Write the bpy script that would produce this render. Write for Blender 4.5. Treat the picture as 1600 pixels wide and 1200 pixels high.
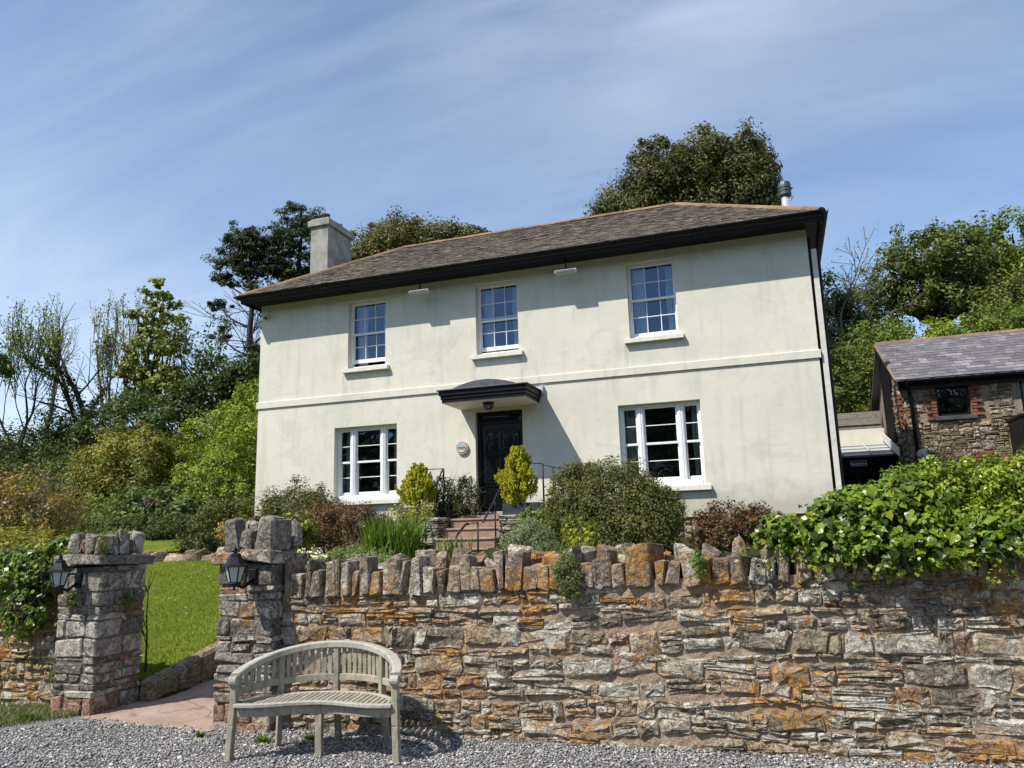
import bpy, math, random
import numpy as np
from mathutils import Matrix, Vector

S = bpy.context.scene
COL = S.collection
R = math.radians
for o in list(bpy.data.objects):
    bpy.data.objects.remove(o)

# ---------------------------------------------------------------- camera, sky, sun, exposure
cam_d = bpy.data.cameras.new('camera')
cam_d.sensor_width = 36.0
cam_d.lens = 27.0
cam_d.clip_start = 0.05
cam_d.clip_end = 3000.0
cam = bpy.data.objects.new('camera', cam_d)
COL.objects.link(cam)
_p, _r, _y = R(10.952), R(-1.602), R(-18.79)
fw = np.array([math.sin(_y)*math.cos(_p), math.cos(_y)*math.cos(_p), math.sin(_p)])
r0 = np.array([math.cos(_y), -math.sin(_y), 0.0])
u0 = np.cross(r0, fw)
rt = math.cos(_r)*r0 + math.sin(_r)*u0
up = -math.sin(_r)*r0 + math.cos(_r)*u0
cam.matrix_world = Matrix(((rt[0], up[0], -fw[0], 0.0), (rt[1], up[1], -fw[1], 0.0), (rt[2], up[2], -fw[2], 1.6), (0, 0, 0, 1)))
S.camera = cam
EYE = np.array([0.0, 0.0, 1.6])

SUN_TO = np.array([-0.8, -1.0, 1.6])
SUN_TO = SUN_TO/np.linalg.norm(SUN_TO)
sun_d = bpy.data.lights.new('sun', 'SUN')
sun_d.energy = 4.8
sun_d.angle = R(0.53)
sun_d.color = (1.0, 0.955, 0.88)
sun = bpy.data.objects.new('sun', sun_d)
COL.objects.link(sun)
sun.location = (-20, -25, 40)
sun.rotation_euler = Vector(SUN_TO.tolist()).to_track_quat('Z', 'Y').to_euler()

W = bpy.data.worlds.new('World')
S.world = W
W.use_nodes = True
wn, wl = W.node_tree.nodes, W.node_tree.links
wn.clear()
sky = wn.new('ShaderNodeTexSky')
sky.sky_type = 'NISHITA'
sky.sun_disc = False
sky.sun_elevation = math.asin(SUN_TO[2])
sky.sun_rotation = math.atan2(SUN_TO[0], SUN_TO[1])
sky.altitude = 30
sky.air_density = 0.95
sky.dust_density = 0.15
sky.ozone_density = 3.0
# thin cirrus: a flat layer far above, seen as streaks that thicken in broad soft patches
tc = wn.new('ShaderNodeTexCoord')
sep = wn.new('ShaderNodeSeparateXYZ')
wl.new(tc.outputs['Generated'], sep.inputs[0])
zz = wn.new('ShaderNodeMath'); zz.operation = 'MAXIMUM'; zz.inputs[1].default_value = 0.0
wl.new(sep.outputs['Z'], zz.inputs[0])
za = wn.new('ShaderNodeMath'); za.operation = 'ADD'; za.inputs[1].default_value = 0.22
wl.new(zz.outputs[0], za.inputs[0])
dx = wn.new('ShaderNodeMath'); dx.operation = 'DIVIDE'
wl.new(sep.outputs['X'], dx.inputs[0]); wl.new(za.outputs[0], dx.inputs[1])
dy = wn.new('ShaderNodeMath'); dy.operation = 'DIVIDE'
wl.new(sep.outputs['Y'], dy.inputs[0]); wl.new(za.outputs[0], dy.inputs[1])
cmb = wn.new('ShaderNodeCombineXYZ')
wl.new(dx.outputs[0], cmb.inputs[0]); wl.new(dy.outputs[0], cmb.inputs[1])


def wnoise(rot, sc, scale, detail, rough, dist, loc=(0, 0, 0)):
    mp = wn.new('ShaderNodeMapping')
    mp.inputs['Rotation'].default_value = (0, 0, rot)
    mp.inputs['Location'].default_value = loc
    mp.inputs['Scale'].default_value = sc
    wl.new(cmb.outputs[0], mp.inputs[0])
    n = wn.new('ShaderNodeTexNoise')
    n.inputs['Scale'].default_value = scale
    n.inputs['Detail'].default_value = detail
    n.inputs['Roughness'].default_value = rough
    n.inputs['Distortion'].default_value = dist
    wl.new(mp.outputs[0], n.inputs['Vector'])
    return n


def wrange(src, a, b, c, d):
    m = wn.new('ShaderNodeMapRange')
    m.interpolation_type = 'SMOOTHSTEP'
    for i, v in zip((1, 2, 3, 4), (a, b, c, d)):
        m.inputs[i].default_value = v
    wl.new(src, m.inputs[0])
    return m.outputs[0]


CLOUD_AT = (11.3, 6.6, 0.0)
n1 = wnoise(R(35), (0.5, 1.5, 1), 1.3, 6, 0.55, 0.7, CLOUD_AT)
n2 = wnoise(R(20), (0.7, 0.9, 1), 0.8, 3, 0.5, 0.2, CLOUD_AT)
n3 = wnoise(R(40), (0.9, 3.2, 1), 2.4, 8, 0.6, 0.9, CLOUD_AT)
ma = wn.new('ShaderNodeMath'); ma.operation = 'MULTIPLY'
wl.new(wrange(n1.outputs['Fac'], 0.30, 0.80, 0, 1), ma.inputs[0])
wl.new(wrange(n2.outputs['Fac'], 0.36, 0.66, 0.32, 1), ma.inputs[1])
mb_ = wn.new('ShaderNodeMath'); mb_.operation = 'MULTIPLY_ADD'
wl.new(wrange(n3.outputs['Fac'], 0.42, 0.80, 0, 1), mb_.inputs[0])
mb_.inputs[1].default_value = 0.08
wl.new(ma.outputs[0], mb_.inputs[2])
mc = wn.new('ShaderNodeMath'); mc.operation = 'MULTIPLY'; mc.use_clamp = True
mc.inputs[1].default_value = 0.66
wl.new(mb_.outputs[0], mc.inputs[0])
mx = wn.new('ShaderNodeMix'); mx.data_type = 'RGBA'
wl.new(mc.outputs[0], mx.inputs['Factor'])
wl.new(sky.outputs[0], mx.inputs['A'])
mx.inputs['B'].default_value = (5.0, 5.4, 6.4, 1)
tn = wn.new('ShaderNodeMix'); tn.data_type = 'RGBA'; tn.blend_type = 'MULTIPLY'
tn.inputs['Factor'].default_value = 1.0
wl.new(mx.outputs['Result'], tn.inputs['A'])
tn.inputs['B'].default_value = (1.02, 1.0, 0.97, 1)
bg = wn.new('ShaderNodeBackground')
bg.inputs['Strength'].default_value = 0.15
wl.new(tn.outputs['Result'], bg.inputs['Color'])
wo = wn.new('ShaderNodeOutputWorld')
wl.new(bg.outputs[0], wo.inputs[0])

S.view_settings.view_transform = 'Standard'
S.view_settings.look = 'None'
S.view_settings.gamma = 1.0
S.view_settings.use_curve_mapping = False
S.view_settings.exposure = 0.34
S.cycles.max_bounces = 7
S.cycles.transparent_max_bounces = 10
S.cycles.sample_clamp_indirect = 6.0

# ---------------------------------------------------------------- material helpers
class M:
    def __init__(s, name, rough=0.8, spec=0.3, metal=0.0):
        s.m = bpy.data.materials.new(name)
        s.m.use_nodes = True
        s.n, s.l = s.m.node_tree.nodes, s.m.node_tree.links
        s.b = s.n['Principled BSDF']
        s.b.inputs['Roughness'].default_value = rough
        s.b.inputs['Specular IOR Level'].default_value = spec
        s.b.inputs['Metallic'].default_value = metal

    def put(s, sock, v):
        if isinstance(v, (int, float)):
            sock.default_value = v
        elif isinstance(v, (tuple, list)):
            sock.default_value = tuple(v) + ((1,) if len(v) == 3 and sock.type == 'RGBA' else ())
        else:
            s.l.new(v, sock)

    def pos(s):
        return s.n.new('ShaderNodeNewGeometry').outputs['Position']

    def sepxyz(s, v):
        x = s.n.new('ShaderNodeSeparateXYZ')
        s.l.new(v, x.inputs[0])
        return x

    def attr(s, name='rnd'):
        a = s.n.new('ShaderNodeAttribute')
        a.attribute_name = name
        return a.outputs['Color']

    def split(s, c):
        x = s.n.new('ShaderNodeSeparateColor')
        s.l.new(c, x.inputs[0])
        return x.outputs[0], x.outputs[1], x.outputs[2]

    def vec(s, v, scale=(1, 1, 1), rot=(0, 0, 0)):
        x = s.n.new('ShaderNodeMapping')
        x.inputs['Scale'].default_value = scale
        x.inputs['Rotation'].default_value = rot
        s.l.new(v, x.inputs[0])
        return x.outputs[0]

    def vadd(s, v, w, k=1.0):
        x = s.n.new('ShaderNodeVectorMath'); x.operation = 'MULTIPLY_ADD'
        s.l.new(w, x.inputs[0]); x.inputs[1].default_value = (k, k, k); s.l.new(v, x.inputs[2])
        return x.outputs[0]

    def noise(s, v, scale, detail=4, rough=0.55, dist=0.0):
        x = s.n.new('ShaderNodeTexNoise')
        x.inputs['Scale'].default_value = scale
        x.inputs['Detail'].default_value = detail
        x.inputs['Roughness'].default_value = rough
        x.inputs['Distortion'].default_value = dist
        s.l.new(v, x.inputs['Vector'])
        return x.outputs['Fac']

    def voro(s, v, scale, feat='F1'):
        x = s.n.new('ShaderNodeTexVoronoi')
        x.feature = feat
        x.inputs['Scale'].default_value = scale
        s.l.new(v, x.inputs['Vector'])
        return x.outputs['Distance']

    def ramp(s, f, stops, interp='LINEAR'):
        x = s.n.new('ShaderNodeValToRGB')
        x.color_ramp.interpolation = interp
        e = x.color_ramp.elements
        while len(e) < len(stops):
            e.new(0.5)
        for el, (p, c) in zip(e, stops):
            el.position = p
            el.color = tuple(c) + (1,) if len(c) == 3 else c
        s.put(x.inputs[0], f)
        return x.outputs[0]

    def rng(s, f, a, b, c=0.0, d=1.0):
        x = s.n.new('ShaderNodeMapRange')
        x.interpolation_type = 'SMOOTHSTEP'
        for i, v in zip((1, 2, 3, 4), (a, b, c, d)):
            x.inputs[i].default_value = v
        s.put(x.inputs[0], f)
        return x.outputs[0]

    def math(s, op, a, b=0.0, c=0.0):
        x = s.n.new('ShaderNodeMath'); x.operation = op
        s.put(x.inputs[0], a); s.put(x.inputs[1], b); s.put(x.inputs[2], c)
        return x.outputs[0]

    def mix(s, f, a, b, blend='MIX'):
        x = s.n.new('ShaderNodeMix'); x.data_type = 'RGBA'; x.blend_type = blend
        s.put(x.inputs['Factor'], f); s.put(x.inputs['A'], a); s.put(x.inputs['B'], b)
        return x.outputs['Result']

    def bump(s, h, strength=0.5, dist=0.02, prev=None):
        x = s.n.new('ShaderNodeBump')
        x.inputs['Strength'].default_value = strength
        x.inputs['Distance'].default_value = dist
        s.l.new(h, x.inputs['Height'])
        if prev is not None:
            s.l.new(prev, x.inputs['Normal'])
        return x.outputs[0]

    def done(s, color=None, normal=None, rough=None):
        if color is not None:
            s.put(s.b.inputs['Base Color'], color)
        if normal is not None:
            s.l.new(normal, s.b.inputs['Normal'])
        if rough is not None:
            s.put(s.b.inputs['Roughness'], rough)
        return s.m


def simple(name, color, rough=0.6, spec=0.3, metal=0.0, var=0.12, vscale=9.0, bump=0.0, bscale=60.0):
    k = M(name, rough, spec, metal)
    p = k.pos()
    f = k.noise(p, vscale, 5, 0.6)
    lo = tuple(max(0, c*(1-var*2)) for c in color)
    hi = tuple(min(1, c*(1+var)) for c in color)
    c = k.ramp(f, [(0.3, lo), (0.7, hi)])
    n = k.bump(k.noise(p, bscale, 4), bump, 0.01) if bump else None
    return k.done(c, n)


def mat_stone(name, base, white=0.5, orange=0.3, red=0.15, layer=(3, 3, 26)):
    """Rubble: each stone its own tint (attribute rnd), pale crusty lichen, orange lichen, layered slaty relief."""
    k = M(name, 0.9, 0.2)
    p = k.pos()
    ra, rb, rc = k.split(k.attr())
    off = k.vadd(p, k.attr(), 7.0)
    tone = k.ramp(ra, base)
    tone = k.mix(k.math('MULTIPLY', k.rng(rb, 1-red-0.05, 1-red+0.08), 0.75), tone, (0.27, 0.145, 0.10))
    lay = k.noise(k.vec(off, layer), 1.6, 6, 0.65, 1.0)
    fine = k.noise(off, 42, 6, 0.7)
    med = k.noise(off, 11, 5, 0.6, 0.4)
    c = k.mix(1.0, tone, k.ramp(lay, [(0.25, (0.42, 0.40, 0.38)), (0.5, (0.95, 0.93, 0.9)), (0.75, (1.3, 1.28, 1.25))]), 'MULTIPLY')
    c = k.mix(0.8, c, k.ramp(fine, [(0.3, (0.32, 0.31, 0.30)), (0.52, (1, 1, 1)), (0.75, (1.5, 1.48, 1.45))]), 'MULTIPLY')
    # dark cracks and pits
    cn = k.noise(off, 8, 7, 0.68, 0.8)
    crack = k.rng(k.math('ABSOLUTE', k.math('SUBTRACT', cn, 0.5)), 0.0, 0.018, 0.6, 0.0)
    c = k.mix(crack, c, (0.035, 0.030, 0.026))
    # pale crust: clusters of small round patches
    wl_ = k.math('ADD', k.math('ADD', k.math('MULTIPLY', k.noise(off, 8, 5, 0.6, 0.5), 0.55), k.math('MULTIPLY', k.noise(off, 48, 6, 0.72, 0.3), 0.45)), k.math('MULTIPLY', k.math('SUBTRACT', rc, 0.5), 0.17))
    wf = k.rng(wl_, 0.57-0.14*white, 0.625-0.12*white)
    crust = k.ramp(k.noise(off, 95, 4, 0.7), [(0.3, (0.25, 0.24, 0.215)), (0.55, (0.43, 0.42, 0.385)), (0.75, (0.66, 0.65, 0.61))])
    c = k.mix(k.math('MULTIPLY', wf, 0.88), c, crust)
    # orange crust, in patches that run across neighbouring stones
    ol = k.math('ADD', k.math('ADD', k.math('MULTIPLY', k.noise(p, 1.9, 3, 0.5), 0.50), k.math('MULTIPLY', k.noise(k.vec(p, (1, 1, 1.7)), 15, 8, 0.72, 0.5), 0.60)), k.math('MULTIPLY', k.math('SUBTRACT', rb, 0.5), 0.10))
    of = k.rng(ol, 0.72-0.22*orange, 0.765-0.22*orange)
    oc = k.ramp(k.noise(p, 75, 4, 0.7), [(0.3, (0.14, 0.075, 0.022)), (0.5, (0.30, 0.155, 0.035)), (0.7, (0.46, 0.25, 0.05))])
    c = k.mix(k.math('MULTIPLY', of, 0.82), c, oc)
    c = k.mix(1.0, c, (1.24, 1.18, 1.08), 'MULTIPLY')
    hgt = k.math('ADD', k.math('MULTIPLY', lay, 0.9), k.math('ADD', k.math('MULTIPLY', med, 0.9), k.math('MULTIPLY', fine, 0.32)))
    hgt = k.math('SUBTRACT', hgt, k.math('MULTIPLY', crack, 0.5))
    n = k.bump(hgt, 1.0, 0.030)
    return k.done(c, n, k.rng(fine, 0.3, 0.7, 0.78, 0.97))


def mat_leaf(name, rough=0.5, spec=0.35, trans=0.22):
    k = M(name, rough, spec)
    c = k.attr('col')
    k.put(k.b.inputs['Base Color'], c)
    t = k.n.new('ShaderNodeBsdfTranslucent')
    tint = k.mix(1.0, c, (1.5, 1.5, 0.6), 'MULTIPLY')
    k.l.new(tint, t.inputs['Color'])
    ms = k.n.new('ShaderNodeMixShader')
    ms.inputs[0].default_value = trans
    k.l.new(k.b.outputs[0], ms.inputs[1]); k.l.new(t.outputs[0], ms.inputs[2])
    k.l.new(ms.outputs[0], k.n['Material Output'].inputs[0])
    return k.m


UZ_SILL, GZ_SILL = 5.27, 2.30


def mat_render():
    """Cream masonry paint, weathered: rain streaks, pale green algae, hairline cracks."""
    k = M('cream_render', 0.85, 0.2)
    p = k.pos()
    streak = k.noise(k.vec(p, (2.2, 2.2, 0.28)), 2.0, 6, 0.62, 0.3)
    patch = k.noise(p, 0.55, 5, 0.6, 0.5)
    alg = k.noise(k.vec(p, (1.0, 1.0, 0.7)), 1.1, 7, 0.68, 0.4)
    c = k.ramp(patch, [(0.3, (0.60, 0.57, 0.485)), (0.55, (0.655, 0.62, 0.52)), (0.75, (0.69, 0.655, 0.545))])
    c = k.mix(k.rng(streak, 0.48, 0.80, 0, 0.6), c, (0.44, 0.43, 0.38))
    c = k.mix(k.rng(alg, 0.54, 0.76, 0, 0.5), c, (0.51, 0.47, 0.355))
    sp = k.noise(k.vec(p, (1.0, 1.0, 1.6)), 9, 8, 0.75)
    c = k.mix(k.rng(sp, 0.66, 0.78, 0, 0.55), c, (0.36, 0.36, 0.33))
    px_s, py_s, pz_s = (lambda x: (x.outputs[0], x.outputs[1], x.outputs[2]))(k.sepxyz(p))
    base = k.math('ADD', pz_s, k.math('MULTIPLY', k.noise(p, 2.2, 5, 0.6), -0.9))
    c = k.mix(k.rng(base, 1.45, 2.05, 0.55, 0.0), c, (0.30, 0.27, 0.20))
    sills = [(a, UZ_SILL) for a in (-9.12, -8.02, -5.96, -4.86, -2.64, -1.53)]+[(a, GZ_SILL) for a in (-9.44, -7.73, -2.96, -1.22)]
    drip = None
    for xe, ze in sills:
        w_ = k.math('MULTIPLY', k.rng(k.math('ABSOLUTE', k.math('SUBTRACT', px_s, xe)), 0.02, 0.09, 1, 0), k.math('MULTIPLY', k.rng(pz_s, ze-0.95, ze-.1, 0, 1), k.rng(pz_s, ze-.01, ze+.02, 1, 0)))
        drip = w_ if drip is None else k.math('MAXIMUM', drip, w_)
    drip = k.math('MULTIPLY', drip, k.rng(k.noise(k.vec(p, (14, 14, 1.2)), 2.0, 4, 0.6), 0.38, 0.66))
    c = k.mix(k.math('MULTIPLY', drip, 0.55), c, (0.27, 0.265, 0.22))
    rp = k.noise(k.vec(p, (1, 1, 1.3)), 0.75, 3, 0.75, 1.2)
    c = k.mix(k.rng(rp, 0.575, 0.60, 0, 0.30), c, (0.50, 0.485, 0.43))
    nz = k.n.new('ShaderNodeTexNoise'); nz.inputs['Scale'].default_value = 2.5; nz.inputs['Detail'].default_value = 5
    k.l.new(p, nz.inputs['Vector'])
    wob = k.vadd(p, nz.outputs['Color'], 0.9)
    cr = k.voro(wob, 0.42, 'DISTANCE_TO_EDGE')
    crf = k.math('MULTIPLY', k.rng(cr, 0.0, 0.0035, 1, 0), k.rng(k.noise(p, 0.7, 2), 0.52, 0.6, 0, 0.55))
    c = k.mix(crf, c, (0.33, 0.31, 0.27))
    n = k.bump(k.noise(p, 55, 5, 0.6), 0.14, 0.01)
    n = k.bump(k.noise(p, 2.4, 4, 0.55), 0.22, 0.06, n)
    return k.done(c, n)


def mat_tile(name, stops, moss=True, orange=0.5):
    k = M(name, 0.9, 0.2)
    p = k.pos()
    ra, rb, rc = k.split(k.attr())
    c = k.ramp(ra, stops)
    f = k.noise(p, 30, 6, 0.7)
    c = k.mix(0.9, c, k.ramp(f, [(0.3, (0.55, 0.53, 0.5)), (0.55, (1, 1, 1)), (0.75, (1.35, 1.3, 1.25))]), 'MULTIPLY')
    big = k.noise(p, 0.9, 4, 0.6)
    c = k.mix(k.rng(big, 0.45, 0.7, 0, 0.45), c, (0.09, 0.075, 0.06))
    if moss:
        li = k.noise(p, 7.5, 7, 0.7, 0.4)
        c = k.mix(k.rng(li, 0.60, 0.70, 0, 0.6), c, (0.30, 0.27, 0.22))
        li2 = k.noise(p, 5.0, 7, 0.72, 0.4)
        c = k.mix(k.rng(li2, 0.66-0.2*orange, 0.74-0.2*orange, 0, 0.8), c, (0.33, 0.17, 0.055))
        mo = k.noise(p, 13, 5, 0.7)
        c = k.mix(k.rng(mo, 0.66, 0.72, 0, 0.9), c, (0.022, 0.025, 0.012))
    n = k.bump(f, 0.5, 0.02)
    return k.done(c, n)


def mat_glass():
    k = M('window_glass', 0.02, 0.5)
    k.n.remove(k.b)
    tr = k.n.new('ShaderNodeBsdfTransparent'); tr.inputs[0].default_value = (0.80, 0.86, 0.85, 1)
    gl = k.n.new('ShaderNodeBsdfGlossy'); gl.inputs['Roughness'].default_value = 0.012
    gl.inputs['Color'].default_value = (0.55, 0.71, 1.0, 1)
    fr = k.n.new('ShaderNodeFresnel'); fr.inputs[0].default_value = 1.5
    nz = k.noise(k.pos(), 1.6, 2)
    n = k.bump(nz, 0.10, 0.05)
    k.l.new(n, gl.inputs['Normal'])
    f = k.math('MULTIPLY_ADD', fr.outputs[0], 1.1, 0.07)
    ms = k.n.new('ShaderNodeMixShader')
    k.l.new(f, ms.inputs[0]); k.l.new(tr.outputs[0], ms.inputs[1]); k.l.new(gl.outputs[0], ms.inputs[2])
    k.l.new(ms.outputs[0], k.n['Material Output'].inputs[0])
    return k.m


def mat_wood(name, stops, grain=(30, 30, 2.5), bump=0.4, rough=0.85, green=0.0):
    k = M(name, rough, 0.2)
    oc = k.n.new('ShaderNodeTexCoord').outputs['Object']
    ra, rb, rc = k.split(k.attr())
    p = k.vadd(oc, k.attr(), 3.0)
    g = k.noise(k.vec(p, grain), 1.5, 6, 0.65, 0.5)
    c = k.ramp(g, stops)
    c = k.mix(0.5, c, k.ramp(ra, [(0, (0.75, 0.75, 0.75)), (1, (1.18, 1.16, 1.12))]), 'MULTIPLY')
    bl = k.noise(p, 7, 5, 0.6)
    c = k.mix(k.rng(bl, 0.5, 0.75, 0, 0.5), c, tuple(x*0.6 for x in stops[0][1]))
    if green:
        c = k.mix(k.rng(k.noise(p, 3.5, 4), 0.42, 0.62, 0, green), c, (0.115, 0.12, 0.06))
    n = k.bump(g, bump, 0.006)
    return k.done(c, n)


STONE_BASE = [(0.0, (0.15, 0.13, 0.11)), (0.3, (0.225, 0.20, 0.165)), (0.55, (0.28, 0.24, 0.19)), (0.8, (0.315, 0.25, 0.175)), (1.0, (0.37, 0.325, 0.265))]
PILLAR_BASE = [(0.0, (0.13, 0.125, 0.12)), (0.5, (0.20, 0.19, 0.18)), (1.0, (0.29, 0.275, 0.255))]
BARN_BASE = [(0.0, (0.15, 0.125, 0.10)), (0.4, (0.25, 0.205, 0.155)), (0.7, (0.33, 0.265, 0.19)), (1.0, (0.40, 0.33, 0.25))]
MAT = {
    'stone': mat_stone('rubble_stone', STONE_BASE, 0.52, 0.60, 0.14, (6, 6, 11)),
    'coping': mat_stone('coping_stone', [(0, (0.15, 0.13, 0.115)), (0.5, (0.235, 0.20, 0.165)), (1, (0.32, 0.275, 0.23))], 0.24, 0.62, 0.08, (9, 9, 9)),
    'pillar': mat_stone('pillar_stone', PILLAR_BASE, 0.46, 0.26, 0.12, (8, 8, 11)),
    'gold': mat_stone('golden_rubble_stone', [(0, (0.15, 0.12, 0.08)), (0.5, (0.27, 0.21, 0.12)), (1, (0.36, 0.28, 0.16))], 0.3, 0.62, 0.2, (6, 6, 16)),
    'barn': mat_stone('barn_stone', BARN_BASE, 0.10, 0.02, 0.05),
    'slate_stone': mat_stone('dry_slate_stone', [(0, (0.13, 0.125, 0.12)), (0.6, (0.27, 0.26, 0.245)), (1, (0.40, 0.385, 0.36))], 0.35, 0.05, 0.05),
    'render': mat_render(),
    'white': simple('white_paint', (0.80, 0.80, 0.79), 0.4, 0.4, var=0.03, vscale=14),
    'sill': simple('painted_sill', (0.72, 0.69, 0.60), 0.75, 0.25, var=0.08, vscale=12, bump=0.15),
    'black': simple('black_paint', (0.009, 0.010, 0.012), 0.42, 0.25, var=0.2, vscale=9, bump=0.05),
    'gutterblack': simple('black_gutter_paint', (0.009, 0.010, 0.012), 0.5, 0.16, var=0.25, vscale=5, bump=0.1),
    'door': simple('black_gloss_door', (0.006, 0.007, 0.009), 0.14, 0.5, var=0.15),
    'iron': simple('wrought_iron', (0.014, 0.014, 0.016), 0.5, 0.4, var=0.2, vscale=30, bump=0.2),
    'soffit': simple('canopy_soffit_paint', (0.72, 0.68, 0.60), 0.7, 0.3, var=0.05),
    'lead': simple('lead_sheet', (0.085, 0.09, 0.10), 0.6, 0.4, var=0.2, vscale=12, bump=0.2),
    'chimney': simple('grey_cement_render', (0.36, 0.345, 0.31), 0.92, 0.15, var=0.22, vscale=3.5, bump=0.35),
    'pot': simple('terracotta_pot', (0.12, 0.062, 0.05), 0.8, 0.2, var=0.25, vscale=14, bump=0.2),
    'steel': simple('flue_steel', (0.60, 0.62, 0.65), 0.35, 0.5, 0.45, var=0.08),
    'cowl': simple('dark_flue_cowl', (0.10, 0.105, 0.115), 0.5, 0.5, 0.6, var=0.15),
    'grey_metal': simple('pale_lamp_metal', (0.50, 0.50, 0.49), 0.5, 0.4, var=0.1),
    'pipe': simple('cream_pipe_paint', (0.62, 0.59, 0.52), 0.6, 0.3, var=0.08),
    'brick': simple('red_brick', (0.235, 0.092, 0.062), 0.9, 0.15, var=0.35, vscale=9, bump=0.3),
    'concrete': simple('pale_concrete', (0.42, 0.40, 0.34), 0.9, 0.15, var=0.2, vscale=6, bump=0.2),
    'interior': simple('dim_room_paint', (0.16, 0.15, 0.14), 0.9, 0.1),
    'dark_boards': simple('dark_stained_boards', (0.012, 0.011, 0.010), 0.85, 0.06, var=0.25, vscale=8, bump=0.2),
    'planter': simple('slate_grey_planter', (0.035, 0.04, 0.048), 0.6, 0.3, var=0.2, vscale=15),
    'soil': simple('dark_soil', (0.05, 0.038, 0.026), 0.95, 0.1, var=0.4, vscale=10, bump=0.8, bscale=25),
    'curtain': simple('pale_blue_curtain', (0.62, 0.72, 0.78), 0.9, 0.1, var=0.06),
    'curtain_green': simple('grey_green_curtain', (0.46, 0.54, 0.48), 0.9, 0.1, var=0.06),
    'blue_door': simple('pale_blue_paint', (0.22, 0.36, 0.44), 0.5, 0.3, var=0.08),
    'red_cloth': simple('orange_red_plastic', (0.55, 0.09, 0.04), 0.6, 0.3),
    'leaf': mat_leaf('leaf', 0.55, 0.3, 0.22),
    'leaf_glossy': mat_leaf('glossy_leaf', 0.33, 0.30, 0.24),
    'petal': mat_leaf('petal', 0.7, 0.2, 0.15),
    'bark': simple('grey_brown_bark', (0.085, 0.07, 0.055), 0.95, 0.1, var=0.35, vscale=7, bump=0.6, bscale=30),
    'bark_pale': simple('pale_twig_bark', (0.20, 0.165, 0.13), 0.95, 0.1, var=0.3, vscale=9, bump=0.4, bscale=30),
    'glass': mat_glass(),
    'bench': mat_wood('weathered_teak', [(0.25, (0.215, 0.19, 0.145)), (0.5, (0.335, 0.30, 0.235)), (0.75, (0.44, 0.40, 0.325))], (26, 26, 9), 0.6, 0.85, 0.22),
    'bench_rail': mat_wood('bleached_teak', [(0.25, (0.24, 0.225, 0.19)), (0.5, (0.36, 0.34, 0.295)), (0.75, (0.47, 0.45, 0.40))], (22, 22, 12), 0.5, 0.85, 0.1),
    'boards': mat_wood('weathered_boards', [(0.25, (0.13, 0.115, 0.10)), (0.5, (0.23, 0.205, 0.18)), (0.75, (0.33, 0.30, 0.27))], (2, 20, 25), 0.4),
    'step': mat_wood('brown_step_slab', [(0.25, (0.19, 0.13, 0.09)), (0.5, (0.29, 0.205, 0.15)), (0.75, (0.36, 0.27, 0.20))], (3, 8, 10), 0.4),
    'tile': mat_tile('roof_slate_brown', [(0, (0.105, 0.086, 0.070)), (0.5, (0.135, 0.110, 0.088)), (1, (0.175, 0.143, 0.115))], True, 0.12),
    'ridge': mat_tile('ridge_tile_lichen', [(0, (0.20, 0.135, 0.085)), (1, (0.31, 0.215, 0.14))], True, 0.75),
    'barn_slate': mat_tile('barn_slate_purple', [(0, (0.13, 0.118, 0.135)), (0.5, (0.175, 0.162, 0.180)), (0.85, (0.215, 0.20, 0.216)), (1, (0.29, 0.275, 0.285))], False),
}


def mat_mortar(name, a, b, c3, orange=False):
    k = M(name, 0.95, 0.1)
    p = k.pos()
    f = k.noise(p, 9, 8, 0.7, 0.4)
    c = k.ramp(f, [(0.3, a), (0.5, b), (0.7, c3)])
    g = k.noise(p, 60, 5, 0.7)
    c = k.mix(0.7, c, k.ramp(g, [(0.3, (0.5, 0.48, 0.45)), (0.6, (1.1, 1.1, 1.1))]), 'MULTIPLY')
    if orange:
        ol = k.math('ADD', k.math('MULTIPLY', k.noise(p, 1.9, 3, 0.5), 0.50), k.math('MULTIPLY', k.noise(k.vec(p, (1, 1, 1.7)), 15, 8, 0.72, 0.5), 0.60))
        c = k.mix(k.math('MULTIPLY', k.rng(ol, 0.585, 0.64), 0.7), c, (0.36, 0.20, 0.06))
    n = k.bump(g, 0.8, 0.012)
    n = k.bump(f, 0.8, 0.05, n)
    return k.done(c, n)


MAT['mortar'] = mat_mortar('sandy_mortar', (0.24, 0.18, 0.135), (0.41, 0.305, 0.22), (0.50, 0.405, 0.315), True)
MAT['mortar_grey'] = mat_mortar('grey_mortar', (0.11, 0.095, 0.08), (0.20, 0.17, 0.14), (0.29, 0.25, 0.20))
MAT['mortar_barn'] = mat_mortar('barn_mortar', (0.19, 0.14, 0.10), (0.30, 0.235, 0.175), (0.37, 0.30, 0.24))


def mat_pebble():
    k = M('pebble_grey', 0.75, 0.3)
    ra, rb, rc = k.split(k.attr())
    c = k.ramp(ra, [(0, (0.12, 0.12, 0.118)), (0.35, (0.23, 0.228, 0.222)), (0.68, (0.34, 0.335, 0.32)), (0.84, (0.40, 0.34, 0.30)), (0.93, (0.46, 0.41, 0.37)), (1, (0.70, 0.68, 0.65))])
    c = k.mix(0.5, c, k.ramp(k.noise(k.pos(), 120, 3), [(0.3, (0.6, 0.6, 0.6)), (0.7, (1.25, 1.25, 1.25))]), 'MULTIPLY')
    c = k.mix(1.0, c, k.ramp(k.noise(k.pos(), 1.3, 5, 0.65), [(0.32, (0.78, 0.77, 0.77)), (0.5, (1.05, 1.05, 1.05)), (0.7, (1.22, 1.20, 1.15))]), 'MULTIPLY')
    return k.done(c)


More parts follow.
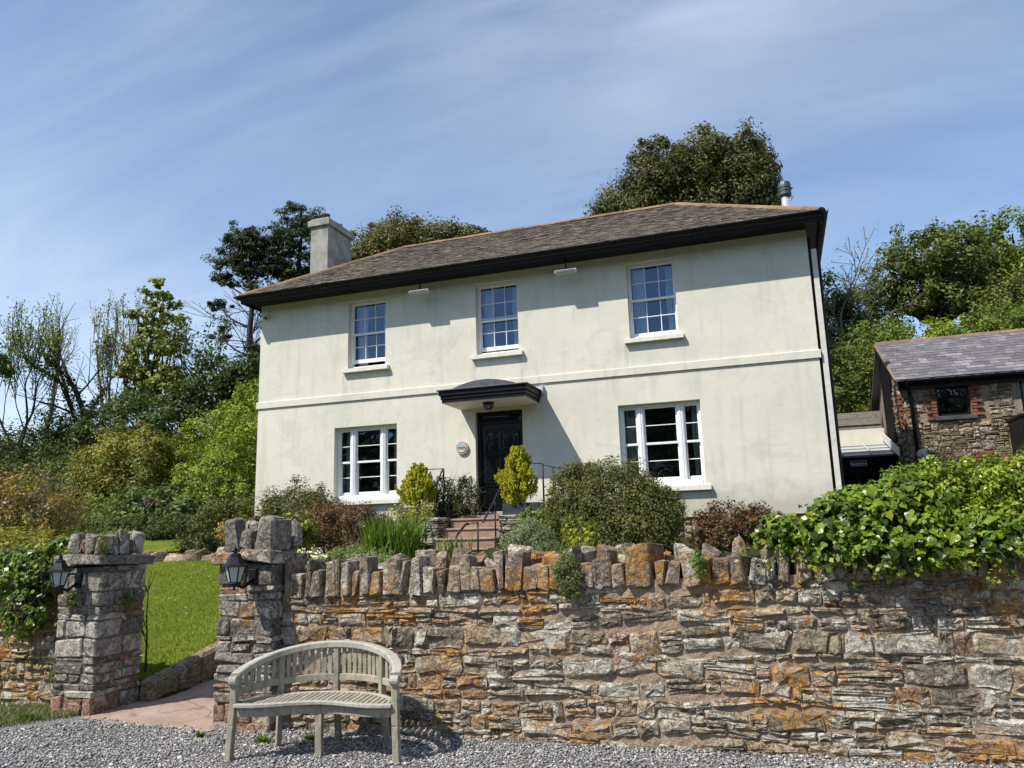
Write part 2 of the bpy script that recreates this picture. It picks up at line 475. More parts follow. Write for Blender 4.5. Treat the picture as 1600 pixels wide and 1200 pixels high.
def mat_gravel_base():
    k = M('gravel_bed', 0.9, 0.2)
    p = k.pos()
    v = k.voro(p, 45)
    c = k.ramp(k.noise(p, 60, 4, 0.7), [(0.3, (0.07, 0.07, 0.07)), (0.55, (0.20, 0.197, 0.19)), (0.75, (0.36, 0.35, 0.33))])
    return k.done(c, k.bump(v, 0.8, 0.02))


def mat_ground():
    k = M('rough_ground', 0.95, 0.1)
    p = k.pos()
    f = k.noise(p, 0.35, 6, 0.65)
    g = k.noise(p, 6, 6, 0.7)
    c = k.ramp(f, [(0.35, (0.030, 0.040, 0.012)), (0.55, (0.045, 0.060, 0.016)), (0.7, (0.065, 0.062, 0.025))])
    c = k.mix(0.8, c, k.ramp(g, [(0.3, (0.5, 0.5, 0.5)), (0.7, (1.4, 1.35, 1.2))]), 'MULTIPLY')
    return k.done(c, k.bump(g, 0.8, 0.15))


def mat_lawn():
    k = M('lawn_turf', 0.9, 0.1)
    p = k.pos()
    f = k.noise(p, 0.9, 5, 0.6)
    g = k.noise(p, 38, 5, 0.7)
    c = k.ramp(f, [(0.35, (0.10, 0.14, 0.010)), (0.65, (0.145, 0.185, 0.016))])
    c = k.mix(0.8, c, k.ramp(g, [(0.3, (0.55, 0.6, 0.5)), (0.7, (1.3, 1.25, 1.1))]), 'MULTIPLY')
    c = k.mix(k.rng(k.noise(p, 2.6, 6, 0.7, 0.6), 0.5, 0.7, 0, 0.55), c, (0.05, 0.085, 0.010))
    c = k.mix(k.rng(k.noise(p, 1.4, 5, 0.6), 0.56, 0.75, 0, 0.5), c, (0.19, 0.19, 0.035))
    return k.done(c, k.bump(g, 0.6, 0.03))


def mat_path():
    k = M('pink_path_concrete', 0.9, 0.2)
    p = k.pos()
    f = k.noise(p, 1.8, 6, 0.65)
    g = k.noise(p, 70, 4, 0.7)
    c = k.ramp(f, [(0.3, (0.29, 0.205, 0.155)), (0.6, (0.39, 0.285, 0.225)), (0.75, (0.42, 0.335, 0.28))])
    c = k.mix(0.6, c, k.ramp(g, [(0.3, (0.6, 0.6, 0.6)), (0.7, (1.2, 1.2, 1.2))]), 'MULTIPLY')
    st = k.noise(p, 4.5, 7, 0.7, 0.5)
    c = k.mix(k.rng(st, 0.5, 0.68, 0, 0.6), c, (0.13, 0.10, 0.08))
    cr = k.voro(k.vadd(p, k.vec(p, (1, 1, 1)), 0.0), 1.1, 'DISTANCE_TO_EDGE')
    c = k.mix(k.rng(cr, 0.0, 0.012, 0.7, 0.0), c, (0.09, 0.07, 0.055))
    c = k.mix(k.rng(k.noise(p, 26, 5, 0.7), 0.62, 0.70, 0, 0.6), c, (0.24, 0.235, 0.225))
    return k.done(c, k.bump(g, 0.5, 0.012))


MAT['pebble'] = mat_pebble()
MAT['gravel'] = mat_gravel_base()
MAT['ground'] = mat_ground()
MAT['lawn'] = mat_lawn()
MAT['path'] = mat_path()

# ---------------------------------------------------------------- object helpers
def tag(o, label=None, cat=None, group=None, kind=None):
    if label: o['label'] = label
    if cat: o['category'] = cat
    if group: o['group'] = group
    if kind: o['kind'] = kind
    return o


def thing(name, label, cat, loc=(0, 0, 0), rz=0.0, group=None):
    o = bpy.data.objects.new(name, None)
    o.empty_display_size = 0.2
    COL.objects.link(o)
    o.location = loc
    o.rotation_euler = (0, 0, rz)
    return tag(o, label, cat, group)


def world_off(parent):
    off = np.zeros(3)
    while parent is not None:
        off += np.array(parent.location[:])
        parent = parent.parent
    return off


def mesh_np(name, verts, faces, mat, smooth=False, rnd=None, col=None):
    """faces: list of tuples, or an (n,k) array."""
    me = bpy.data.meshes.new(name)
    verts = np.asarray(verts, np.float32)
    if isinstance(faces, np.ndarray):
        n, kk = faces.shape
        me.vertices.add(len(verts)); me.vertices.foreach_set('co', verts.ravel())
        me.loops.add(n*kk); me.loops.foreach_set('vertex_index', faces.astype(np.int32).ravel())
        me.polygons.add(n)
        me.polygons.foreach_set('loop_start', np.arange(0, n*kk, kk, dtype=np.int32))
        me.update(calc_edges=True)
    else:
        me.from_pydata(verts.tolist(), [], faces)
        me.update()
    if mat is not None:
        me.materials.append(mat)
    if smooth:
        me.polygons.foreach_set('use_smooth', np.ones(len(me.polygons), bool))
    for nm, a in (('rnd', rnd), ('col', col)):
        if a is not None:
            a = np.asarray(a, np.float32)
            if a.ndim == 1:
                a = np.tile(a, (len(verts), 1))
            at = me.attributes.new(nm, 'FLOAT_COLOR', 'POINT')
            at.data.foreach_set('color', np.concatenate([a[:, :3], np.ones((len(verts), 1), np.float32)], 1).ravel())
    return me


def link(name, me, parent=None, loc=(0, 0, 0), rot=None):
    o = bpy.data.objects.new(name, me)
    COL.objects.link(o)
    o.location = loc
    if rot is not None:
        o.rotation_euler = rot
    if parent is not None:
        o.parent = parent
    return o


def chamfer(sx, sy, sz, b):
    """chamfered box, half sizes sx sy sz: 24 vertices, 26 faces"""
    b = min(b, 0.45*min(sx, sy, sz)*2)
    V = []
    idx = {}
    for x in (-1, 1):
        for y in (-1, 1):
            for z in (-1, 1):
                idx[(x, y, z, 0)] = len(V); V.append((x*sx, y*(sy-b), z*(sz-b)))
                idx[(x, y, z, 1)] = len(V); V.append((x*(sx-b), y*sy, z*(sz-b)))
                idx[(x, y, z, 2)] = len(V); V.append((x*(sx-b), y*(sy-b), z*sz))
    F = []
    V = np.array(V)

    def add(ids):
        P = V[list(ids)]
        n = np.cross(P[1]-P[0], P[2]-P[1])
        F.append(tuple(ids) if n @ P.mean(0) > 0 else tuple(ids[::-1]))
    q = [(-1, -1), (1, -1), (1, 1), (-1, 1)]
    for s in (-1, 1):
        add([idx[(s, a, c, 0)] for a, c in q])
        add([idx[(a, s, c, 1)] for a, c in q])
        add([idx[(a, c, s, 2)] for a, c in q])
    for a in (-1, 1):
        for c in (-1, 1):
            add([idx[(a, c, -1, 0)], idx[(a, c, 1, 0)], idx[(a, c, 1, 1)], idx[(a, c, -1, 1)]])
            add([idx[(a, -1, c, 0)], idx[(a, 1, c, 0)], idx[(a, 1, c, 2)], idx[(a, -1, c, 2)]])
            add([idx[(-1, a, c, 1)], idx[(1, a, c, 1)], idx[(1, a, c, 2)], idx[(-1, a, c, 2)]])
            for z in (-1, 1):
                add([idx[(a, c, z, 0)], idx[(a, c, z, 1)], idx[(a, c, z, 2)]])
    return V, F


def rotz(a):
    c, s = math.cos(a), math.sin(a)
    return np.array([[c, -s, 0], [s, c, 0], [0, 0, 1.0]])


def rotx(a):
    c, s = math.cos(a), math.sin(a)
    return np.array([[1.0, 0, 0], [0, c, -s], [0, s, c]])


def roty(a):
    c, s = math.cos(a), math.sin(a)
    return np.array([[c, 0, s], [0, 1.0, 0], [-s, 0, c]])


class MB:
    """collects shapes of ONE part"""
    def __init__(s):
        s.v, s.f, s.n = [], [], 0

    def add(s, V, F):
        s.v.append(np.asarray(V, float))
        s.f += [tuple(i+s.n for i in f) for f in F]
        s.n += len(V)
        return s

    def box(s, x0, x1, y0, y1, z0, z1, b=0.004):
        V, F = chamfer((x1-x0)/2, (y1-y0)/2, (z1-z0)/2, b)
        return s.add(V+np.array([(x0+x1)/2, (y0+y1)/2, (z0+z1)/2]), F)

    def bar(s, p, q, w, h, b=0.003, upv=(0, 0, 1)):
        """box section from p to q, width w across, height h along upv"""
        p, q = np.array(p, float), np.array(q, float)
        d = q-p; L = np.linalg.norm(d); d /= L
        u = np.array(upv, float); sd = np.cross(d, u); sd /= np.linalg.norm(sd); u = np.cross(sd, d)
        V, F = chamfer(w/2, L/2, h/2, b)
        V = V[:, :1]*sd + V[:, 1:2]*d + V[:, 2:]*u + (p+q)/2
        return s.add(V, F)

    def tube(s, pts, rad, n=8, cap=True):
        pts = np.asarray(pts, float)
        rad = np.full(len(pts), rad) if np.isscalar(rad) else np.asarray(rad)
        V, F = [], []
        T = np.gradient(pts, axis=0)
        ref = np.array([0, 0, 1.0]) if abs(T[0][2]) < 0.9*np.linalg.norm(T[0]) else np.array([1.0, 0, 0])
        for i, p in enumerate(pts):
            t = T[i]/np.linalg.norm(T[i])
            a = np.cross(t, ref); a /= np.linalg.norm(a); c = np.cross(t, a)
            ref = np.cross(a, t) if abs(np.dot(np.cross(a, t), ref)) > 0 else ref
            for j in range(n):
                th = 2*math.pi*j/n
                V.append(p+rad[i]*(math.cos(th)*a+math.sin(th)*c))
        m = len(pts)
        for i in range(m-1):
            for j in range(n):
                k = (j+1) % n
                F.append((i*n+j, i*n+k, (i+1)*n+k, (i+1)*n+j))
        if cap:
            F.append(tuple(range(n))[::-1]); F.append(tuple((m-1)*n+j for j in range(n)))
        return s.add(V, F)

    def lathe(s, prof, c=(0, 0, 0), n=20):
        """prof: (radius, z) list about a vertical axis"""
        V, F = [], []
        for r, z in prof:
            for j in range(n):
                th = 2*math.pi*j/n
                V.append((c[0]+r*math.cos(th), c[1]+r*math.sin(th), c[2]+z))
        for i in range(len(prof)-1):
            for j in range(n):
                k = (j+1) % n
                F.append((i*n+j, i*n+k, (i+1)*n+k, (i+1)*n+j))
        F.append(tuple(range(n))[::-1]); F.append(tuple((len(prof)-1)*n+j for j in range(n)))
        return s.add(V, F)

    def quad(s, a, b, c, d):
        return s.add([a, b, c, d], [(0, 1, 2, 3)])

    def prism(s, poly, a, b, axis=1):
        """poly of 2-D points swept along axis from a to b (poly gives the other two coords in order)"""
        n = len(poly)
        V = []
        for t in (a, b):
            for (p, q) in poly:
                V.append({0: (t, p, q), 1: (p, t, q), 2: (p, q, t)}[axis])
        F = [tuple(range(n)), tuple(range(2*n-1, n-1, -1))]
        for i in range(n):
            j = (i+1) % n
            F.append((i, n+i, n+j, j))
        return s.add(V, F)

    def build(s, name, mat, parent=None, smooth=False, rnd=None, origin='centre'):
        V = np.concatenate(s.v)
        off = world_off(parent)
        c = (V.min(0)+V.max(0))/2 if origin == 'centre' else np.zeros(3)
        me = mesh_np(name, V-c, s.f, mat, smooth, rnd)
        fix_normals(me)
        return link(name, me, parent, c-off)

    def local(s, name, mat, parent, smooth=False, rnd=None):
        """vertices are already in the parent's own frame"""
        V = np.concatenate(s.v)
        c = (V.min(0)+V.max(0))/2
        me = mesh_np(name, V-c, s.f, mat, smooth, rnd)
        fix_normals(me)
        return link(name, me, parent, c)


def fix_normals(me):
    import bmesh
    bm = bmesh.new(); bm.from_mesh(me)
    bmesh.ops.recalc_face_normals(bm, faces=bm.faces)
    bm.to_mesh(me); bm.free()


def emit(parent, name, rest, pieces, mat, limit=300):
    """pieces: (V world, F, rnd). The largest as seen from the yard become parts; the rest one part of kind stuff."""
    off = world_off(parent)

    def score(pc):
        V = pc[0]
        c = V.mean(0)
        e = V.max(0)-V.min(0)
        return -float(np.linalg.norm(e))/max(0.5, float(np.linalg.norm(c-EYE)))
    pieces = sorted(pieces, key=score)
    for V, F, rnd in pieces[:limit]:
        c = V.mean(0)
        link(name, mesh_np(name, V-c, F, mat, False, rnd), parent, c-off)
    if len(pieces) > limit:
        vs, fs, rs, n = [], [], [], 0
        for V, F, rnd in pieces[limit:]:
            vs.append(V); fs += [tuple(i+n for i in f) for f in F]; rs.append(np.tile(rnd, (len(V), 1))); n += len(V)
        o = link(rest, mesh_np(rest, np.concatenate(vs)-off, fs, mat, False, np.concatenate(rs)), parent)
        tag(o, kind='stuff')


# ---------------------------------------------------------------- terrain
def ss(a, b, x):
    t = np.clip((x-a)/(b-a), 0, 1)
    return t*t*(3-2*t)


def kerb_x(y):
    return -6.16 - 0.10*(y-6.6) - 0.09*np.maximum(0, y-7.6)**2


def height(x, y):
    x, y = np.broadcast_arrays(np.asarray(x, float), np.asarray(y, float))
    lawn = 0.17+0.172*np.clip(y-6.5, 0, 6.0)+0.2*ss(12.55, 12.95, y)+0.05*np.clip(y-13, 0, 4)
    bed = 1.2+0.22*ss(6.5, 14, y)+0.5*ss(15.6, 20, y)
    path = 0.012+0.035*np.clip(y-6, 0, 2.5)+1.1*ss(8.5, 12.0, y)
    kx = kerb_x(np.clip(y, 6, 9.5))
    a = ss(kx-0.12, kx, x)
    b = ss(-4.62, -4.42, x)
    inner = lawn*(1-a)+path*a
    inner = inner*(1-b)+bed*b
    rise = np.where(x > -4.5, ss(6.2, 6.5, y), np.where(x < -6.86, ss(6.28, 6.5, y), np.where(a < 1, ss(6.52, 6.62, y), ss(5.8, 6.0, y))))
    h = inner*rise
    wl_ = ss(-14, -9, x)   # 0 on the garden side, 1 behind the house and barn
    start = 17.0*(1-wl_)+25.5*wl_
    slope = 0.36*(1-wl_)+0.47*wl_
    h = h+slope*np.clip(y-start, 0, 14)+0.12*np.clip(y-start-14, 0, 25)
    # the far side of the valley, behind the viewer
    h = h+40*ss(60, 210, -y)
    return h


def axis(dense, lo, hi, mid):
    a = list(np.arange(dense[0], dense[1]+1e-6, dense[2]))
    a = list(np.arange(mid[0], dense[0], mid[2])) + a + list(np.arange(dense[1]+mid[2], mid[1], mid[2]))
    a = list(np.geomspace(1, abs(lo-mid[0]), 14)[::-1]*-1+mid[0]) + a + list(np.geomspace(1, hi-mid[1], 14)+mid[1])
    return np.array(sorted(set(np.round(a, 4))))


def sheet(name, xs, ys, hfun, mat, dz=0.0, keep=None, smooth=True):
    X, Y = np.meshgrid(xs, ys)
    Z = hfun(X, Y)+dz
    V = np.stack([X, Y, Z], -1).reshape(-1, 3)
    nx, ny = len(xs), len(ys)
    i = np.arange(nx-1)[None, :]+nx*np.arange(ny-1)[:, None]
    F = np.stack([i, i+1, i+1+nx, i+nx], -1).reshape(-1, 4)
    if keep is not None:
        c = V[F].mean(1)
        F = F[keep(c[:, 0], c[:, 1])]
        used, inv = np.unique(F, return_inverse=True)
        V, F = V[used], inv.reshape(F.shape)
    return link(name, mesh_np(name, V, F, mat, smooth))


xs = axis((-9.0, 4.0, 0.12), -700, 700, (-46, 34, 1.0))
ys = axis((5.0, 15.0, 0.12), -700, 500, (-8, 60, 1.0))
tag(sheet('ground', xs, ys, height, MAT['ground'], -0.02), kind='structure')

# gravel yard: a bed and the loose pebbles lying on it
gy = np.arange(-6, 6.31, 0.3); gx = np.arange(-16, 12.1, 0.4)
tag(sheet('yard', gx, gy, lambda x, y: 0*x, MAT['gravel'], 0.0), kind='structure')
rg = np.random.default_rng(5)


def pebbles(n, x0, x1, y0, y1, smin, smax, seed, ok):
    r = np.random.default_rng(seed)
    P = np.stack([r.uniform(x0, x1, n), r.uniform(y0, y1, n)], -1)
    P = P[ok(P[:, 0], P[:, 1])]
    n = len(P)
    s = (smin+(smax-smin)*r.random(n)**1.6)*(1+0.7*r.random(n)**9)
    # octahedron-like pebble with 6 rim points: 8 vertices, 12 triangles
    th = np.arange(6)*math.pi/3
    base = np.concatenate([np.stack([np.cos(th), np.sin(th), 0*th], -1), [[0.15, 0.1, 0.62], [0, 0, -0.5]]])
    V = base[None]*np.stack([s, s*r.uniform(0.55, 1, n), s*r.uniform(0.5, 0.95, n)], -1)[:, None]
    V *= r.uniform(0.75, 1.2, (n, 8, 1))
    a = r.uniform(0, 6.28, n); t = r.normal(0, 0.45, n)
    ca, sa, ct, st = np.cos(a)[:, None], np.sin(a)[:, None], np.cos(t)[:, None], np.sin(t)[:, None]
    x, y, z = V[..., 0], V[..., 1], V[..., 2]
    y, z = y*ct-z*st, y*st+z*ct
    x, y = x*ca-y*sa, x*sa+y*ca
    V = np.stack([x, y, z], -1)
    V[..., 0] += P[:, :1]; V[..., 1] += P[:, 1:2]
    V[..., 2] += (s*r.uniform(0.15, 0.75, n))[:, None]+0.002
    f = [(i, (i+1) % 6, 6) for i in range(6)]+[((i+1) % 6, i, 7) for i in range(6)]
    F = (np.array(f)[None]+8*np.arange(n)[:, None, None]).reshape(-1, 3)
    c = np.repeat(r.random((n, 3)), 8, 0)
    return V.reshape(-1, 3), F, c


def gravel_here(x, y):
    edge = np.where((x > -6.45) & (x < -4.72), 5.79+0.1*(-4.78-x)+.035*np.sin(x*7)+.03*np.sin(x*23)+.02*np.sin(x*51+y*40), 6.22)
    return (y < edge) & ~((x < -6.2-0.9*(5.9-y)) & (y > 4.6))


V, F, c = pebbles(90000, -7.2, 2.6, 4.5, 6.2, 0.005, 0.0145, 3, gravel_here)
o = link('gravel', mesh_np('gravel', V, F, MAT['pebble'], False, c))
tag(o, 'loose grey pebbles spread over the yard in front of the wall', 'gravel', None, 'stuff')

# path through the gateway and the lawns
px_ = np.arange(-6.45, -4.3, 0.08); py_ = np.arange(5.68, 12.0, 0.1)
tag(sheet('path', px_, py_, lambda x, y: np.where(y < 6, 0.0, 0.035*np.clip(y-6, 0, 2.5)+1.1*ss(8.5, 12.0, y)), MAT['path'], 0.009,
          lambda x, y: (x > kerb_x(y)-0.25) & (y > 5.70+0.1*(-4.78-x)) & ((x < -4.74) | (y > 6.4))), kind='structure')
lx = np.arange(-34, -5.9, 0.2); ly = np.arange(6.62, 12.7, 0.15)
tag(sheet('lower_lawn', lx, ly, height, MAT['lawn'], 0.012, lambda x, y: x < kerb_x(np.clip(y, 6, 9.5))-0.16), kind='structure')
ly = np.arange(12.95, 17.2, 0.2); lx = np.arange(-34, -11.7, 0.3)
tag(sheet('upper_lawn', lx, ly, height, MAT['lawn'], 0.014), kind='structure')

# ---------------------------------------------------------------- masonry
def face_stone(r, w, h, proud, depth):
    """a stone in a wall face: x right, y out of the wall (-), z up; centred; 10-gon outline with a raised broken face"""
    a, b = w/2, h/2
    c = [min(a, b)*r.uniform(0.18, 0.6) for _ in range(8)]
    o = np.array([(-a+c[0], -b), (r.uniform(-.3, .3)*a, -b*r.uniform(.9, 1.0)), (a-c[1], -b), (a, -b+c[2]*.7), (a, b-c[3]*.7), (a-c[4], b),
                  (r.uniform(-.3, .3)*a, b*r.uniform(.88, 1.0)), (-a+c[5], b), (-a, b-c[6]*.7), (-a, -b+c[7]*.7)])
    o += r.normal(0, 0.06*min(w, h)+0.001, o.shape)
    n = len(o)
    ins = min(0.022, 0.30*min(w, h))
    sc = np.array([max(0.3, 1-ins/a), max(0.3, 1-ins/b)])
    tilt = r.normal(0, 0.16, 2)
    V = [np.stack([o[:, 0], np.full(n, depth), o[:, 1]], -1),
         np.stack([o[:, 0], -proud*0.45+r.normal(0, 0.004, n), o[:, 1]], -1)]
    inn = o*sc+r.normal(0, 0.04*min(w, h), o.shape)
    V.append(np.stack([inn[:, 0], -proud+r.normal(0, 0.007, n)+inn[:, 0]*tilt[0]*.5+inn[:, 1]*tilt[1], inn[:, 1]], -1))
    V.append(np.array([[r.uniform(-.3, .3)*a, -proud*r.uniform(0.9, 1.5), r.uniform(-.3, .3)*b]]))
    V = np.concatenate(V)
    F = []
    for k in range(2):
        for i in range(n):
            j = (i+1) % n
            F.append((k*n+i, k*n+j, (k+1)*n+j, (k+1)*n+i))
    for i in range(n):
        F.append((2*n+i, 2*n+(i+1) % n, 3*n))
    return V, F


def pack(r, Wd, Ht, cell, kinds):
    """irregular rubble: fills a grid from the bottom up with stones of mixed sizes; returns (x, z, w, h)"""
    nx, nz = int(Wd/cell[0]), int(Ht/cell[1])
    g = np.zeros((nz, nx), bool)
    out = []
    wts = np.array([k[0] for k in kinds]); wts = wts/wts.sum()
    for z in range(nz):
        x = 0
        while x < nx:
            if g[z, x]:
                x += 1; continue
            run = 0
            while x+run < nx and not g[z, x+run]:
                run += 1
            k = kinds[r.choice(len(kinds), p=wts)]
            w = max(1, int(round(r.uniform(*k[1])/cell[0]))); h = max(1, int(round(r.uniform(*k[2])/cell[1])))
            w = min(w, run); h = min(h, nz-z)
            if run-w in (1, 2):
                w = run
            hh = 1
            while hh < h and not g[z+hh, x:x+w].any():
                hh += 1
            if w*cell[0] < 0.07 and hh > 3 and r.random() < .5:
                hh = 3
            g[z:z+hh, x:x+w] = True
            out.append(((x+w/2)*cell[0], (z+hh/2)*cell[1], w*cell[0], hh*cell[1]))
            x += w
    return out


def place(V, origin, ux, out):
    """local stone frame to the world: x along ux, -y along out, z up"""
    ux, out = np.array(ux, float), np.array(out, float)
    return V[:, :1]*ux - V[:, 1:2]*out + V[:, 2:]*np.array([0, 0, 1.0]) + np.array(origin)


def rough_block(r, sx, sy, sz, jit=0.012, taper=0.0, bev=None):
    """full size sx sy sz, centred; broken-edged block"""
    V, F = chamfer(sx/2, sy/2, sz/2, bev if bev else min(sx, sy, sz)*r.uniform(0.10, 0.2))
    if taper:
        k = 1-taper*np.clip(V[:, 2]/(sz/2), 0, 1)
        V[:, 0] *= k; V[:, 1] *= k
    # shear of the top and the faces, then small jitter per corner group
    V[:, 2] += V[:, 0]*r.normal(0, 0.045)+V[:, 1]*r.normal(0, 0.04)
    V[:, 0] += V[:, 2]*r.normal(0, 0.04)
    corner = np.repeat(r.normal(0, jit, (8, 3)), 3, 0)
    V = V+corner+r.normal(0, jit*0.35, V.shape)
    return V, F


RUBBLE = None


def courses(r, Wd, Ht, hs=(0.065, 0.20), ws=(0.13, 0.44), split=0.42, wob=0.018):
    """rubble laid in wandering courses; tall courses are partly built of thin slabs; returns (x, z, w, h, lean)"""
    out = []
    z = 0.0
    bl = [(r.uniform(2, 5), r.uniform(0, 6), r.uniform(.4, 1)) for _ in range(3)]
    def off(x, k):
        return wob*sum(a*math.sin(f*x+p+k*1.9) for f, p, a in bl)/1.3
    k = 0
    while z < Ht:
        hc = r.uniform(*hs)*(0.6 if r.random() < .25 else 1)
        x = -r.uniform(0, .15)
        while x < Wd:
            w = r.uniform(*ws)*(0.45 if r.random() < .22 else 1)
            if hc > .085 and r.random() < split:
                n = 2 if hc < .13 or r.random() < .5 else 3
                e = np.cumsum(np.concatenate([[0], r.uniform(.6, 1.4, n)])); e = e/e[-1]*hc
                for i in range(n):
                    xx = x
                    while xx < x+w-.02:
                        ww = min(r.uniform(.10, .38), x+w-xx)
                        if x+w-xx-ww < .06: ww = x+w-xx
                        c = xx+ww/2
                        out.append((c, z+(e[i]+e[i+1])/2+off(c, k)+r.normal(0, .003), ww, e[i+1]-e[i], off(c+.1, k)-off(c-.1, k)))
                        xx += ww
            else:
                c = x+w/2
                ex = r.uniform(-.012, .014)
                out.append((c, z+hc/2+off(c, k)+r.normal(0, .004), w, hc+ex, off(c+.1, k)-off(c-.1, k)))
            x += w
        z += hc; k += 1
    return out


def mortar_slab(name, parent, x0, x1, yf, z0, ztop, depth, mat, seed, amp=0.012, step=0.09):
    """core of a wall along X: front face uneven, yf and ztop are functions of x"""
    r = np.random.default_rng(seed)
    nx = max(2, int((x1-x0)/step)); nz = max(2, int((ztop((x0+x1)/2)-z0)/step))
    X = np.linspace(x0, x1, nx+1)
    V, F = [], []
    for back in (0, 1):
        for j in range(nz+1):
            for i in range(nx+1):
                x = X[i]; z = z0+(ztop(x)-z0)*j/nz
                V.append((x, yf(x)+(depth if back else r.uniform(-amp, amp)), z))
    m = (nx+1)*(nz+1)
    for j in range(nz):
        for i in range(nx):
            a = j*(nx+1)+i
            F.append((a, a+1, a+nx+2, a+nx+1)); F.append((m+a, m+a+nx+1, m+a+nx+2, m+a+1))
    for i in range(nx):
        F.append((i, m+i, m+i+1, i+1)); t = nz*(nx+1)+i; F.append((t, t+1, m+t+1, m+t))
    for j in range(nz):
        a = j*(nx+1); F.append((a, a+nx+1, m+a+nx+1, m+a)); a += nx; F.append((a, m+a, m+a+nx+1, a+nx+1))
    off = world_off(parent)
    return link(name, mesh_np(name, np.array(V)-off, F, mat, False), parent)


# ---- the garden wall on the right of the gateway
def wall_y(x): return 5.985+0.037*(x+4.25)
def wall_top(x): return 1.125+0.022*(x+4.25)


wall = thing('garden_wall', 'long grey and orange lichened rubble stone wall with upright coping stones behind the bench', 'stone wall', (-0.5, 6.2, 0))
rw = np.random.default_rng(21)
X0, X1 = -4.24, 3.3
mortar_slab('mortar', wall, X0, X1, lambda x: wall_y(x)+0.006, -0.05, lambda x: wall_top(x)+0.02, 0.46, MAT['mortar'], 1, 0.007, 0.05)
ux = np.array([1, 0.037, 0]); ux /= np.linalg.norm(ux); outv = np.array([0.037, -1, 0]); outv /= np.linalg.norm(outv)
pcs = []
for (x, z, w, h, ln) in courses(rw, X1-X0, 1.36):
    if x-w/2 < 0: w = x+w/2; x = w/2+.004
    if z+h/2 > wall_top(X0+x)+0.03 or w < .035 or x > X1-X0: continue
    g = rw.uniform(0.004, 0.014)
    Vs, Fs = face_stone(rw, max(0.03, w-g), max(0.018, h-g), rw.uniform(0.005, 0.022)*(1.0 if h > .07 else 0.8), 0.05)
    Vs = Vs @ roty(rw.normal(0, 0.025)-ln*4).T
    xx = X0+x
    pcs.append((place(Vs, (xx, wall_y(xx), z-0.02), ux, outv), Fs, rw.random(3)))
emit(wall, 'stone', 'small_stone_filling', pcs, MAT['stone'])
# upright coping stones, tall ones between short ones, two deep
pcs = []
x = X0+0.02; k = 0
while x < X1:
    w = rw.uniform(0.065, 0.135)
    tall = rw.random() < 0.52
    zt = wall_top(x)+(rw.uniform(0.235, 0.295) if tall else rw.uniform(0.145, 0.20))
    if x > 0.2: zt -= 0.04
    d = rw.uniform(0.20, 0.28)
    hz = zt-wall_top(x)+0.03
    Vs, Fs = rough_block(rw, w*0.97, d, hz, 0.010, rw.uniform(0.02, 0.2) if tall else rw.uniform(0, 0.1), 0.011)
    Vs = Vs @ roty(rw.normal(0, 0.045)).T @ rotz(rw.normal(0, 0.12)).T
    pcs.append((Vs+np.array([x+w/2, wall_y(x)+d/2-0.035-(0.02 if tall else 0)*rw.random(), wall_top(x)-0.03+hz/2]), Fs, rw.random(3)))
    if rw.random() < 0.75:
        w2 = rw.uniform(0.09, 0.2); h2 = rw.uniform(0.2, 0.34)
        Vs, Fs = rough_block(rw, w2, 0.2, h2, 0.02, 0.2, 0.025)
        pcs.append((Vs @ rotz(rw.normal(0, .3)).T+np.array([x+rw.uniform(0, .1), wall_y(x)+0.36+rw.normal(0, .02), wall_top(x)-0.02+h2/2]), Fs, rw.random(3)))
    x += w*rw.uniform(0.96, 1.08)
emit(wall, 'coping_stone', 'coping_filling', pcs, MAT['coping'])

# ---- the wall on the left of the gateway
lwall = thing('garden_wall', 'low golden rubble stone wall left of the gateway half hidden under ivy', 'stone wall', (-8.6, 6.4, 0))
def lw_y(x): return 6.20-0.03*(x+6.9)
def lw_top(x): return 1.02
rw = np.random.default_rng(8)
mortar_slab('mortar', lwall, -11.5, -6.82, lambda x: lw_y(x)+0.004, -0.05, lambda x: 1.06, 0.42, MAT['mortar'], 2)
pcs = []
for (x, z, w, h, ln) in courses(rw, 4.66, 1.02):
    if x < .02 or x > 4.64: continue
    g = rw.uniform(0.008, 0.020)
    Vs, Fs = face_stone(rw, max(0.03, w-g), max(0.02, h-g), rw.uniform(0.008, 0.034), 0.06)
    xx = -11.5+x
    pcs.append((place(Vs @ roty(rw.normal(0, .03)).T, (xx, lw_y(xx), z-0.02), (1, -0.03, 0), (-0.03, -1, 0)), Fs, rw.random(3)))
emit(lwall, 'stone', 'small_stone_filling', pcs, MAT['gold'], 220)
x = -11.4; pcs = []
while x < -6.95:
    w = rw.uniform(0.1, 0.17); hz = rw.uniform(0.2, 0.32)
    Vs, Fs = rough_block(rw, w*.95, 0.3, hz, 0.015, 0.15, 0.02)
    pcs.append((Vs+np.array([x+w/2, lw_y(x)+0.14, 1.0+hz/2]), Fs, rw.random(3)))
    x += w
emit(lwall, 'coping_stone', 'coping_filling', pcs, MAT['coping'])


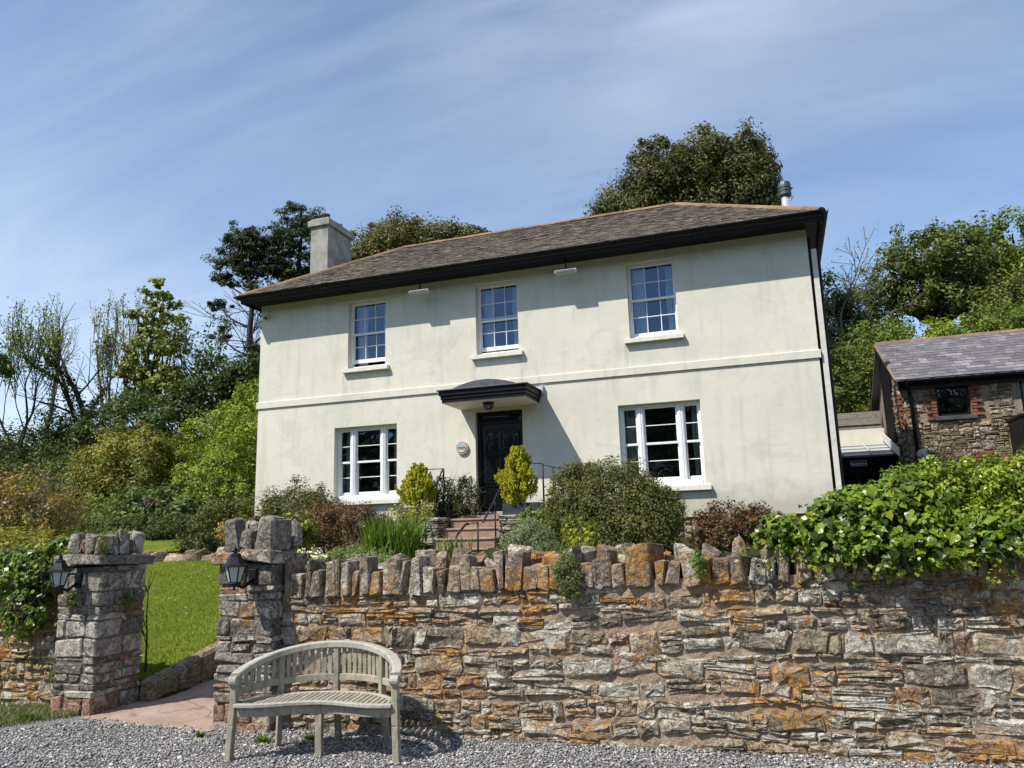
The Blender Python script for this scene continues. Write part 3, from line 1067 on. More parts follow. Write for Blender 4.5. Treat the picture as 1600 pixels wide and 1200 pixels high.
def pillar(label, x0, x1, y0, y1, zc, ztop, seed, redfoot, side):
    t = thing('gate_pillar', label, 'gate pillar', ((x0+x1)/2, (y0+y1)/2, 0), 0, 'stone pillars either side of the gateway')
    r = np.random.default_rng(seed)
    m = MB(); m.box(x0+0.012, x1-0.012, y0+0.012, y1-0.012, -0.05, zc, 0.02)
    m.build('mortar', MAT['mortar_grey'], t)
    z = -0.03; pcs = []
    Wd, Dp = x1-x0, y1-y0
    while z < zc-0.03:
        h = min(r.choice([0.06, 0.09, 0.12, 0.16, 0.19], p=[.2, .22, .22, .2, .16])*r.uniform(.9, 1.1), zc-z)
        if zc-(z+h) < 0.05: h = zc-z
        # front row; the corner stones reach round into the sides
        n = r.choice([1, 2, 3], p=[0.2, 0.5, 0.3]) if h > 0.1 else r.choice([2, 3], p=[.6, .4])
        cut = np.sort(r.uniform(0.25, 0.75, n-1)) if n > 1 else np.array([])
        if n == 3: cut = np.array([r.uniform(.2, .4), r.uniform(.6, .8)])
        e = np.concatenate([[0], cut, [1]])*Wd+x0
        dl, dr = r.uniform(0.16, 0.36, 2)
        for i in range(n):
            d = dl if i == 0 else dr if i == n-1 else 0.14
            pr = r.uniform(-0.004, 0.022)
            sx = e[i+1]-e[i]-0.006
            rnd = r.random(3)
            if z < redfoot: rnd[1] = r.uniform(.86, 1); rnd[0] = r.uniform(.6, 1)
            Vs, Fs = rough_block(r, sx, d, h-0.006, 0.006, 0, min(0.014, h*.16))
            pcs.append((Vs+np.array([(e[i]+e[i+1])/2+(r.uniform(0, .012) if i == n-1 else -r.uniform(0, .012) if i == 0 else 0), y0+d/2-pr, z+h/2]), Fs, rnd))
        for xe, d0, s in ((x0, dl, -1), (x1, dr, 1)):
            rem = Dp-d0
            q = 1 if rem < 0.3 else 2
            ee = np.linspace(d0, Dp, q+1)
            if q == 2: ee[1] += r.uniform(-.08, .08)
            for i in range(q):
                Vs, Fs = rough_block(r, 0.14, ee[i+1]-ee[i]-0.006, h-0.006, 0.006, 0, min(0.014, h*.16))
                rnd = r.random(3)
                if z < redfoot: rnd[1] = r.uniform(.8, 1)
                pcs.append((Vs+np.array([xe-s*0.07+s*r.uniform(-.002, .016), y0+(ee[i]+ee[i+1])/2, z+h/2]), Fs, rnd))
        z += h
    emit(t, 'stone', 'small_stone_filling', pcs, MAT['pillar'])
    # capping slab of two stones
    e = [x0-0.05, x0+Wd*r.uniform(.3, .6), x1+0.04]
    pcs = []
    for i in range(2):
        Vs, Fs = rough_block(r, e[i+1]-e[i]-0.006, Dp+0.14, 0.10, 0.007, 0, 0.012)
        pcs.append((Vs+np.array([(e[i]+e[i+1])/2, (y0+y1)/2, zc+0.052]), Fs, np.array([r.uniform(.4, .9), r.uniform(.3, .7), r.random()])))
    emit(t, 'cap_stone', 'cap_filling', pcs, MAT['coping'] if side == 'r' else MAT['pillar'])
    # upright stones round the top
    pcs = []
    zb = zc+0.10
    def up(cx, cy, w, d, h, lean=0.0):
        Vs, Fs = rough_block(r, w*.92, d, h*r.uniform(.9, 1.04), 0.016, r.uniform(0.02, .22), 0.024)
        Vs = Vs @ roty(lean+r.normal(0, .05)).T @ rotz(r.normal(0, .14)).T
        pcs.append((Vs+np.array([cx, cy, zb+h/2]), Fs, r.random(3)))
    H = ztop-zb
    if side == 'r':
        up(x0+0.10, y0+0.10, 0.17, 0.2, H*0.98)
        up(x0+0.26, y0+0.09, 0.13, 0.16, H*0.66)
        up(x0+0.36, y0+0.10, 0.10, 0.16, H*0.75, 0.1)
        up(x1-0.11, y0+0.13, 0.20, 0.26, H*1.0)
        up(x0+0.10, y1-0.07, 0.17, 0.14, H*0.9)
        up(x0+0.30, y1-0.06, 0.15, 0.13, H*1.05)
        up(x1-0.06, y1-0.02, 0.14, 0.12, H*0.8)
    else:
        up(x0+0.06, y0+0.12, 0.13, 0.2, H*0.98)
        up(x0+0.17, y0+0.09, 0.06, 0.14, H*0.55)
        up(x0+0.31, y0+0.11, 0.19, 0.2, H*0.86)
        up(x1-0.09, y0+0.12, 0.12, 0.2, H*0.8)
        up(x1-0.10, y0+0.30, 0.17, 0.13, H*0.9)
        up(x1-0.11, y1-0.10, 0.2, 0.18, H*0.98)
        up(x0+0.10, y1-0.12, 0.18, 0.2, H*0.95)
        up(x0+0.28, y1-0.10, 0.13, 0.16, H*0.8)
    emit(t, 'coping_stone', 'coping_filling', pcs, MAT['pillar'])
    m = MB(); m.box(x0+0.08, x1-0.08, y0+0.1, y1-0.08, zb, zb+H*0.45, 0.03)
    m.build('top_fill', MAT['mortar_grey'], t)
    return t


pillar('stone gate pillar on the left of the gateway with plants growing out of its top', -6.86, -6.35, 6.0, 6.58, 1.385, 1.735, 4, 0.10, 'l')
pillar('stone gate pillar beside the bench with orange lichen on its capping slab and red stones at its foot', -4.80, -4.23, 5.83, 6.24, 1.40, 1.80, 12, 0.30, 'r')

# kerb wall along the lawn side of the path
kb = thing('kerb', 'low curved stone kerb holding up the lawn beside the path', 'kerb', (-6.3, 7.2, 0))
r = np.random.default_rng(31)
y = 6.55; pcs = []
while y < 9.4:
    L = r.uniform(0.3, 0.42)
    yc = y+L/2; xk = float(kerb_x(yc)); a = math.atan2(float(kerb_x(yc+.1)-kerb_x(yc-.1)), 0.2)
    zt = float(0.17+0.172*(yc-6.5))+0.035
    Vs, Fs = chamfer(0.09, L*.497, (zt+0.05)/2, 0.03); Vs = Vs+r.normal(0, .003, Vs.shape); Vs[:, 2] += np.where(Vs[:, 2] > 0, .172*Vs[:, 1], 0)
    pcs.append((Vs @ rotz(-a).T+np.array([xk-0.09, yc, zt/2-0.02]), Fs, r.random(3)))
    y += L
emit(kb, 'stone', 'stone_filling', pcs, MAT['barn'])

# low rock edge between the two lawns
re_ = thing('rock_edging', 'low rockery edge of rough stones between the lower and the upper lawn', 'rock edging', (-13, 12.8, 1.1))
pcs = []
x = -17.0
while x < -8.5:
    w = r.uniform(0.2, 0.5); h = r.uniform(0.2, 0.36)
    Vs, Fs = rough_block(r, w, 0.3, h, 0.03, 0.15)
    pcs.append((Vs @ rotz(r.normal(0, .2)).T+np.array([x, 12.72+r.normal(0, .05), 1.18+h/2-.05]), Fs, r.random(3)))
    x += w*0.95
emit(re_, 'stone', 'stone_filling', pcs, MAT['barn'])

# ---------------------------------------------------------------- the house
YF = 15.0
HX0, HX1 = -11.45, 0.92
HYB = 19.7
house = thing('house', 'two storey cream rendered house with slate hipped roof and black front door', 'house', (-5.27, 17.3, 1.8))
UP = [(-9.05, -8.09), (-5.89, -4.93), (-2.57, -1.60)]
UZ = (5.37, 6.95)
GR = [(-9.37, -7.80), (-2.89, -1.29)]
GZ = (2.40, 4.03)
DX = (-5.95, -4.90); DZ = (2.03, 4.13)
ops = [(a, b, *UZ) for a, b in UP]+[(a, b, *GZ) for a, b in GR]+[(*DX, *DZ)]
xb = sorted({HX0, HX1} | {v for o in ops for v in o[:2]})
zb = sorted({1.80, 7.17} | {v for o in ops for v in o[2:]})
m = MB()


def inside(cx, cz):
    return any(a < cx < b and c < cz < d for a, b, c, d in ops)


TH = 0.32
gxv = {(i, k): n for n, (i, k) in enumerate((i, k) for i in range(len(xb)) for k in range(len(zb)))}
Vf = [(xb[i], YF, zb[k]) for i in range(len(xb)) for k in range(len(zb))]
Vb = [(xb[i], YF+TH, zb[k]) for i in range(len(xb)) for k in range(len(zb))]
nv = len(Vf); Fc = []
for i in range(len(xb)-1):
    for k in range(len(zb)-1):
        if inside((xb[i]+xb[i+1])/2, (zb[k]+zb[k+1])/2): continue
        q = (gxv[i, k], gxv[i+1, k], gxv[i+1, k+1], gxv[i, k+1])
        Fc.append(q); Fc.append(tuple(v+nv for v in q[::-1]))
for a, b, c_, d in ops:
    i0, i1, k0, k1 = xb.index(a), xb.index(b), zb.index(c_), zb.index(d)
    for i in range(i0, i1):
        Fc.append((gxv[i, k0], gxv[i, k0]+nv, gxv[i+1, k0]+nv, gxv[i+1, k0])); Fc.append((gxv[i, k1], gxv[i+1, k1], gxv[i+1, k1]+nv, gxv[i, k1]+nv))
    for k in range(k0, k1):
        Fc.append((gxv[i0, k], gxv[i0, k+1], gxv[i0, k+1]+nv, gxv[i0, k]+nv)); Fc.append((gxv[i1, k], gxv[i1, k]+nv, gxv[i1, k+1]+nv, gxv[i1, k+1]))
m.add(Vf+Vb, Fc)
nl = len(zb)
for i in (0, len(xb)-1):    # end faces of the front wall
    for k in range(nl-1):
        Fq = [(gxv[i, k], gxv[i, k+1], gxv[i, k+1]+nv, gxv[i, k]+nv)]
        m.f += Fq
V = np.concatenate(m.v)
me = mesh_np('wall', V-world_off(house), m.f, MAT['render'])
link('wall', me, house)
m = MB()   # side and rear walls
m.box(HX0, HX0+0.3, YF+TH, HYB, 1.2, 7.17, 0.002).build('wall', MAT['render'], house)
MB().box(HX1-0.3, HX1, YF+TH, HYB, 1.2, 7.17, 0.002).build('wall', MAT['render'], house)
MB().box(HX0+0.3, HX1-0.3, HYB-0.3, HYB, 1.2, 7.17, 0.002).build('wall', MAT['render'], house)
MB().box(HX0+0.3, HX1-0.3, YF+TH, HYB-0.3, 4.55, 4.85, 0.002).build('floor', MAT['interior'], house)
MB().box(HX0+0.3, HX1-0.3, YF+TH, HYB-0.3, 1.7, 2.0, 0.002).build('floor', MAT['interior'], house)
for xw in (-6.9, -4.2, -7.0, -3.6):
    z0 = 2.0 if xw in (-6.9, -4.2) else 4.85
    MB().box(xw-.05, xw+.05, YF+TH, HYB-0.3, z0, z0+(2.55 if z0 == 2.0 else 2.3), 0.002).build('partition', MAT['interior'], house)
MB().box(HX0+0.3, HX1-0.3, YF+2.9, YF+3.0, 2.0, 4.55, 0.002).build('partition', MAT['interior'], house)
MB().box(HX0+0.3, HX1-0.3, YF+2.9, YF+3.0, 4.85, 7.1, 0.002).build('partition', MAT['interior'], house)
# string course with a weathered top edge, and a plinth of rough stone under the render
m = MB(); m.prism([(YF-0.035, 4.625), (YF+0.02, 4.625), (YF+0.02, 4.79), (YF-0.028, 4.775), (YF-0.035, 4.768)], HX0-0.035, HX1+0.035, 0)
m.build('string_course', MAT['render'], house)
pl = MB(); pl.box(HX0+0.02, HX1-0.02, YF+0.04, YF+0.30, 0.9, 1.80, 0.002)
pl.build('plinth', MAT['mortar_barn'], house)
pcs = []
for (x, z, w, h) in pack(r, 4.75, 0.72, (0.05, 0.04), [(1, (0.12, 0.4), (0.06, 0.16))]):
    Vs, Fs = face_stone(r, w-.02, h-.02, r.uniform(0.02, 0.05), 0.05)
    pcs.append((place(Vs, (HX1-4.77+x, YF+0.035, 1.10+z), (1, 0, 0), (0, -1, 0)), Fs, r.random(3)))
emit(house, 'plinth_stone', 'plinth_filling', pcs, MAT['barn'], 120)

# ---- sash windows
def bars(frame, x0, x1, z0, z1, nx, nz, y, wd=0.017):
    for i in range(1, nx):
        xx = x0+(x1-x0)*i/nx; frame.box(xx-wd/2, xx+wd/2, y-0.012, y+0.012, z0, z1, 0.003)
    for k in range(1, nz):
        zc = z0+(z1-z0)*k/nz; frame.box(x0, x1, y-0.0135, y+0.0135, zc-wd/2, zc+wd/2, 0.003)


def sash(parent, x0, x1, z0, z1, nx, nz, y, bot=0.045, top=0.034, st=0.030):
    f = MB()
    f.box(x0, x0+st, y-0.02, y+0.02, z0, z1, 0.004); f.box(x1-st, x1, y-0.02, y+0.02, z0, z1, 0.004)
    f.box(x0+st, x1-st, y-0.021, y+0.021, z0, z0+bot, 0.004); f.box(x0+st, x1-st, y-0.021, y+0.021, z1-top, z1, 0.004)
    bars(f, x0+st, x1-st, z0+bot, z1-top, nx, nz, y)
    f.build('sash', MAT['white'], parent)
    gx0, gx1, gz0, gz1 = x0+st, x1-st, z0+bot, z1-top
    for i in range(nx):
        for k in range(nz):
            a0, a1 = gx0+(gx1-gx0)*i/nx+.009, gx0+(gx1-gx0)*(i+1)/nx-.009
            c0, c1 = gz0+(gz1-gz0)*k/nz+.009, gz0+(gz1-gz0)*(k+1)/nz-.009
            V = np.array([(a0, y+.004, c0), (a1, y+.004, c0), (a1, y+.004, c1), (a0, y+.004, c1)])
            V[:, 1] += r.normal(0, 0.0012, 4)
            c = V.mean(0)
            link('pane', mesh_np('pane', V-c, [(0, 1, 2, 3)], MAT['glass']), parent, c-world_off(parent))


def win_frame(x0, x1, z0, z1, yo, fw_=0.055, lower=0.05):
    f = MB()
    f.box(x0, x0+fw_, yo, yo+0.13, z0, z1, 0.004); f.box(x1-fw_, x1, yo, yo+0.13, z0, z1, 0.004)
    f.box(x0+fw_, x1-fw_, yo+.001, yo+0.13, z1-fw_, z1, 0.004); f.box(x0+fw_, x1-fw_, yo-0.02, yo+0.13, z0, z0+lower, 0.004)
    return f


def put_sill(w, x0, x1, z):
    s = MB(); s.prism([(YF-0.105, z-0.105), (YF+0.16, z-0.105), (YF+0.16, z+0.004), (YF-0.105, z-0.022)], x0-0.10, x1+0.10, 0)
    s.build('sill', MAT['sill'], w)


def curtain(x0, x1, y, z0, z1, label, group, mat, folds=5):
    n = folds*8
    xs_ = np.linspace(x0, x1, n+1)
    V, F = [], []
    for k, z in enumerate(np.linspace(z0, z1, 7)):
        for i, x in enumerate(xs_):
            V.append((x+0.01*math.sin(k*1.3+i), y+0.035*math.sin(i/8*2*math.pi)*(0.6+0.4*math.sin(k*.7+1)), z))
    for k in range(6):
        for i in range(n):
            a = k*(n+1)+i; F.append((a, a+1, a+n+2, a+n+1))
    V = np.array(V); c = V.mean(0)
    o = link('curtain', mesh_np('curtain', V-c, F, mat, True), None, c)
    tag(o, label, 'curtain', group)


upl = ['left', 'middle', 'right']
for i, (a, b) in enumerate(UP):
    yo = YF+0.13
    gap = (0.10, 0.06, 0.0)[i]
    f = win_frame(a, b, UZ[0], UZ[1], yo, 0.034)
    w = f.build('window', MAT['white'], house)
    zi0, zi1 = UZ[0]+0.05, UZ[1]-0.034
    mid = (zi0+zi1)/2+0.02
    sash(w, a+.034, b-.034, mid-0.02-(0.05 if i == 1 else 0), zi1-(0.0), 3, 2, yo+0.045)
    sash(w, a+.034, b-.034, zi0+gap, mid+0.02+(gap*0.3), 3, 2, yo+0.092, bot=0.085)
    put_sill(w, a, b, UZ[0])
    for s, x0, x1 in (('left', a+.06, a+.30), ('right', b-.24, b-.06)):
        curtain(x0, x1, yo+0.26, UZ[0]+0.05, UZ[1]-0.05, f'pale blue curtain hanging at the {s} side of the {upl[i]} upstairs window', 'curtains at the upstairs windows', MAT['curtain'], 4 if s == 'left' else 3)
for i, (a, b) in enumerate(GR):
    yo = YF+0.13
    w = win_frame(a, b, GZ[0], GZ[1], yo, 0.055, 0.11).build('window', MAT['white'], house)
    sw, mu = 0.29, 0.125
    xs3 = [(a+.055, a+.055+sw), (a+.055+sw+mu, b-.055-sw-mu), (b-.055-sw, b-.055)]
    zi0, zi1 = GZ[0]+0.11, GZ[1]-0.055
    mid = (zi0+zi1)/2
    for (x0, x1) in xs3:
        sash(w, x0, x1, mid-0.02, zi1, 1, 2, yo+0.05)
        sash(w, x0, x1, zi0, mid+0.025, 1, 2, yo+0.096, bot=0.07)
    for x0 in (xs3[0][1], xs3[1][1]):
        mm = MB(); mm.box(x0, x0+mu, yo-.006, yo+.13, zi0, zi1, .004); mm.box(x0+.03, x0+mu-.045, yo-.02, yo, zi0+.002, zi1-.002, .006); mm.box(x0+mu-.035, x0+mu-.015, yo-.016, yo, zi0+.002, zi1-.002, .005)
        mm.build('mullion', MAT['white'], w)
    put_sill(w, a, b, GZ[0])
nm = ('left', 'right')
curtain(GR[0][0]+.06, GR[0][0]+.30, YF+.42, GZ[0]+.05, GZ[1]-.05, 'grey green curtain at the left side of the left ground floor window', 'curtains at the ground floor windows', MAT['curtain_green'], 4)
curtain(GR[0][1]-.28, GR[0][1]-.06, YF+.42, GZ[0]+.05, GZ[1]-.05, 'grey green curtain at the right side of the left ground floor window', 'curtains at the ground floor windows', MAT['curtain_green'], 4)
curtain(GR[1][0]+.06, GR[1][0]+.36, YF+.42, GZ[0]+.05, GZ[1]-.05, 'grey green curtain at the left side of the right ground floor window', 'curtains at the ground floor windows', MAT['curtain_green'], 5)
curtain(GR[1][1]-.22, GR[1][1]-.06, YF+.42, GZ[0]+.05, GZ[1]-.05, 'grey green curtain at the right side of the right ground floor window', 'curtains at the ground floor windows', MAT['curtain_green'], 3)

# ---- front door
dy = YF+0.16
dr = MB()
dr.box(DX[0]+.07, DX[1]-.07, dy, dy+.05, DZ[0]+.02, DZ[1]-.27, .004)
door = dr.build('door', MAT['door'], house)
m = MB()
m.box(DX[0], DX[0]+.07, dy-.05, dy+.1, DZ[0], DZ[1], .005); m.box(DX[1]-.07, DX[1], dy-.05, dy+.1, DZ[0], DZ[1], .005)
m.box(DX[0]+.07, DX[1]-.07, dy-.049, dy+.1, DZ[1]-.07, DZ[1], .005); m.box(DX[0]+.07, DX[1]-.07, dy-.03, dy+.1, DZ[1]-.27, DZ[1]-.20, .005)
m.build('frame', MAT['black'], door)
tpane = np.array([(DX[0]+.07, dy+.03, DZ[1]-.2), (DX[1]-.07, dy+.03, DZ[1]-.2), (DX[1]-.07, dy+.03, DZ[1]-.07), (DX[0]+.07, dy+.03, DZ[1]-.07)])
link('pane', mesh_np('pane', tpane-tpane.mean(0), [(0, 1, 2, 3)], MAT['glass']), door, tpane.mean(0)-world_off(door))
dw0, dw1 = DX[0]+.07, DX[1]-.07
cw = (dw1-dw0)/2
for i in range(2):
    x0 = dw0+i*cw+.09-(.03 if i else 0); x1 = dw0+(i+1)*cw-.06-(.03 if i else 0)
    for k, (z0, z1) in enumerate(((DZ[0]+.18, DZ[0]+.52), (DZ[0]+.62, DZ[0]+1.10), (DZ[0]+1.30, DZ[0]+1.66))):
        p = MB()
        p.box(x0-.03, x0, dy-.022, dy+.004, z0-.03, z1+.03, .008); p.box(x1, x1+.03, dy-.022, dy+.004, z0-.03, z1+.03, .008)
        p.box(x0, x1, dy-.021, dy+.004, z0-.03, z0, .008); p.box(x0, x1, dy-.021, dy+.004, z1, z1+.03, .008)
        if k < 2: p.box(x0+.03, x1-.03, dy-.012, dy+.002, z0+.03, z1-.03, .01)
        p.build('panel', MAT['door'], door)
        if k == 2:
            q = np.array([(x0, dy-.005, z0), (x1, dy-.005, z0), (x1, dy-.005, z1), (x0, dy-.005, z1)])
            link('pane', mesh_np('pane', q-q.mean(0), [(0, 1, 2, 3)], MAT['glass']), door, q.mean(0)-world_off(door))
m = MB(); m.lathe([(.0, 0), (.02, .0), (.026, .02), (.018, .04), (0.0, .045)], (0, 0, 0), 12)
Vk = np.concatenate(m.v) @ rotx(R(90)).T + np.array([dw1-.07, dy, DZ[0]+1.0])
link('handle', mesh_np('handle', Vk-Vk.mean(0), m.f, MAT['grey_metal'], True), door, Vk.mean(0)-world_off(door))
MB().box(DX[0]-.03, DX[1]+.03, YF-.16, YF+.2, DZ[0]-.075, DZ[0]+.001, .01).build('doorstep', MAT['concrete'], house)

# ---- flat door canopy with a curved lead top
cn = MB(); CX0, CX1, CY = -6.33, -4.47, 13.98
cn.box(CX0+.05, CX1-.05, CY+.05, YF+.02, 4.20, 4.225, .003)
can = cn.build('canopy', MAT['soffit'], house)
m = MB()
for (d, z0, z1) in ((0.0, 4.345, 4.44), (0.025, 4.275, 4.343), (0.045, 4.205, 4.273)):
    m.box(CX0+d, CX1-d, CY+d, CY+d+.04, z0, z1, .006)
    m.box(CX0+d+.001, CX0+d+.04, CY+d+.04, YF-.001, z0, z1-.001, .006); m.box(CX1-d-.04, CX1-d-.001, CY+d+.04, YF-.001, z0, z1-.001, .006)
m.build('fascia', MAT['gutterblack'], can)
m = MB(); m.box(CX0-.04, CX1+.04, CY-.04, YF-.002, 4.441, 4.468, .008)
m.build('roof_edge', MAT['lead'], can)
arc = [(-6.17+1.54*i/16, 4.466+0.17*math.sin(math.pi*i/16)**0.9) for i in range(17)]
m = MB(); m.prism(arc, CY+.12, YF-.003, 1)
m.build('curved_top', MAT['lead'], can)
MB().box(CX1+.02, CX1+.06, YF-.09, YF, 4.40, 4.57, .004).build('flashing', MAT['steel'], can)
lm = MB(); lm.lathe([(0.0, 0), (.115, 0), (.12, -.03), (.10, -.035)], (-5.40, 14.35, 4.20), 20)
cl = tag(lm.build('ceiling_lamp', MAT['iron'], None), 'black caged bulkhead lamp under the door canopy', 'lamp')
MB().lathe([(.088, -.03), (.085, -.09), (.06, -.125), (0.0, -.135)], (-5.40, 14.35, 4.20), 20).build('glass', MAT['glass'], cl, True)
cg = MB()
for a in range(8):
    t = a*math.pi/4
    cg.tube([(-5.40+rr*math.cos(t), 14.35+rr*math.sin(t), 4.20-zz_) for rr, zz_ in ((.11, .03), (.105, .09), (.07, .14), (.0, .15))], .005, 5)
cg.tube([(-5.40+.108*math.cos(t), 14.35+.108*math.sin(t), 4.115) for t in np.linspace(0, 6.283, 20)], .005, 5)
cg.build('cage', MAT['iron'], cl)

# ---- roof
EX0, EX1, EY0 = -11.68, 1.20, 14.46
D = 2*(17.32-EY0)
EY1 = EY0+D; ZE, ZR = 7.27, 9.05
RX0, RX1, RY = EX0+D/2, EX1-D/2, EY0+D/2
m = MB()
e = [(EX0, EY0, ZE), (EX1, EY0, ZE), (EX1, EY1, ZE), (EX0, EY1, ZE), (RX0, RY, ZR), (RX1, RY, ZR)]
m.add(e+[(x, y, z-.10) for x, y, z in e[:4]], [(0, 1, 5, 4), (1, 2, 5), (2, 3, 4, 5), (3, 0, 4), (0, 6, 7, 1), (1, 7, 8, 2), (2, 8, 9, 3), (3, 9, 6, 0), (6, 9, 8, 7)])
roof = m.build('roof', MAT['tile'], house, rnd=np.array([.4, .4, .4]))
# slates on the front slope: thick, uneven courses
sl = math.hypot(RY-EY0, ZR-ZE); nrm = np.array([0, -(ZR-ZE), RY-EY0])/sl; upd = np.array([0, RY-EY0, ZR-ZE])/sl
rows = 36; gauge = sl/rows; pcs = []
for k in range(rows):
    s0 = k*gauge
    xa, xz = EX0+(D/2)*(s0/sl), EX1-(D/2)*(s0/sl)
    x = xa-r.uniform(0, .2)
    while x < xz-.02:
        w = r.uniform(.13, .20)
        a_, b_ = max(x, xa+.0), min(x+w-.006, xz)
        if b_-a_ > .05:
            L = gauge*1.25; t = r.uniform(.008, .019); lift = r.uniform(.007, .016)
            o3 = np.array([0, EY0, ZE])+upd*(s0-r.uniform(0, .02))
            P = []
            for xx, uu, hh in ((a_, 0, lift), (b_, 0, lift+r.normal(0, .003)), (b_, L, .002), (a_, L, .002)):
                base = o3+upd*uu
                P.append(np.array([xx, 0, 0])+base+nrm*hh)
            P = np.array(P); Q = P+nrm*t
            Vs = np.concatenate([P, Q])
            pcs.append((Vs, [(4, 5, 6, 7), (0, 1, 5, 4), (1, 2, 6, 5), (3, 0, 4, 7)], r.random(3)))
        x += w
emit(roof, 'slate', 'small_slate_filling', pcs, MAT['tile'])


def ridge_run(p, q, parent, mat, tile=0.42, rad=0.10, zoff=0.0, rr=r):
    p, q = np.array(p, float), np.array(q, float)
    L = np.linalg.norm(q-p); d = (q-p)/L; n = int(L/tile)
    sd = np.cross(d, [0, 0, 1.0]); sd /= np.linalg.norm(sd); u = np.cross(sd, d)
    pcs_ = []
    for i in range(n):
        a, b = p+d*L*i/n, p+d*L*((i+1)/n-.008/L)
        V, F = [], []
        k2 = rad*rr.uniform(.95, 1.08)
        for t, e_ in ((a, 1.0), (b, 1.04)):
            for j in range(7):
                th = math.pi*j/6
                V.append(t+sd*math.cos(th)*k2*e_+u*(math.sin(th)*k2*.75*e_-.05+zoff))
        for j in range(6):
            F.append((j, j+1, 8+j, 7+j))
        F += [tuple(range(7))[::-1], tuple(range(7, 14))]
        pcs_.append((np.array(V), F, rr.random(3)))
    emit(parent, 'ridge_tile', 'ridge_filling', pcs_, mat)


for p, q in (((RX0, RY, ZR), (RX1, RY, ZR)), ((EX0, EY0, ZE), (RX0, RY, ZR)), ((EX1, EY0, ZE), (RX1, RY, ZR)), ((EX0, EY1, ZE), (RX0, RY, ZR)), ((EX1, EY1, ZE), (RX1, RY, ZR))):
    ridge_run(p, q, roof, MAT['ridge'], zoff=.03)
# soffit, fascia, gutter
m = MB()
m.box(EX0+.04, EX1-.04, EY0+.04, EY1-.04, 7.145, 7.165, .002)
m.build('soffit', MAT['gutterblack'], roof)
m = MB()
m.box(EX0+.02, EX1-.02, EY0+.02, EY0+.05, 7.09, 7.25, .004); m.box(EX0+.02, EX1-.02, EY1-.05, EY1-.02, 7.09, 7.25, .004)
m.box(EX0+.02, EX0+.05, EY0+.05, EY1-.05, 7.09, 7.25, .004); m.box(EX1-.05, EX1-.02, EY0+.05, EY1-.05, 7.09, 7.25, .004)
m.build('fascia', MAT['gutterblack'], roof)
def half_pipe(m, p, q, rad, n=8):
    p, q = np.array(p, float), np.array(q, float); d = (q-p)/np.linalg.norm(q-p); sd = np.cross(d, [0, 0, 1.0])
    V, F = [], []
    for t in (p, q):
        for k2 in (rad, rad-.008):
            for j in range(n+1):
                th = math.pi+math.pi*j/n
                V.append(t+sd*math.cos(th)*k2+np.array([0, 0, 1])*math.sin(th)*k2)
    h = n+1
    for j in range(n):
        F += [(j, j+1, 2*h+j+1, 2*h+j), (h+j+1, h+j, 3*h+j, 3*h+j+1), (j, h+j, h+j+1, j+1), (2*h+j, 2*h+j+1, 3*h+j+1, 3*h+j)]
    F += [(0, 2*h, 3*h, h), (n, h+n, 3*h+n, 2*h+n)]
    m.add(V, F)
m = MB()
half_pipe(m, (EX0-.04, EY0-.04, 7.255), (EX1+.05, EY0-.04, 7.255), .062)
half_pipe(m, (EX1+.045, EY0-.10, 7.254), (EX1+.045, EY1, 7.254), .062)
half_pipe(m, (EX0-.045, EY0-.10, 7.254), (EX0-.045, EY1, 7.254), .062)
m.build('gutter', MAT['gutterblack'], roof)
# downpipe and end return on the right hand corner
m = MB(); m.tube([(HX1+.17, YF+.10, 1.3), (HX1+.17, YF+.10, 6.72), (HX1+.20, YF+.02, 6.95), (HX1+.25, YF-.3, 7.19)], .038, 10)
m.build('downpipe', MAT['gutterblack'], house)
MB().box(HX1, HX1+.056, YF+.06, YF+.10, 1.3, 7.0, .002).build('gap_shade_strip', MAT['gutterblack'], house)  # black strip put in for the shade in the gap beside the casing
MB().box(HX1+.055, HX1+.15, YF+.03, YF+.12, 1.3, 6.75, .004).build('pipe_casing', MAT['pipe'], house)
# chimney
m = MB(); m.box(-10.78, -10.26, 15.98, 17.12, 7.5, 9.43, .012)
ch = m.build('chimney', MAT['chimney'], house)
m = MB(); m.box(-10.84, -10.20, 15.92, 17.18, 9.432, 9.60, .012); m.box(-10.79, -10.25, 15.97, 17.13, 9.602, 9.66, .02)
m.build('chimney_cap', MAT['chimney'], ch)
for yy, hh, rr in ((16.25, .20, .105), (16.85, .15, .105)):
    MB().lathe([(rr*.95, 0), (rr, .02), (rr*.93, hh*.75), (rr*1.12, hh*.8), (rr*1.12, hh), (rr*.85, hh), (rr*.8, .02)], (-10.52, yy, 9.655), 18).build('chimney_pot', MAT['pot'], ch, True)
m = MB(); m.lathe([(.095, 7.4), (.095, 9.36)], (0.76, 18.5, 0), 20)
fl = m.build('flue', MAT['steel'], house, True)
m = MB(); m.lathe([(.10, 9.30), (.145, 9.36), (.145, 9.42), (.135, 9.425), (.135, 9.45), (.147, 9.455), (.147, 9.50), (.135, 9.505), (.135, 9.53), (.147, 9.535), (.147, 9.60), (.13, 9.68), (0, 9.70)], (0.76, 18.5, 0), 20)
m.build('cowl', MAT['cowl'], fl)

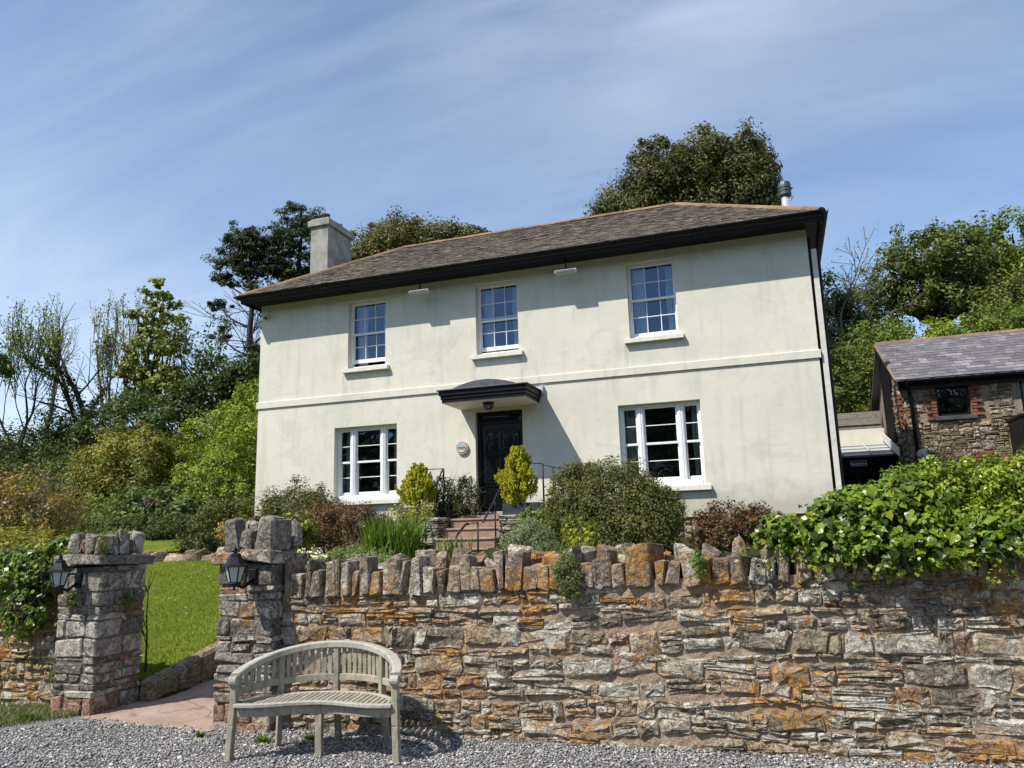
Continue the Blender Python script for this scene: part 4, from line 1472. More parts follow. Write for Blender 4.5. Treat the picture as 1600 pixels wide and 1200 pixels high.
# ---- lamps, sensor and plaque fixed to the front
for x0, lab in ((-7.29, 'slim pale floodlight under the eaves between the left and middle upstairs windows'), (-3.97, 'slim pale floodlight under the eaves between the middle and right upstairs windows')):
    m = MB(); m.box(x0, x0+.46, YF-.43, YF-.28, 6.80, 6.865, .008)
    o = tag(m.build('floodlight', MAT['grey_metal'], None), lab, 'lamp', 'floodlights under the eaves')
    MB().box(x0+.21, x0+.25, YF-.37, YF-.34, 6.865, 7.15, .003).build('bracket', MAT['iron'], o)
    MB().box(x0+.02, x0+.44, YF-.435, YF-.415, 6.807, 6.853, .002).build('lens', MAT['cowl'], o)
m = MB(); m.box(-11.30, -11.18, YF-.10, YF, 6.80, 6.88, .012)
o = tag(m.build('alarm_sensor', MAT['grey_metal'], None), 'small pale sensor box high on the left corner of the house', 'sensor')
MB().box(-11.27, -11.21, YF-.17, YF-.08, 6.765, 6.83, .01).build('lens', MAT['cowl'], o)
MB().tube([(-11.24, YF-.012, 6.88), (-11.23, YF-.012, 7.16)], .008, 6).build('cable', MAT['grey_metal'], o)


def disc(name, c, rad, d, mat, parent, n=28, y0=0.0):
    V = [(c[0]+rad*math.cos(2*math.pi*i/n), c[1]-d, c[2]+rad*math.sin(2*math.pi*i/n)) for i in range(n)]+[(c[0]+rad*math.cos(2*math.pi*i/n), c[1], c[2]+rad*math.sin(2*math.pi*i/n)) for i in range(n)]
    F = [tuple(range(n)), tuple(range(2*n-1, n-1, -1))]+[(i, n+i, n+(i+1) % n, (i+1) % n) for i in range(n)]
    m_ = MB(); m_.add(V, F)
    return m_.build(name, mat, parent)


PC = (-6.24, YF, 3.385)
pq = tag(disc('wall_plaque', PC, .135, .05, simple('pinkish_clay_rim', (0.42, 0.31, 0.27), 0.6, 0.3), None), 'round painted plaque with a coast view on the wall left of the door', 'plaque')
disc('face', (PC[0], PC[1]-.05, PC[2]), .095, .012, simple('cream_enamel', (0.62, 0.60, 0.52), 0.35, 0.4), pq)
kb_ = simple('enamel_sky_blue', (0.30, 0.44, 0.47), 0.35, 0.4); kg_ = simple('enamel_sea_green', (0.06, 0.16, 0.14), 0.35, 0.4); ks_ = simple('enamel_sand', (0.40, 0.34, 0.20), 0.35, 0.4)
def seg(name, z0, z1, mat, y, prof=None):
    rad = .082; P = []
    for t in np.linspace(0, 1, 13):
        z = z0; h = math.sqrt(max(0, rad**2-z0**2)); P.append((-h+2*h*t, z))
    top = []
    for t in np.linspace(1, 0, 13):
        h = math.sqrt(max(0, rad**2-z0**2)); x_ = -h+2*h*t
        top.append((x_, min(math.sqrt(max(0, rad**2-x_**2)), z1+(prof(x_) if prof else 0))))
    m_ = MB(); m_.prism([(PC[0]+a, PC[2]+b) for a, b in P+top], PC[1]-y, PC[1]-.06, 1)
    m_.build(name, mat, pq)
seg('painted_sky', .012, .08, kb_, .066)
seg('painted_hill', -.008, .014, kg_, .069, lambda x: .016*abs(x)/.08-.006)
seg('painted_beach', -.035, -.02, ks_, .067, lambda x: -.01*abs(x)/.08)

# ---------------------------------------------------------------- steps and terrace in front of the door
SX0, SX1 = -6.20, -4.98
st = thing('steps', 'brown stone steps climbing from the garden to the front door', 'steps', (-5.6, 13.6, 1.2))
r = np.random.default_rng(77)
for i, (yf, z1) in enumerate(((14.12, 1.90), (13.78, 1.715), (13.44, 1.53), (13.10, 1.345))):
    z0 = z1-.185
    dx_ = (0, .0, .05, .12)[i]
    m = MB(); m.box(SX0+.02-dx_*0, SX1-.02, yf+.025, yf+.5, z0-.1, z1-.045, .008)
    m.build('riser', MAT['step'], st, rnd=r.random(3))
    m = MB(); m.box(SX0+.015, SX1-.015, yf, yf+.48, z1-.045, z1, .012)
    m.build('tread', MAT['step'], st, rnd=r.random(3))
MB().box(SX0, SX1, 14.4, 15.0, 1.2, 1.955, .01).build('landing', MAT['step'], st, rnd=r.random(3))
for i, (yf, z1) in enumerate(((11.9, 1.02), (12.2, 1.16))):
    MB().box(SX0, SX1, yf, 13.2, z1-.3, z1, .012).build('lower_step', MAT['step'], st, rnd=r.random(3))


def dry_wall(label, x0, x1, y0, y1, z0, z1, inner):
    t = thing('terrace_wall', label, 'dry stone wall', ((x0+x1)/2, (y0+y1)/2, z0), 0, 'dry slate walls beside the steps')
    m = MB(); m.box(x0+.03, x1-.03, y0+.04, y1, z0, z1-.02, .01)
    m.build('core', MAT['soil'], t)
    pcs_ = []
    z = z0+.3
    def course(p0, p1, out_, fixed):
        x = p0
        while x < p1-.03:
            w = min(r.uniform(.09, .3), p1-x)
            V, F = rough_block(r, w-.012, .16, h-.012, .007, 0, .008)
            if fixed == 'f': V = V+np.array([x+w/2, y0+.085-r.uniform(0, .025), z+h/2])
            else: V = V @ rotz(R(90)).T+np.array([inner+(-.075 if inner == x1 else .075)+r.uniform(-.012, .012), x+w/2, z+h/2])
            pcs_.append((V, F, r.random(3)))
            x += w
    while z < z1-.02:
        h = r.uniform(.032, .07)
        course(x0, x1, None, 'f'); course(y0+.15, y1, None, 's')
        z += h
    emit(t, 'stone', 'small_stone_filling', pcs_, MAT['slate_stone'], 150)
    m = MB(); m.box(x0, x1, y0+.02, y1-.001, z1-.02, z1+.025, .01)
    m.build('flagstone', MAT['concrete'], t)


dry_wall('dry slate terrace wall left of the steps under the left planter', -7.35, SX0-.005, 13.62, 14.98, 1.1, 1.90, SX0-.005)
dry_wall('dry slate terrace wall right of the steps under the right planter', SX1+.005, -4.02, 13.62, 14.98, 1.1, 1.90, SX1+.005)


def planter(label, x0, x1, y0, y1, z):
    t = thing('planter', label, 'planter', ((x0+x1)/2, (y0+y1)/2, z), 0, 'planters either side of the door')
    m = MB()
    m.box(x0, x1, y0, y0+.03, z, z+.22, .004); m.box(x0, x1, y1-.03, y1, z, z+.22, .004)
    m.box(x0, x0+.03, y0+.03, y1-.03, z, z+.219, .004); m.box(x1-.03, x1, y0+.03, y1-.03, z, z+.219, .004)
    m.build('trough', MAT['planter'], t)
    MB().box(x0+.03, x1-.03, y0+.03, y1-.03, z, z+.18, .004).build('soil', MAT['soil'], t)


planter('dark slate trough holding the left golden conifer', -7.12, -6.40, 13.75, 14.10, 1.926)
planter('dark slate trough holding the right golden conifer', -4.94, -4.24, 13.75, 14.10, 1.926)


def railing(label, rails, posts, loc):
    t = thing('railing', label, 'railing', loc, 0, 'black iron railings beside the steps')
    for pts, rad in rails:
        MB().tube(pts, rad, 8).build('handrail', MAT['iron'], t, True)
    for p, z0, z1, rad in posts:
        MB().tube([(p[0], p[1], z0), (p[0], p[1], z1)], rad, 6).build('post', MAT['iron'], t, True)


def curve(pts, n=6):
    P = np.array(pts, float); out = []
    for i in range(len(P)-1):
        p0, p1, p2, p3 = P[max(i-1, 0)], P[i], P[i+1], P[min(i+2, len(P)-1)]
        for t in np.linspace(0, 1, n, endpoint=False):
            out.append(.5*((2*p1)+(p2-p0)*t+(2*p0-5*p1+4*p2-p3)*t*t+(3*p1-p0-3*p2+p3)*t**3))
    return np.array(out+[P[-1]])


railing('black iron handrail up the left side of the steps', [
    (curve([(-6.54, 13.15, 1.83), (-6.50, 13.5, 2.14), (-6.47, 13.85, 2.44), (-6.44, 14.1, 2.62), (-6.42, 14.28, 2.84), (-6.40, 14.32, 2.92)]), .017),
    ([(-6.40, 14.32, 2.91), (-7.03, 14.32, 2.92)], .009), ([(-7.03, 14.32, 2.92), (-7.03, 14.9, 2.92)], .009)],
    [((-6.46, 13.6), 1.2, 2.22, .014), ((-6.39, 14.32), 1.9, 2.92, .018), ((-7.03, 14.32), 1.9, 2.92, .014)], (-6.5, 13.9, 1.2))
railing('black iron handrail up the right side of the steps', [
    (curve([(-5.10, 13.15, 1.80), (-5.06, 13.6, 2.17), (-5.03, 14.0, 2.50), (-5.01, 14.3, 2.76)]), .018),
    ([(-5.01, 14.3, 2.76), (-4.60, 14.32, 2.93), (-4.30, 14.32, 2.90)], .009), ([(-4.30, 14.32, 2.89), (-4.09, 14.32, 2.82), (-3.9, 14.9, 2.8)], .009)],
    [((-5.03, 13.6), 1.2, 2.18, .015), ((-4.29, 14.32), 1.9, 2.90, .017), ((-4.09, 14.32), 1.3, 2.83, .015)], (-5.0, 13.9, 1.2))
railing('low black iron handrail among the iris leaves at the left of the lower steps', [
    (curve([(-6.61, 12.0, 1.55), (-6.60, 12.05, 1.60), (-6.55, 12.35, 1.80), (-6.52, 12.42, 1.815)]), .018), ([(-6.52, 12.42, 1.812), (-6.42, 13.1, 1.83)], .008)],
    [((-6.61, 12.0), 1.0, 1.56, .02), ((-6.44, 12.6), 1.1, 1.815, .015)], (-6.6, 12.3, 1.0))
railing('low black iron handrail crossing in front of the brown steps', [
    (curve([(-5.14, 12.0, 1.54), (-5.13, 12.05, 1.60), (-5.09, 12.3, 1.755), (-5.07, 12.38, 1.765)]), .02), ([(-5.07, 12.38, 1.762), (-4.99, 12.62, 1.79)], .008)],
    [((-5.14, 12.0), 1.0, 1.56, .022), ((-4.995, 12.62), 1.1, 1.79, .016)], (-5.1, 12.3, 1.0))


# ---------------------------------------------------------------- lanterns on the gate pillars
def lantern(label, x, y, z, wall_pt):
    t = thing('wall_lantern', label, 'lantern', (x, y, z), 0, 'black lanterns on the gate pillars')
    iron = MAT['black']
    n = 6
    def ring(rad, zz): return [(x+rad*math.cos(2*math.pi*(i+.5)/n), y+rad*math.sin(2*math.pi*(i+.5)/n), z+zz) for i in range(n)]
    prof = [(.018, .165), (.045, .155), (.052, .13), (.085, .075), (.108, .062), (.112, .052), (.098, .048)]
    V, F = [], []
    for rad, zz in prof: V += ring(rad, zz)
    for k in range(len(prof)-1):
        for i in range(n):
            j = (i+1) % n; F.append((k*n+i, k*n+j, (k+1)*n+j, (k+1)*n+i))
    F.append(tuple(range(n))); F.append(tuple(range((len(prof)-1)*n, len(prof)*n))[::-1])
    m = MB(); m.add(V, F); m.build('roof', iron, t)
    MB().lathe([(.0, .16), (.018, .165), (.012, .18), (.018, .195), (.006, .21), (.004, .235), (0, .24)], (x, y, z), 10).build('finial', iron, t, True)
    top, bot = ring(.088, .046), ring(.050, -.085)
    m = MB()
    for i in range(n): m.bar(top[i], bot[i], .010, .010, .002)
    for i in range(n): m.bar(bot[i], bot[(i+1) % n], .012, .012, .002)
    m.build('frame', iron, t)
    for i in range(n):
        j = (i+1) % n
        P = np.array([bot[i], bot[j], top[j], top[i]])*np.array([.97, .97, 1])+np.array([x, y, 0])*np.array([.03, .03, 0])
        link('pane', mesh_np('pane', P-P.mean(0), [(0, 1, 2, 3)], MAT['lantern_glass']), t, P.mean(0)-np.array([x, y, z]))
    MB().lathe([(0, -.15), (.012, -.145), (.008, -.13), (.03, -.11), (.055, -.095), (.055, -.085), (0, -.085)], (x, y, z), 12).build('base', iron, t, True)
    m = MB(); m.tube([(x, y, z-.10), ((x+wall_pt[0])/2, (y+wall_pt[1])/2, z-.135), (wall_pt[0], wall_pt[1], z-.06)], .013, 8)
    m.build('bracket', iron, t, True)
    m = MB(); m.box(wall_pt[0]-.04, wall_pt[0]+.04, wall_pt[1]-.015, wall_pt[1]+.03, z-.12, z+.02, .006)
    m.build('back_plate', iron, t)


MAT['lantern_glass'] = simple('frosted_lantern_glass', (0.42, 0.46, 0.43), 0.25, 0.5, var=0.06)
lantern('black six sided lantern on the left gate pillar beside the ivy', -6.66, 5.80, 1.30, (-6.62, 5.985))
lantern('black six sided lantern on the right gate pillar above the bench', -4.47, 5.62, 1.33, (-4.43, 5.815))

# ---------------------------------------------------------------- the bench
bench = thing('garden_bench', 'weathered grey curved wooden garden bench with slatted back in front of the stone wall', 'bench', (-3.385, 5.19, 0), R(11.5))
r = np.random.default_rng(9)
BA, BB = 0.622, 0.50
def bk(t, a=BA, b=BB): return np.array([a*math.cos(t), b*math.sin(t)])
def ztop(t): return 0.590+0.165*max(0, math.sin(t))**1.1
def front_y(x): return 0.040+0.055*math.cos(x/0.62*math.pi*1.25)*1.0-0.018*abs(x)/.62
def local_strip(m, P, w, h, upv=None):
    """swept rectangle: P (n,3) centreline, w across (horizontal), h up"""
    P = np.array(P); T = np.gradient(P, axis=0)
    V, F = [], []
    n = len(P); b = min(w, h)*.16
    for p, t in zip(P, T):
        t = t/np.linalg.norm(t); sd = np.cross(t, [0, 0, 1.0]); sd /= np.linalg.norm(sd); u = np.cross(sd, t)
        for a, c in ((-w/2+b, -h/2), (w/2-b, -h/2), (w/2, -h/2+b), (w/2, h/2-b), (w/2-b, h/2), (-w/2+b, h/2), (-w/2, h/2-b), (-w/2, -h/2+b)):
            V.append(p+sd*a+u*c)
    for i in range(n-1):
        for j in range(8):
            k = (j+1) % 8; F.append((i*8+j, i*8+k, (i+1)*8+k, (i+1)*8+j))
    F += [tuple(range(8))[::-1], tuple((n-1)*8+j for j in range(8))]
    m.add(V, F)
    return m


T0 = np.linspace(0.02, math.pi-0.02, 41)
m = MB(); local_strip(m, [(*bk(t), ztop(t)) for t in T0], 0.075, 0.052)
m.local('top_rail', MAT['bench_rail'], bench, rnd=r.random(3))
posts_t = [R(48), R(90), R(132)]
bay = [0.06]+posts_t+[math.pi-0.06]
for i in range(4):
    t0, t1 = bay[i], bay[i+1]
    d = 0.055 if i in (1, 2) else .05
    tt = np.linspace(t0+d*.6, t1-d*.6, 11)
    zl = lambda t: 0.470+0.035*max(0, math.sin(t))
    m = MB(); local_strip(m, [(*bk(t, BA-.005, BB-.005), zl(t)) for t in tt], 0.030, 0.052)
    m.local('lower_rail', MAT['bench'], bench, rnd=r.random(3))
    n = (6, 8, 8, 6)[i]
    for k in range(n):
        t = t0+d+(t1-t0-2*d)*(k+.5)/n
        p = bk(t, BA-.002, BB-.002); m = MB()
        tg = np.array([-BA*math.sin(t), BB*math.cos(t), 0]); tg /= np.linalg.norm(tg); o_ = np.cross(tg, [0, 0, 1.0])
        z0, z1 = zl(t)+.02, ztop(t)-.02
        V, F = chamfer(.0165, .006, (z1-z0)/2, .002)
        V = V[:, :1]*tg+V[:, 1:2]*o_+V[:, 2:]*np.array([0, 0, 1.0])+np.array([p[0], p[1], (z0+z1)/2])
        m.add(V, F).local('back_slat', MAT['bench'], bench, rnd=r.random(3))
for t in posts_t:
    p = bk(t, BA-.004, BB-.004); tg = np.array([-BA*math.sin(t), BB*math.cos(t), 0]); tg /= np.linalg.norm(tg)
    out2 = np.array([p[0]/BA**2, p[1]/BB**2, 0]); out2 /= np.linalg.norm(out2)
    m = MB()
    P = [(p[0]+out2[0]*.05, p[1]+out2[1]*.05, 0.0), (p[0]+out2[0]*.01, p[1]+out2[1]*.01, .30), (p[0], p[1], .42), (p[0], p[1], ztop(t)-.025)]
    for a, b in zip(P[:-1], P[1:]):
        m.bar(a, (b[0], b[1], b[2]+.002), .052, .042, .005, tg)
    m.local('back_leg', MAT['bench'], bench, rnd=r.random(3))
for s in (-1, 1):
    m = MB()
    P = [(s*.640, -.005, 0.0), (s*.628, .0, .25), (s*.622, .012, .42), (s*.622, .010, .52), (s*.622, .005, .582)]
    for a, b in zip(P[:-1], P[1:]):
        m.bar(a, (b[0], b[1], b[2]+.002), .05, .06, .006, (0, 1, 0))
    m.local('front_leg', MAT['bench'], bench, rnd=r.random(3))
    m = MB(); m.tube([(s*.622-.03, -.012, .565), (s*.622+.03, -.012, .565)], .036, 12)
    m.local('arm_scroll', MAT['bench_rail'], bench, rnd=r.random(3))
m = MB(); fy = front_y(0)
m.bar((0, fy+.045, 0), (0, fy+.035, .372), .052, .05, .005, (0, 1, 0))
m.local('front_leg', MAT['bench'], bench, rnd=r.random(3))
FXs = np.linspace(-.60, .60, 33)
m = MB(); local_strip(m, [(x, front_y(x), .392) for x in FXs], .05, .026)
m.local('seat_front_rail', MAT['bench_rail'], bench, rnd=r.random(3))
m = MB(); local_strip(m, [(x, front_y(x)+.028, .342) for x in FXs], .022, .066)
m.local('apron', MAT['bench'], bench, rnd=r.random(3))
ts_ = np.linspace(R(14), R(166), 31)
m = MB(); local_strip(m, [(*bk(t, BA-.045, BB-.055), .392) for t in ts_], .045, .026)
m.local('seat_back_rail', MAT['bench_rail'], bench, rnd=r.random(3))
m = MB(); local_strip(m, [(*bk(t, BA-.035, BB-.045), .346) for t in ts_], .02, .058)
m.local('back_apron', MAT['bench'], bench, rnd=r.random(3))
ns = 27
for k in range(ns):
    x = -.575+1.15*(k+.5)/ns
    yb_ = (BB-.055)*math.sqrt(max(0.0, 1-(x/(BA-.03))**2))-.015
    yf_ = front_y(x)+.018
    if yb_-yf_ < .04: continue
    m = MB(); m.box(x-.0165, x+.0165, yf_, yb_, .383, .402, .003)
    m.local('seat_slat', MAT['bench'], bench, rnd=r.random(3))
for x in (-.3, .3):
    MB().box(x-.015, x+.015, front_y(x)+.03, .40, .33, .378, .003).local('seat_bearer', MAT['bench'], bench, rnd=r.random(3))

# ---------------------------------------------------------------- the barn on the right
BX0, BX1, BY0, BY1 = 3.02, 12.5, 20.0, 25.4
BEZ, BRZ = 4.84, 6.36
barn = thing('barn', 'stone barn with purple slate roof and brick edged window at the right', 'barn', (7.5, 22.6, 2))
r = np.random.default_rng(55)
WX, WZ = (3.66, 4.36), (3.98, 4.76)
DXB = (5.38, 6.4)
def wall_blocks(x0, x1, y0, y1, holes):
    m_ = MB(); cuts = sorted({1.4, BEZ} | {v for h in holes for v in h[2:]})
    for za, zb_ in zip(cuts[:-1], cuts[1:]):
        xs2 = [x0]
        for h in sorted(holes):
            if h[2] < (za+zb_)/2 < h[3]: xs2 += [h[0], h[1]]
        xs2.append(x1)
        for a, b in zip(xs2[::2], xs2[1::2]): m_.box(a, b, y0, y1, za, zb_, .001)
    return m_
hb = [(*WX, *WZ), (*DXB, 3.05, 4.78)]
wall_blocks(BX0, BX1, BY0+.03, BY0+.5, hb).build('wall', MAT['mortar_barn'], barn)
m = MB(); m.prism([(BY0+.5, 1.4), (BY1, 1.4), (BY1, BEZ), ((BY0+BY1)/2+.25, BRZ-.15), (BY0+.5, BEZ)], BX0+.03, BX0+.45, 0)
m.build('gable_wall', MAT['mortar_barn'], barn)
MB().box(BX0+.45, BX1, BY1-.4, BY1, 1.4, BEZ, .001).build('wall', MAT['mortar_barn'], barn)
MB().box(BX1-.4, BX1, BY0+.5, BY1-.4, 1.4, BEZ, .001).build('wall', MAT['mortar_barn'], barn)
BK = [(0.10, (0.26, 0.42), (0.14, 0.2)), (0.45, (0.16, 0.32), (0.08, 0.13)), (0.3, (0.14, 0.34), (0.045, 0.07)), (0.15, (0.08, 0.15), (0.05, 0.09))]
pcs = []
quoin = lambda x, z: (WX[0]-.27 < x < WX[0] or WX[1] < x < WX[1]+.27) and WZ[0]-.12 < z < BEZ
for (x, z, w, h) in pack(r, 4.2, 2.75, (0.035, 0.026), BK):
    xx, zz_ = BX0+x, 2.05+z
    if any(a-.02-w*.4 < xx < b+.02+w*.4 and c_-.02-h*.4 < zz_ < d+h*.4 for a, b, c_, d in hb) or quoin(xx-w*.35, zz_) or quoin(xx+w*.35, zz_): continue
    Vs, Fs = face_stone(r, w-.022, h-.018, r.uniform(.006, .026), .06)
    pcs.append((place(Vs @ roty(r.normal(0, .05)).T, (xx, BY0+.01, zz_), (1, 0, 0), (0, -1, 0)), Fs, r.random(3)))
emit(barn, 'stone', 'small_stone_filling', pcs, MAT['barn'], 260)
pcs = []
for (y, z, w, h) in pack(r, 2.0, 3.0, (0.035, 0.026), BK):
    yy, zz_ = BY0+y, 2.05+z
    if .42 < y < .85 and 3.75 < zz_ < 4.85: continue
    if zz_ > BEZ-.1 and False: continue
    if zz_+h/2 > BEZ+max(0, y-.2)*.55: continue
    Vs, Fs = face_stone(r, w-.022, h-.018, r.uniform(.012, .045), .06)
    pcs.append((place(Vs, (BX0+.01, yy, zz_), (0, -1, 0), (-1, 0, 0)), Fs, r.random(3)))
emit(barn, 'gable_stone', 'gable_stone_filling', pcs, MAT['barn'], 120)
# brick quoins round the windows
pcs = []
def bricks_col(x0, dirx, z0, z1, n0):
    z = z0; k = n0
    while z < z1:
        L = (.235, .125)[k % 2]
        V, F = chamfer(L/2-.005, .05, .030, .006)
        V = V+r.normal(0, .0015, V.shape)
        pcs.append((V+np.array([x0+dirx*L/2, BY0+.022-r.uniform(0, .008), z+.035]), F, r.random(3)))
        if k % 2:
            pass
        z += .074; k += 1
bricks_col(WX[0], -1, WZ[0]-.08, BEZ-.05, 0); bricks_col(WX[1], 1, WZ[0]-.10, BEZ-.05, 1)
for i in range(2):   # brick patch lower down in the wall
    for k in range(3):
        V, F = chamfer(.105, .05, .031, .006)
        pcs.append((V+np.array([4.36+i*.225+(k % 2)*.05, BY0+.02, 2.95+k*.074]), F, r.random(3)))
for k in range(14):  # reveal of the gable window
    for yy in (BY0+.40, BY0+.88):
        V, F = chamfer(.05, (.11, .06)[k % 2], .031, .006)
        pcs.append((V+np.array([BX0+.012, yy, 3.72+k*.074]), F, r.random(3)))
emit(barn, 'brick', 'brick_filling', pcs, MAT['brick'])
# window
w = MB()
w.box(WX[0], WX[0]+.06, BY0+.10, BY0+.18, WZ[0], WZ[1], .004); w.box(WX[1]-.06, WX[1], BY0+.10, BY0+.18, WZ[0], WZ[1], .004)
w.box(WX[0]+.06, WX[1]-.06, BY0+.101, BY0+.18, WZ[0], WZ[0]+.06, .004); w.box(WX[0]+.06, WX[1]-.06, BY0+.101, BY0+.18, WZ[1]-.06, WZ[1], .004)
w = w.build('window', MAT['black'], barn)
q = np.array([(WX[0]+.06, BY0+.14, WZ[0]+.06), (WX[1]-.06, BY0+.14, WZ[0]+.06), (WX[1]-.06, BY0+.14, WZ[1]-.06), (WX[0]+.06, BY0+.14, WZ[1]-.06)])
link('pane', mesh_np('pane', q-q.mean(0), [(0, 1, 2, 3)], MAT['glass']), w, q.mean(0)-world_off(w))
MB().box(WX[0]-.06, WX[1]+.10, BY0-.07, BY0+.12, WZ[0]-.10, WZ[0]-.002, .01).build('sill', simple('dark_stone_sill', (0.075, 0.08, 0.075), 0.8, 0.2), w)
MB().box(BX0+.03, BX0+.10, BY0+.46, BY0+.82, 3.75, 4.78, .004).build('window', MAT['grey_metal'], barn)
MB().box(BX0+.5, BX1-.5, BY0+2.0, BY0+2.05, 1.5, BEZ, .002).build('partition', MAT['interior'], barn)
# door at the head of the outside stair
dd = MB().box(DXB[0]+.02, DXB[1], BY0+.14, BY0+.19, 3.06, 4.77, .004).build('door', MAT['blue_door'], barn)
m = MB(); m.box(DXB[0]-.001, DXB[0]+.05, BY0+.06, BY0+.14, 3.05, 4.78, .004); m.box(DXB[0]+.05, DXB[1], BY0+.061, BY0+.14, 4.73, 4.78, .004)
m.build('frame', MAT['black'], dd)
for i in range(4):
    MB().box(DXB[0]+.08+i*.2, DXB[0]+.265+i*.2, BY0+.128, BY0+.14, 3.08, 4.72, .004).build('plank', MAT['blue_door'], dd)
# roof: verge on the left, slates in courses
RYb = (BY0+BY1)/2; EYb = BY0-.22; EZb = BEZ-.02; RZb = BRZ
VX0 = BX0-.17
m = MB(); ysl = RYb-EYb
m.prism([(EYb, EZb), (EYb, EZb+.05), (RYb, RZb+.05), (2*RYb-EYb, EZb+.05), (2*RYb-EYb, EZb), (RYb, RZb)], VX0, BX1+.2, 0)
broof = m.build('roof', MAT['barn_slate'], barn, rnd=np.array([.3, .3, .3]))
sl = math.hypot(ysl, RZb-EZb); nrm = np.array([0, -(RZb-EZb), ysl])/sl; upd = np.array([0, ysl, RZb-EZb])/sl
pcs = []; rows = 15; gauge = sl/rows
for k in range(rows):
    x = VX0-(.09 if k % 2 else 0)
    while x < BX1+.2:
        w_ = r.uniform(.19, .215) if k < 6 else r.uniform(.175, .20)
        a_, b_ = max(x, VX0), min(x+w_-.007, BX1+.2)
        if b_-a_ > .03:
            o3 = np.array([0, EYb, EZb+.052])+upd*(k*gauge-r.uniform(0, .006))
            L = gauge*1.2; lift = r.uniform(.010, .016); t = .009; P = []
            sk = r.normal(0, .004)
            for xx, uu, hh in ((a_, sk, lift), (b_, -sk, lift+r.normal(0, .002)), (b_, L, .002), (a_, L, .002)):
                P.append(np.array([xx, 0, 0])+o3+upd*uu+nrm*hh)
            P = np.array(P)
            pcs.append((np.concatenate([P, P+nrm*t]), [(4, 5, 6, 7), (0, 1, 5, 4), (1, 2, 6, 5), (3, 0, 4, 7)], r.random(3)))
        x += w_
emit(broof, 'slate', 'small_slate_filling', pcs, MAT['barn_slate'])
ridge_run((VX0, RYb, RZb+.05), (BX1+.2, RYb, RZb+.05), broof, MAT['ridge'], .42, .10, .02)
ridge_run((VX0+.02, EYb+.05, EZb+.10), (VX0+.02, RYb, RZb+.07), broof, MAT['ridge'], .42, .055, .0)
m = MB(); half_pipe(m, (VX0, EYb-.05, EZb+.02), (BX1+.2, EYb-.05, EZb+.02), .055)
m.build('gutter', MAT['gutterblack'], broof)
MB().box(VX0+.05, BX1, BY0-.05, BY0+.02, EZb-.16, EZb-.005, .004).build('fascia', MAT['black'], broof)
m = MB(); m.bar((VX0+.03, EYb-.02, EZb-.09), (VX0+.03, RYb, RZb-.09), .035, .17, .003)
m.build('barge_board', MAT['black'], broof)
# dark boarded rear half of the gable
for i in range(6):
    y0 = BY0+2.0+i*.26
    m = MB(); zt = BEZ+(min(y0+.13, RYb)-BY0)*.54-.25
    m.box(BX0-.035, BX0+.03, y0, y0+.25, 2.9, zt, .004)
    m.build('gable_board', MAT['dark_boards'], barn)
m = MB(); m.tube([(BX0+.10, BY0-.08, 1.6), (BX0+.10, BY0-.08, 4.55), (BX0+.02, BY0-.18, 4.72), (BX0+.02, BY0-.26, 4.80)], .045, 10)
m.build('downpipe', MAT['gutterblack'], barn, True)
m = MB(); m.lathe([(0, 0), (.10, .012), (.165, .045), (.17, .055), (0, .03)], (0, 0, 0), 20)
Vd = np.concatenate(m.v) @ rotx(R(80)).T @ rotz(R(-15)).T * np.array([1.15, 1, .8]) + np.array([BX0+.24, BY0-.28, 3.10])
dm = mesh_np('wall_dish', Vd-Vd.mean(0), m.f, MAT['grey_metal'], True); fix_normals(dm)
dsh = tag(link('wall_dish', dm, None, Vd.mean(0)), 'small pale oval dish beside the barn downpipe', 'dish')
MB().tube([(BX0+.24, BY0-.26, 3.10), (BX0+.2, BY0+.02, 3.06)], .014, 6).build('arm', MAT['iron'], dsh)

# landing and balustrade of the outside stair at the frame's right side
sl_ = thing('stair_landing', 'concrete landing block of the outside stair against the barn', 'stair', (6.2, 19.4, 1.6))
MB().box(5.06, 7.6, 18.9, 19.98, 1.5, 3.02, .02).build('block', MAT['concrete'], sl_)
for i in range(4):
    MB().box(7.6+i*.28, 7.88+i*.28, 18.9, 19.98, 1.5, 2.84-i*.2, .01).build('step', MAT['concrete'], sl_)
bal = thing('balustrade', 'dark painted timber balustrade on the stair landing beside the barn door', 'balustrade', (6.2, 18.95, 3.02))
MB().box(4.98, 7.6, 18.86, 18.98, 3.74, 3.80, .008).build('handrail', MAT['black'], bal)
MB().box(4.98, 5.10, 18.98, 19.95, 3.74, 3.799, .008).build('handrail', MAT['black'], bal)
x = 5.01
while x < 7.6:
    MB().box(x, x+.075, 18.895, 18.93, 3.0, 3.74, .003).build('baluster', MAT['black'], bal); x += .098
y = 18.95
while y < 19.9:
    MB().box(5.015, 5.05, y, y+.075, 3.0, 3.74, .003).build('baluster', MAT['black'], bal); y += .098
m = MB()
m.tube(curve([(4.78, 19.5, 2.78), (4.74, 19.45, 2.84), (4.80, 19.47, 2.90), (4.88, 19.5, 2.86), (4.95, 19.52, 2.91), (4.99, 19.54, 2.83)]), .045, 8)
tag(m.build('garden_toy', MAT['red_cloth'], None, True), 'small orange red plastic thing lying against the barn wall under the landing', 'toy')
MB_ = MB(); MB_.box(4.75, 5.05, 19.3, 19.98, 1.5, 2.74, .03)
tag(MB_.build('low_wall', MAT['concrete'], None), 'low pale concrete plinth at the foot of the barn wall by the landing', 'low wall')

# ---------------------------------------------------------------- reception lean-to between the house and the barn
RK = 1.2      # size of the lean-to against a first survey of it
rec = thing('reception_lean_to', 'low dark reception entrance with a glazed roof between house and barn', 'entrance', (2.28, 23.4, 1.6))


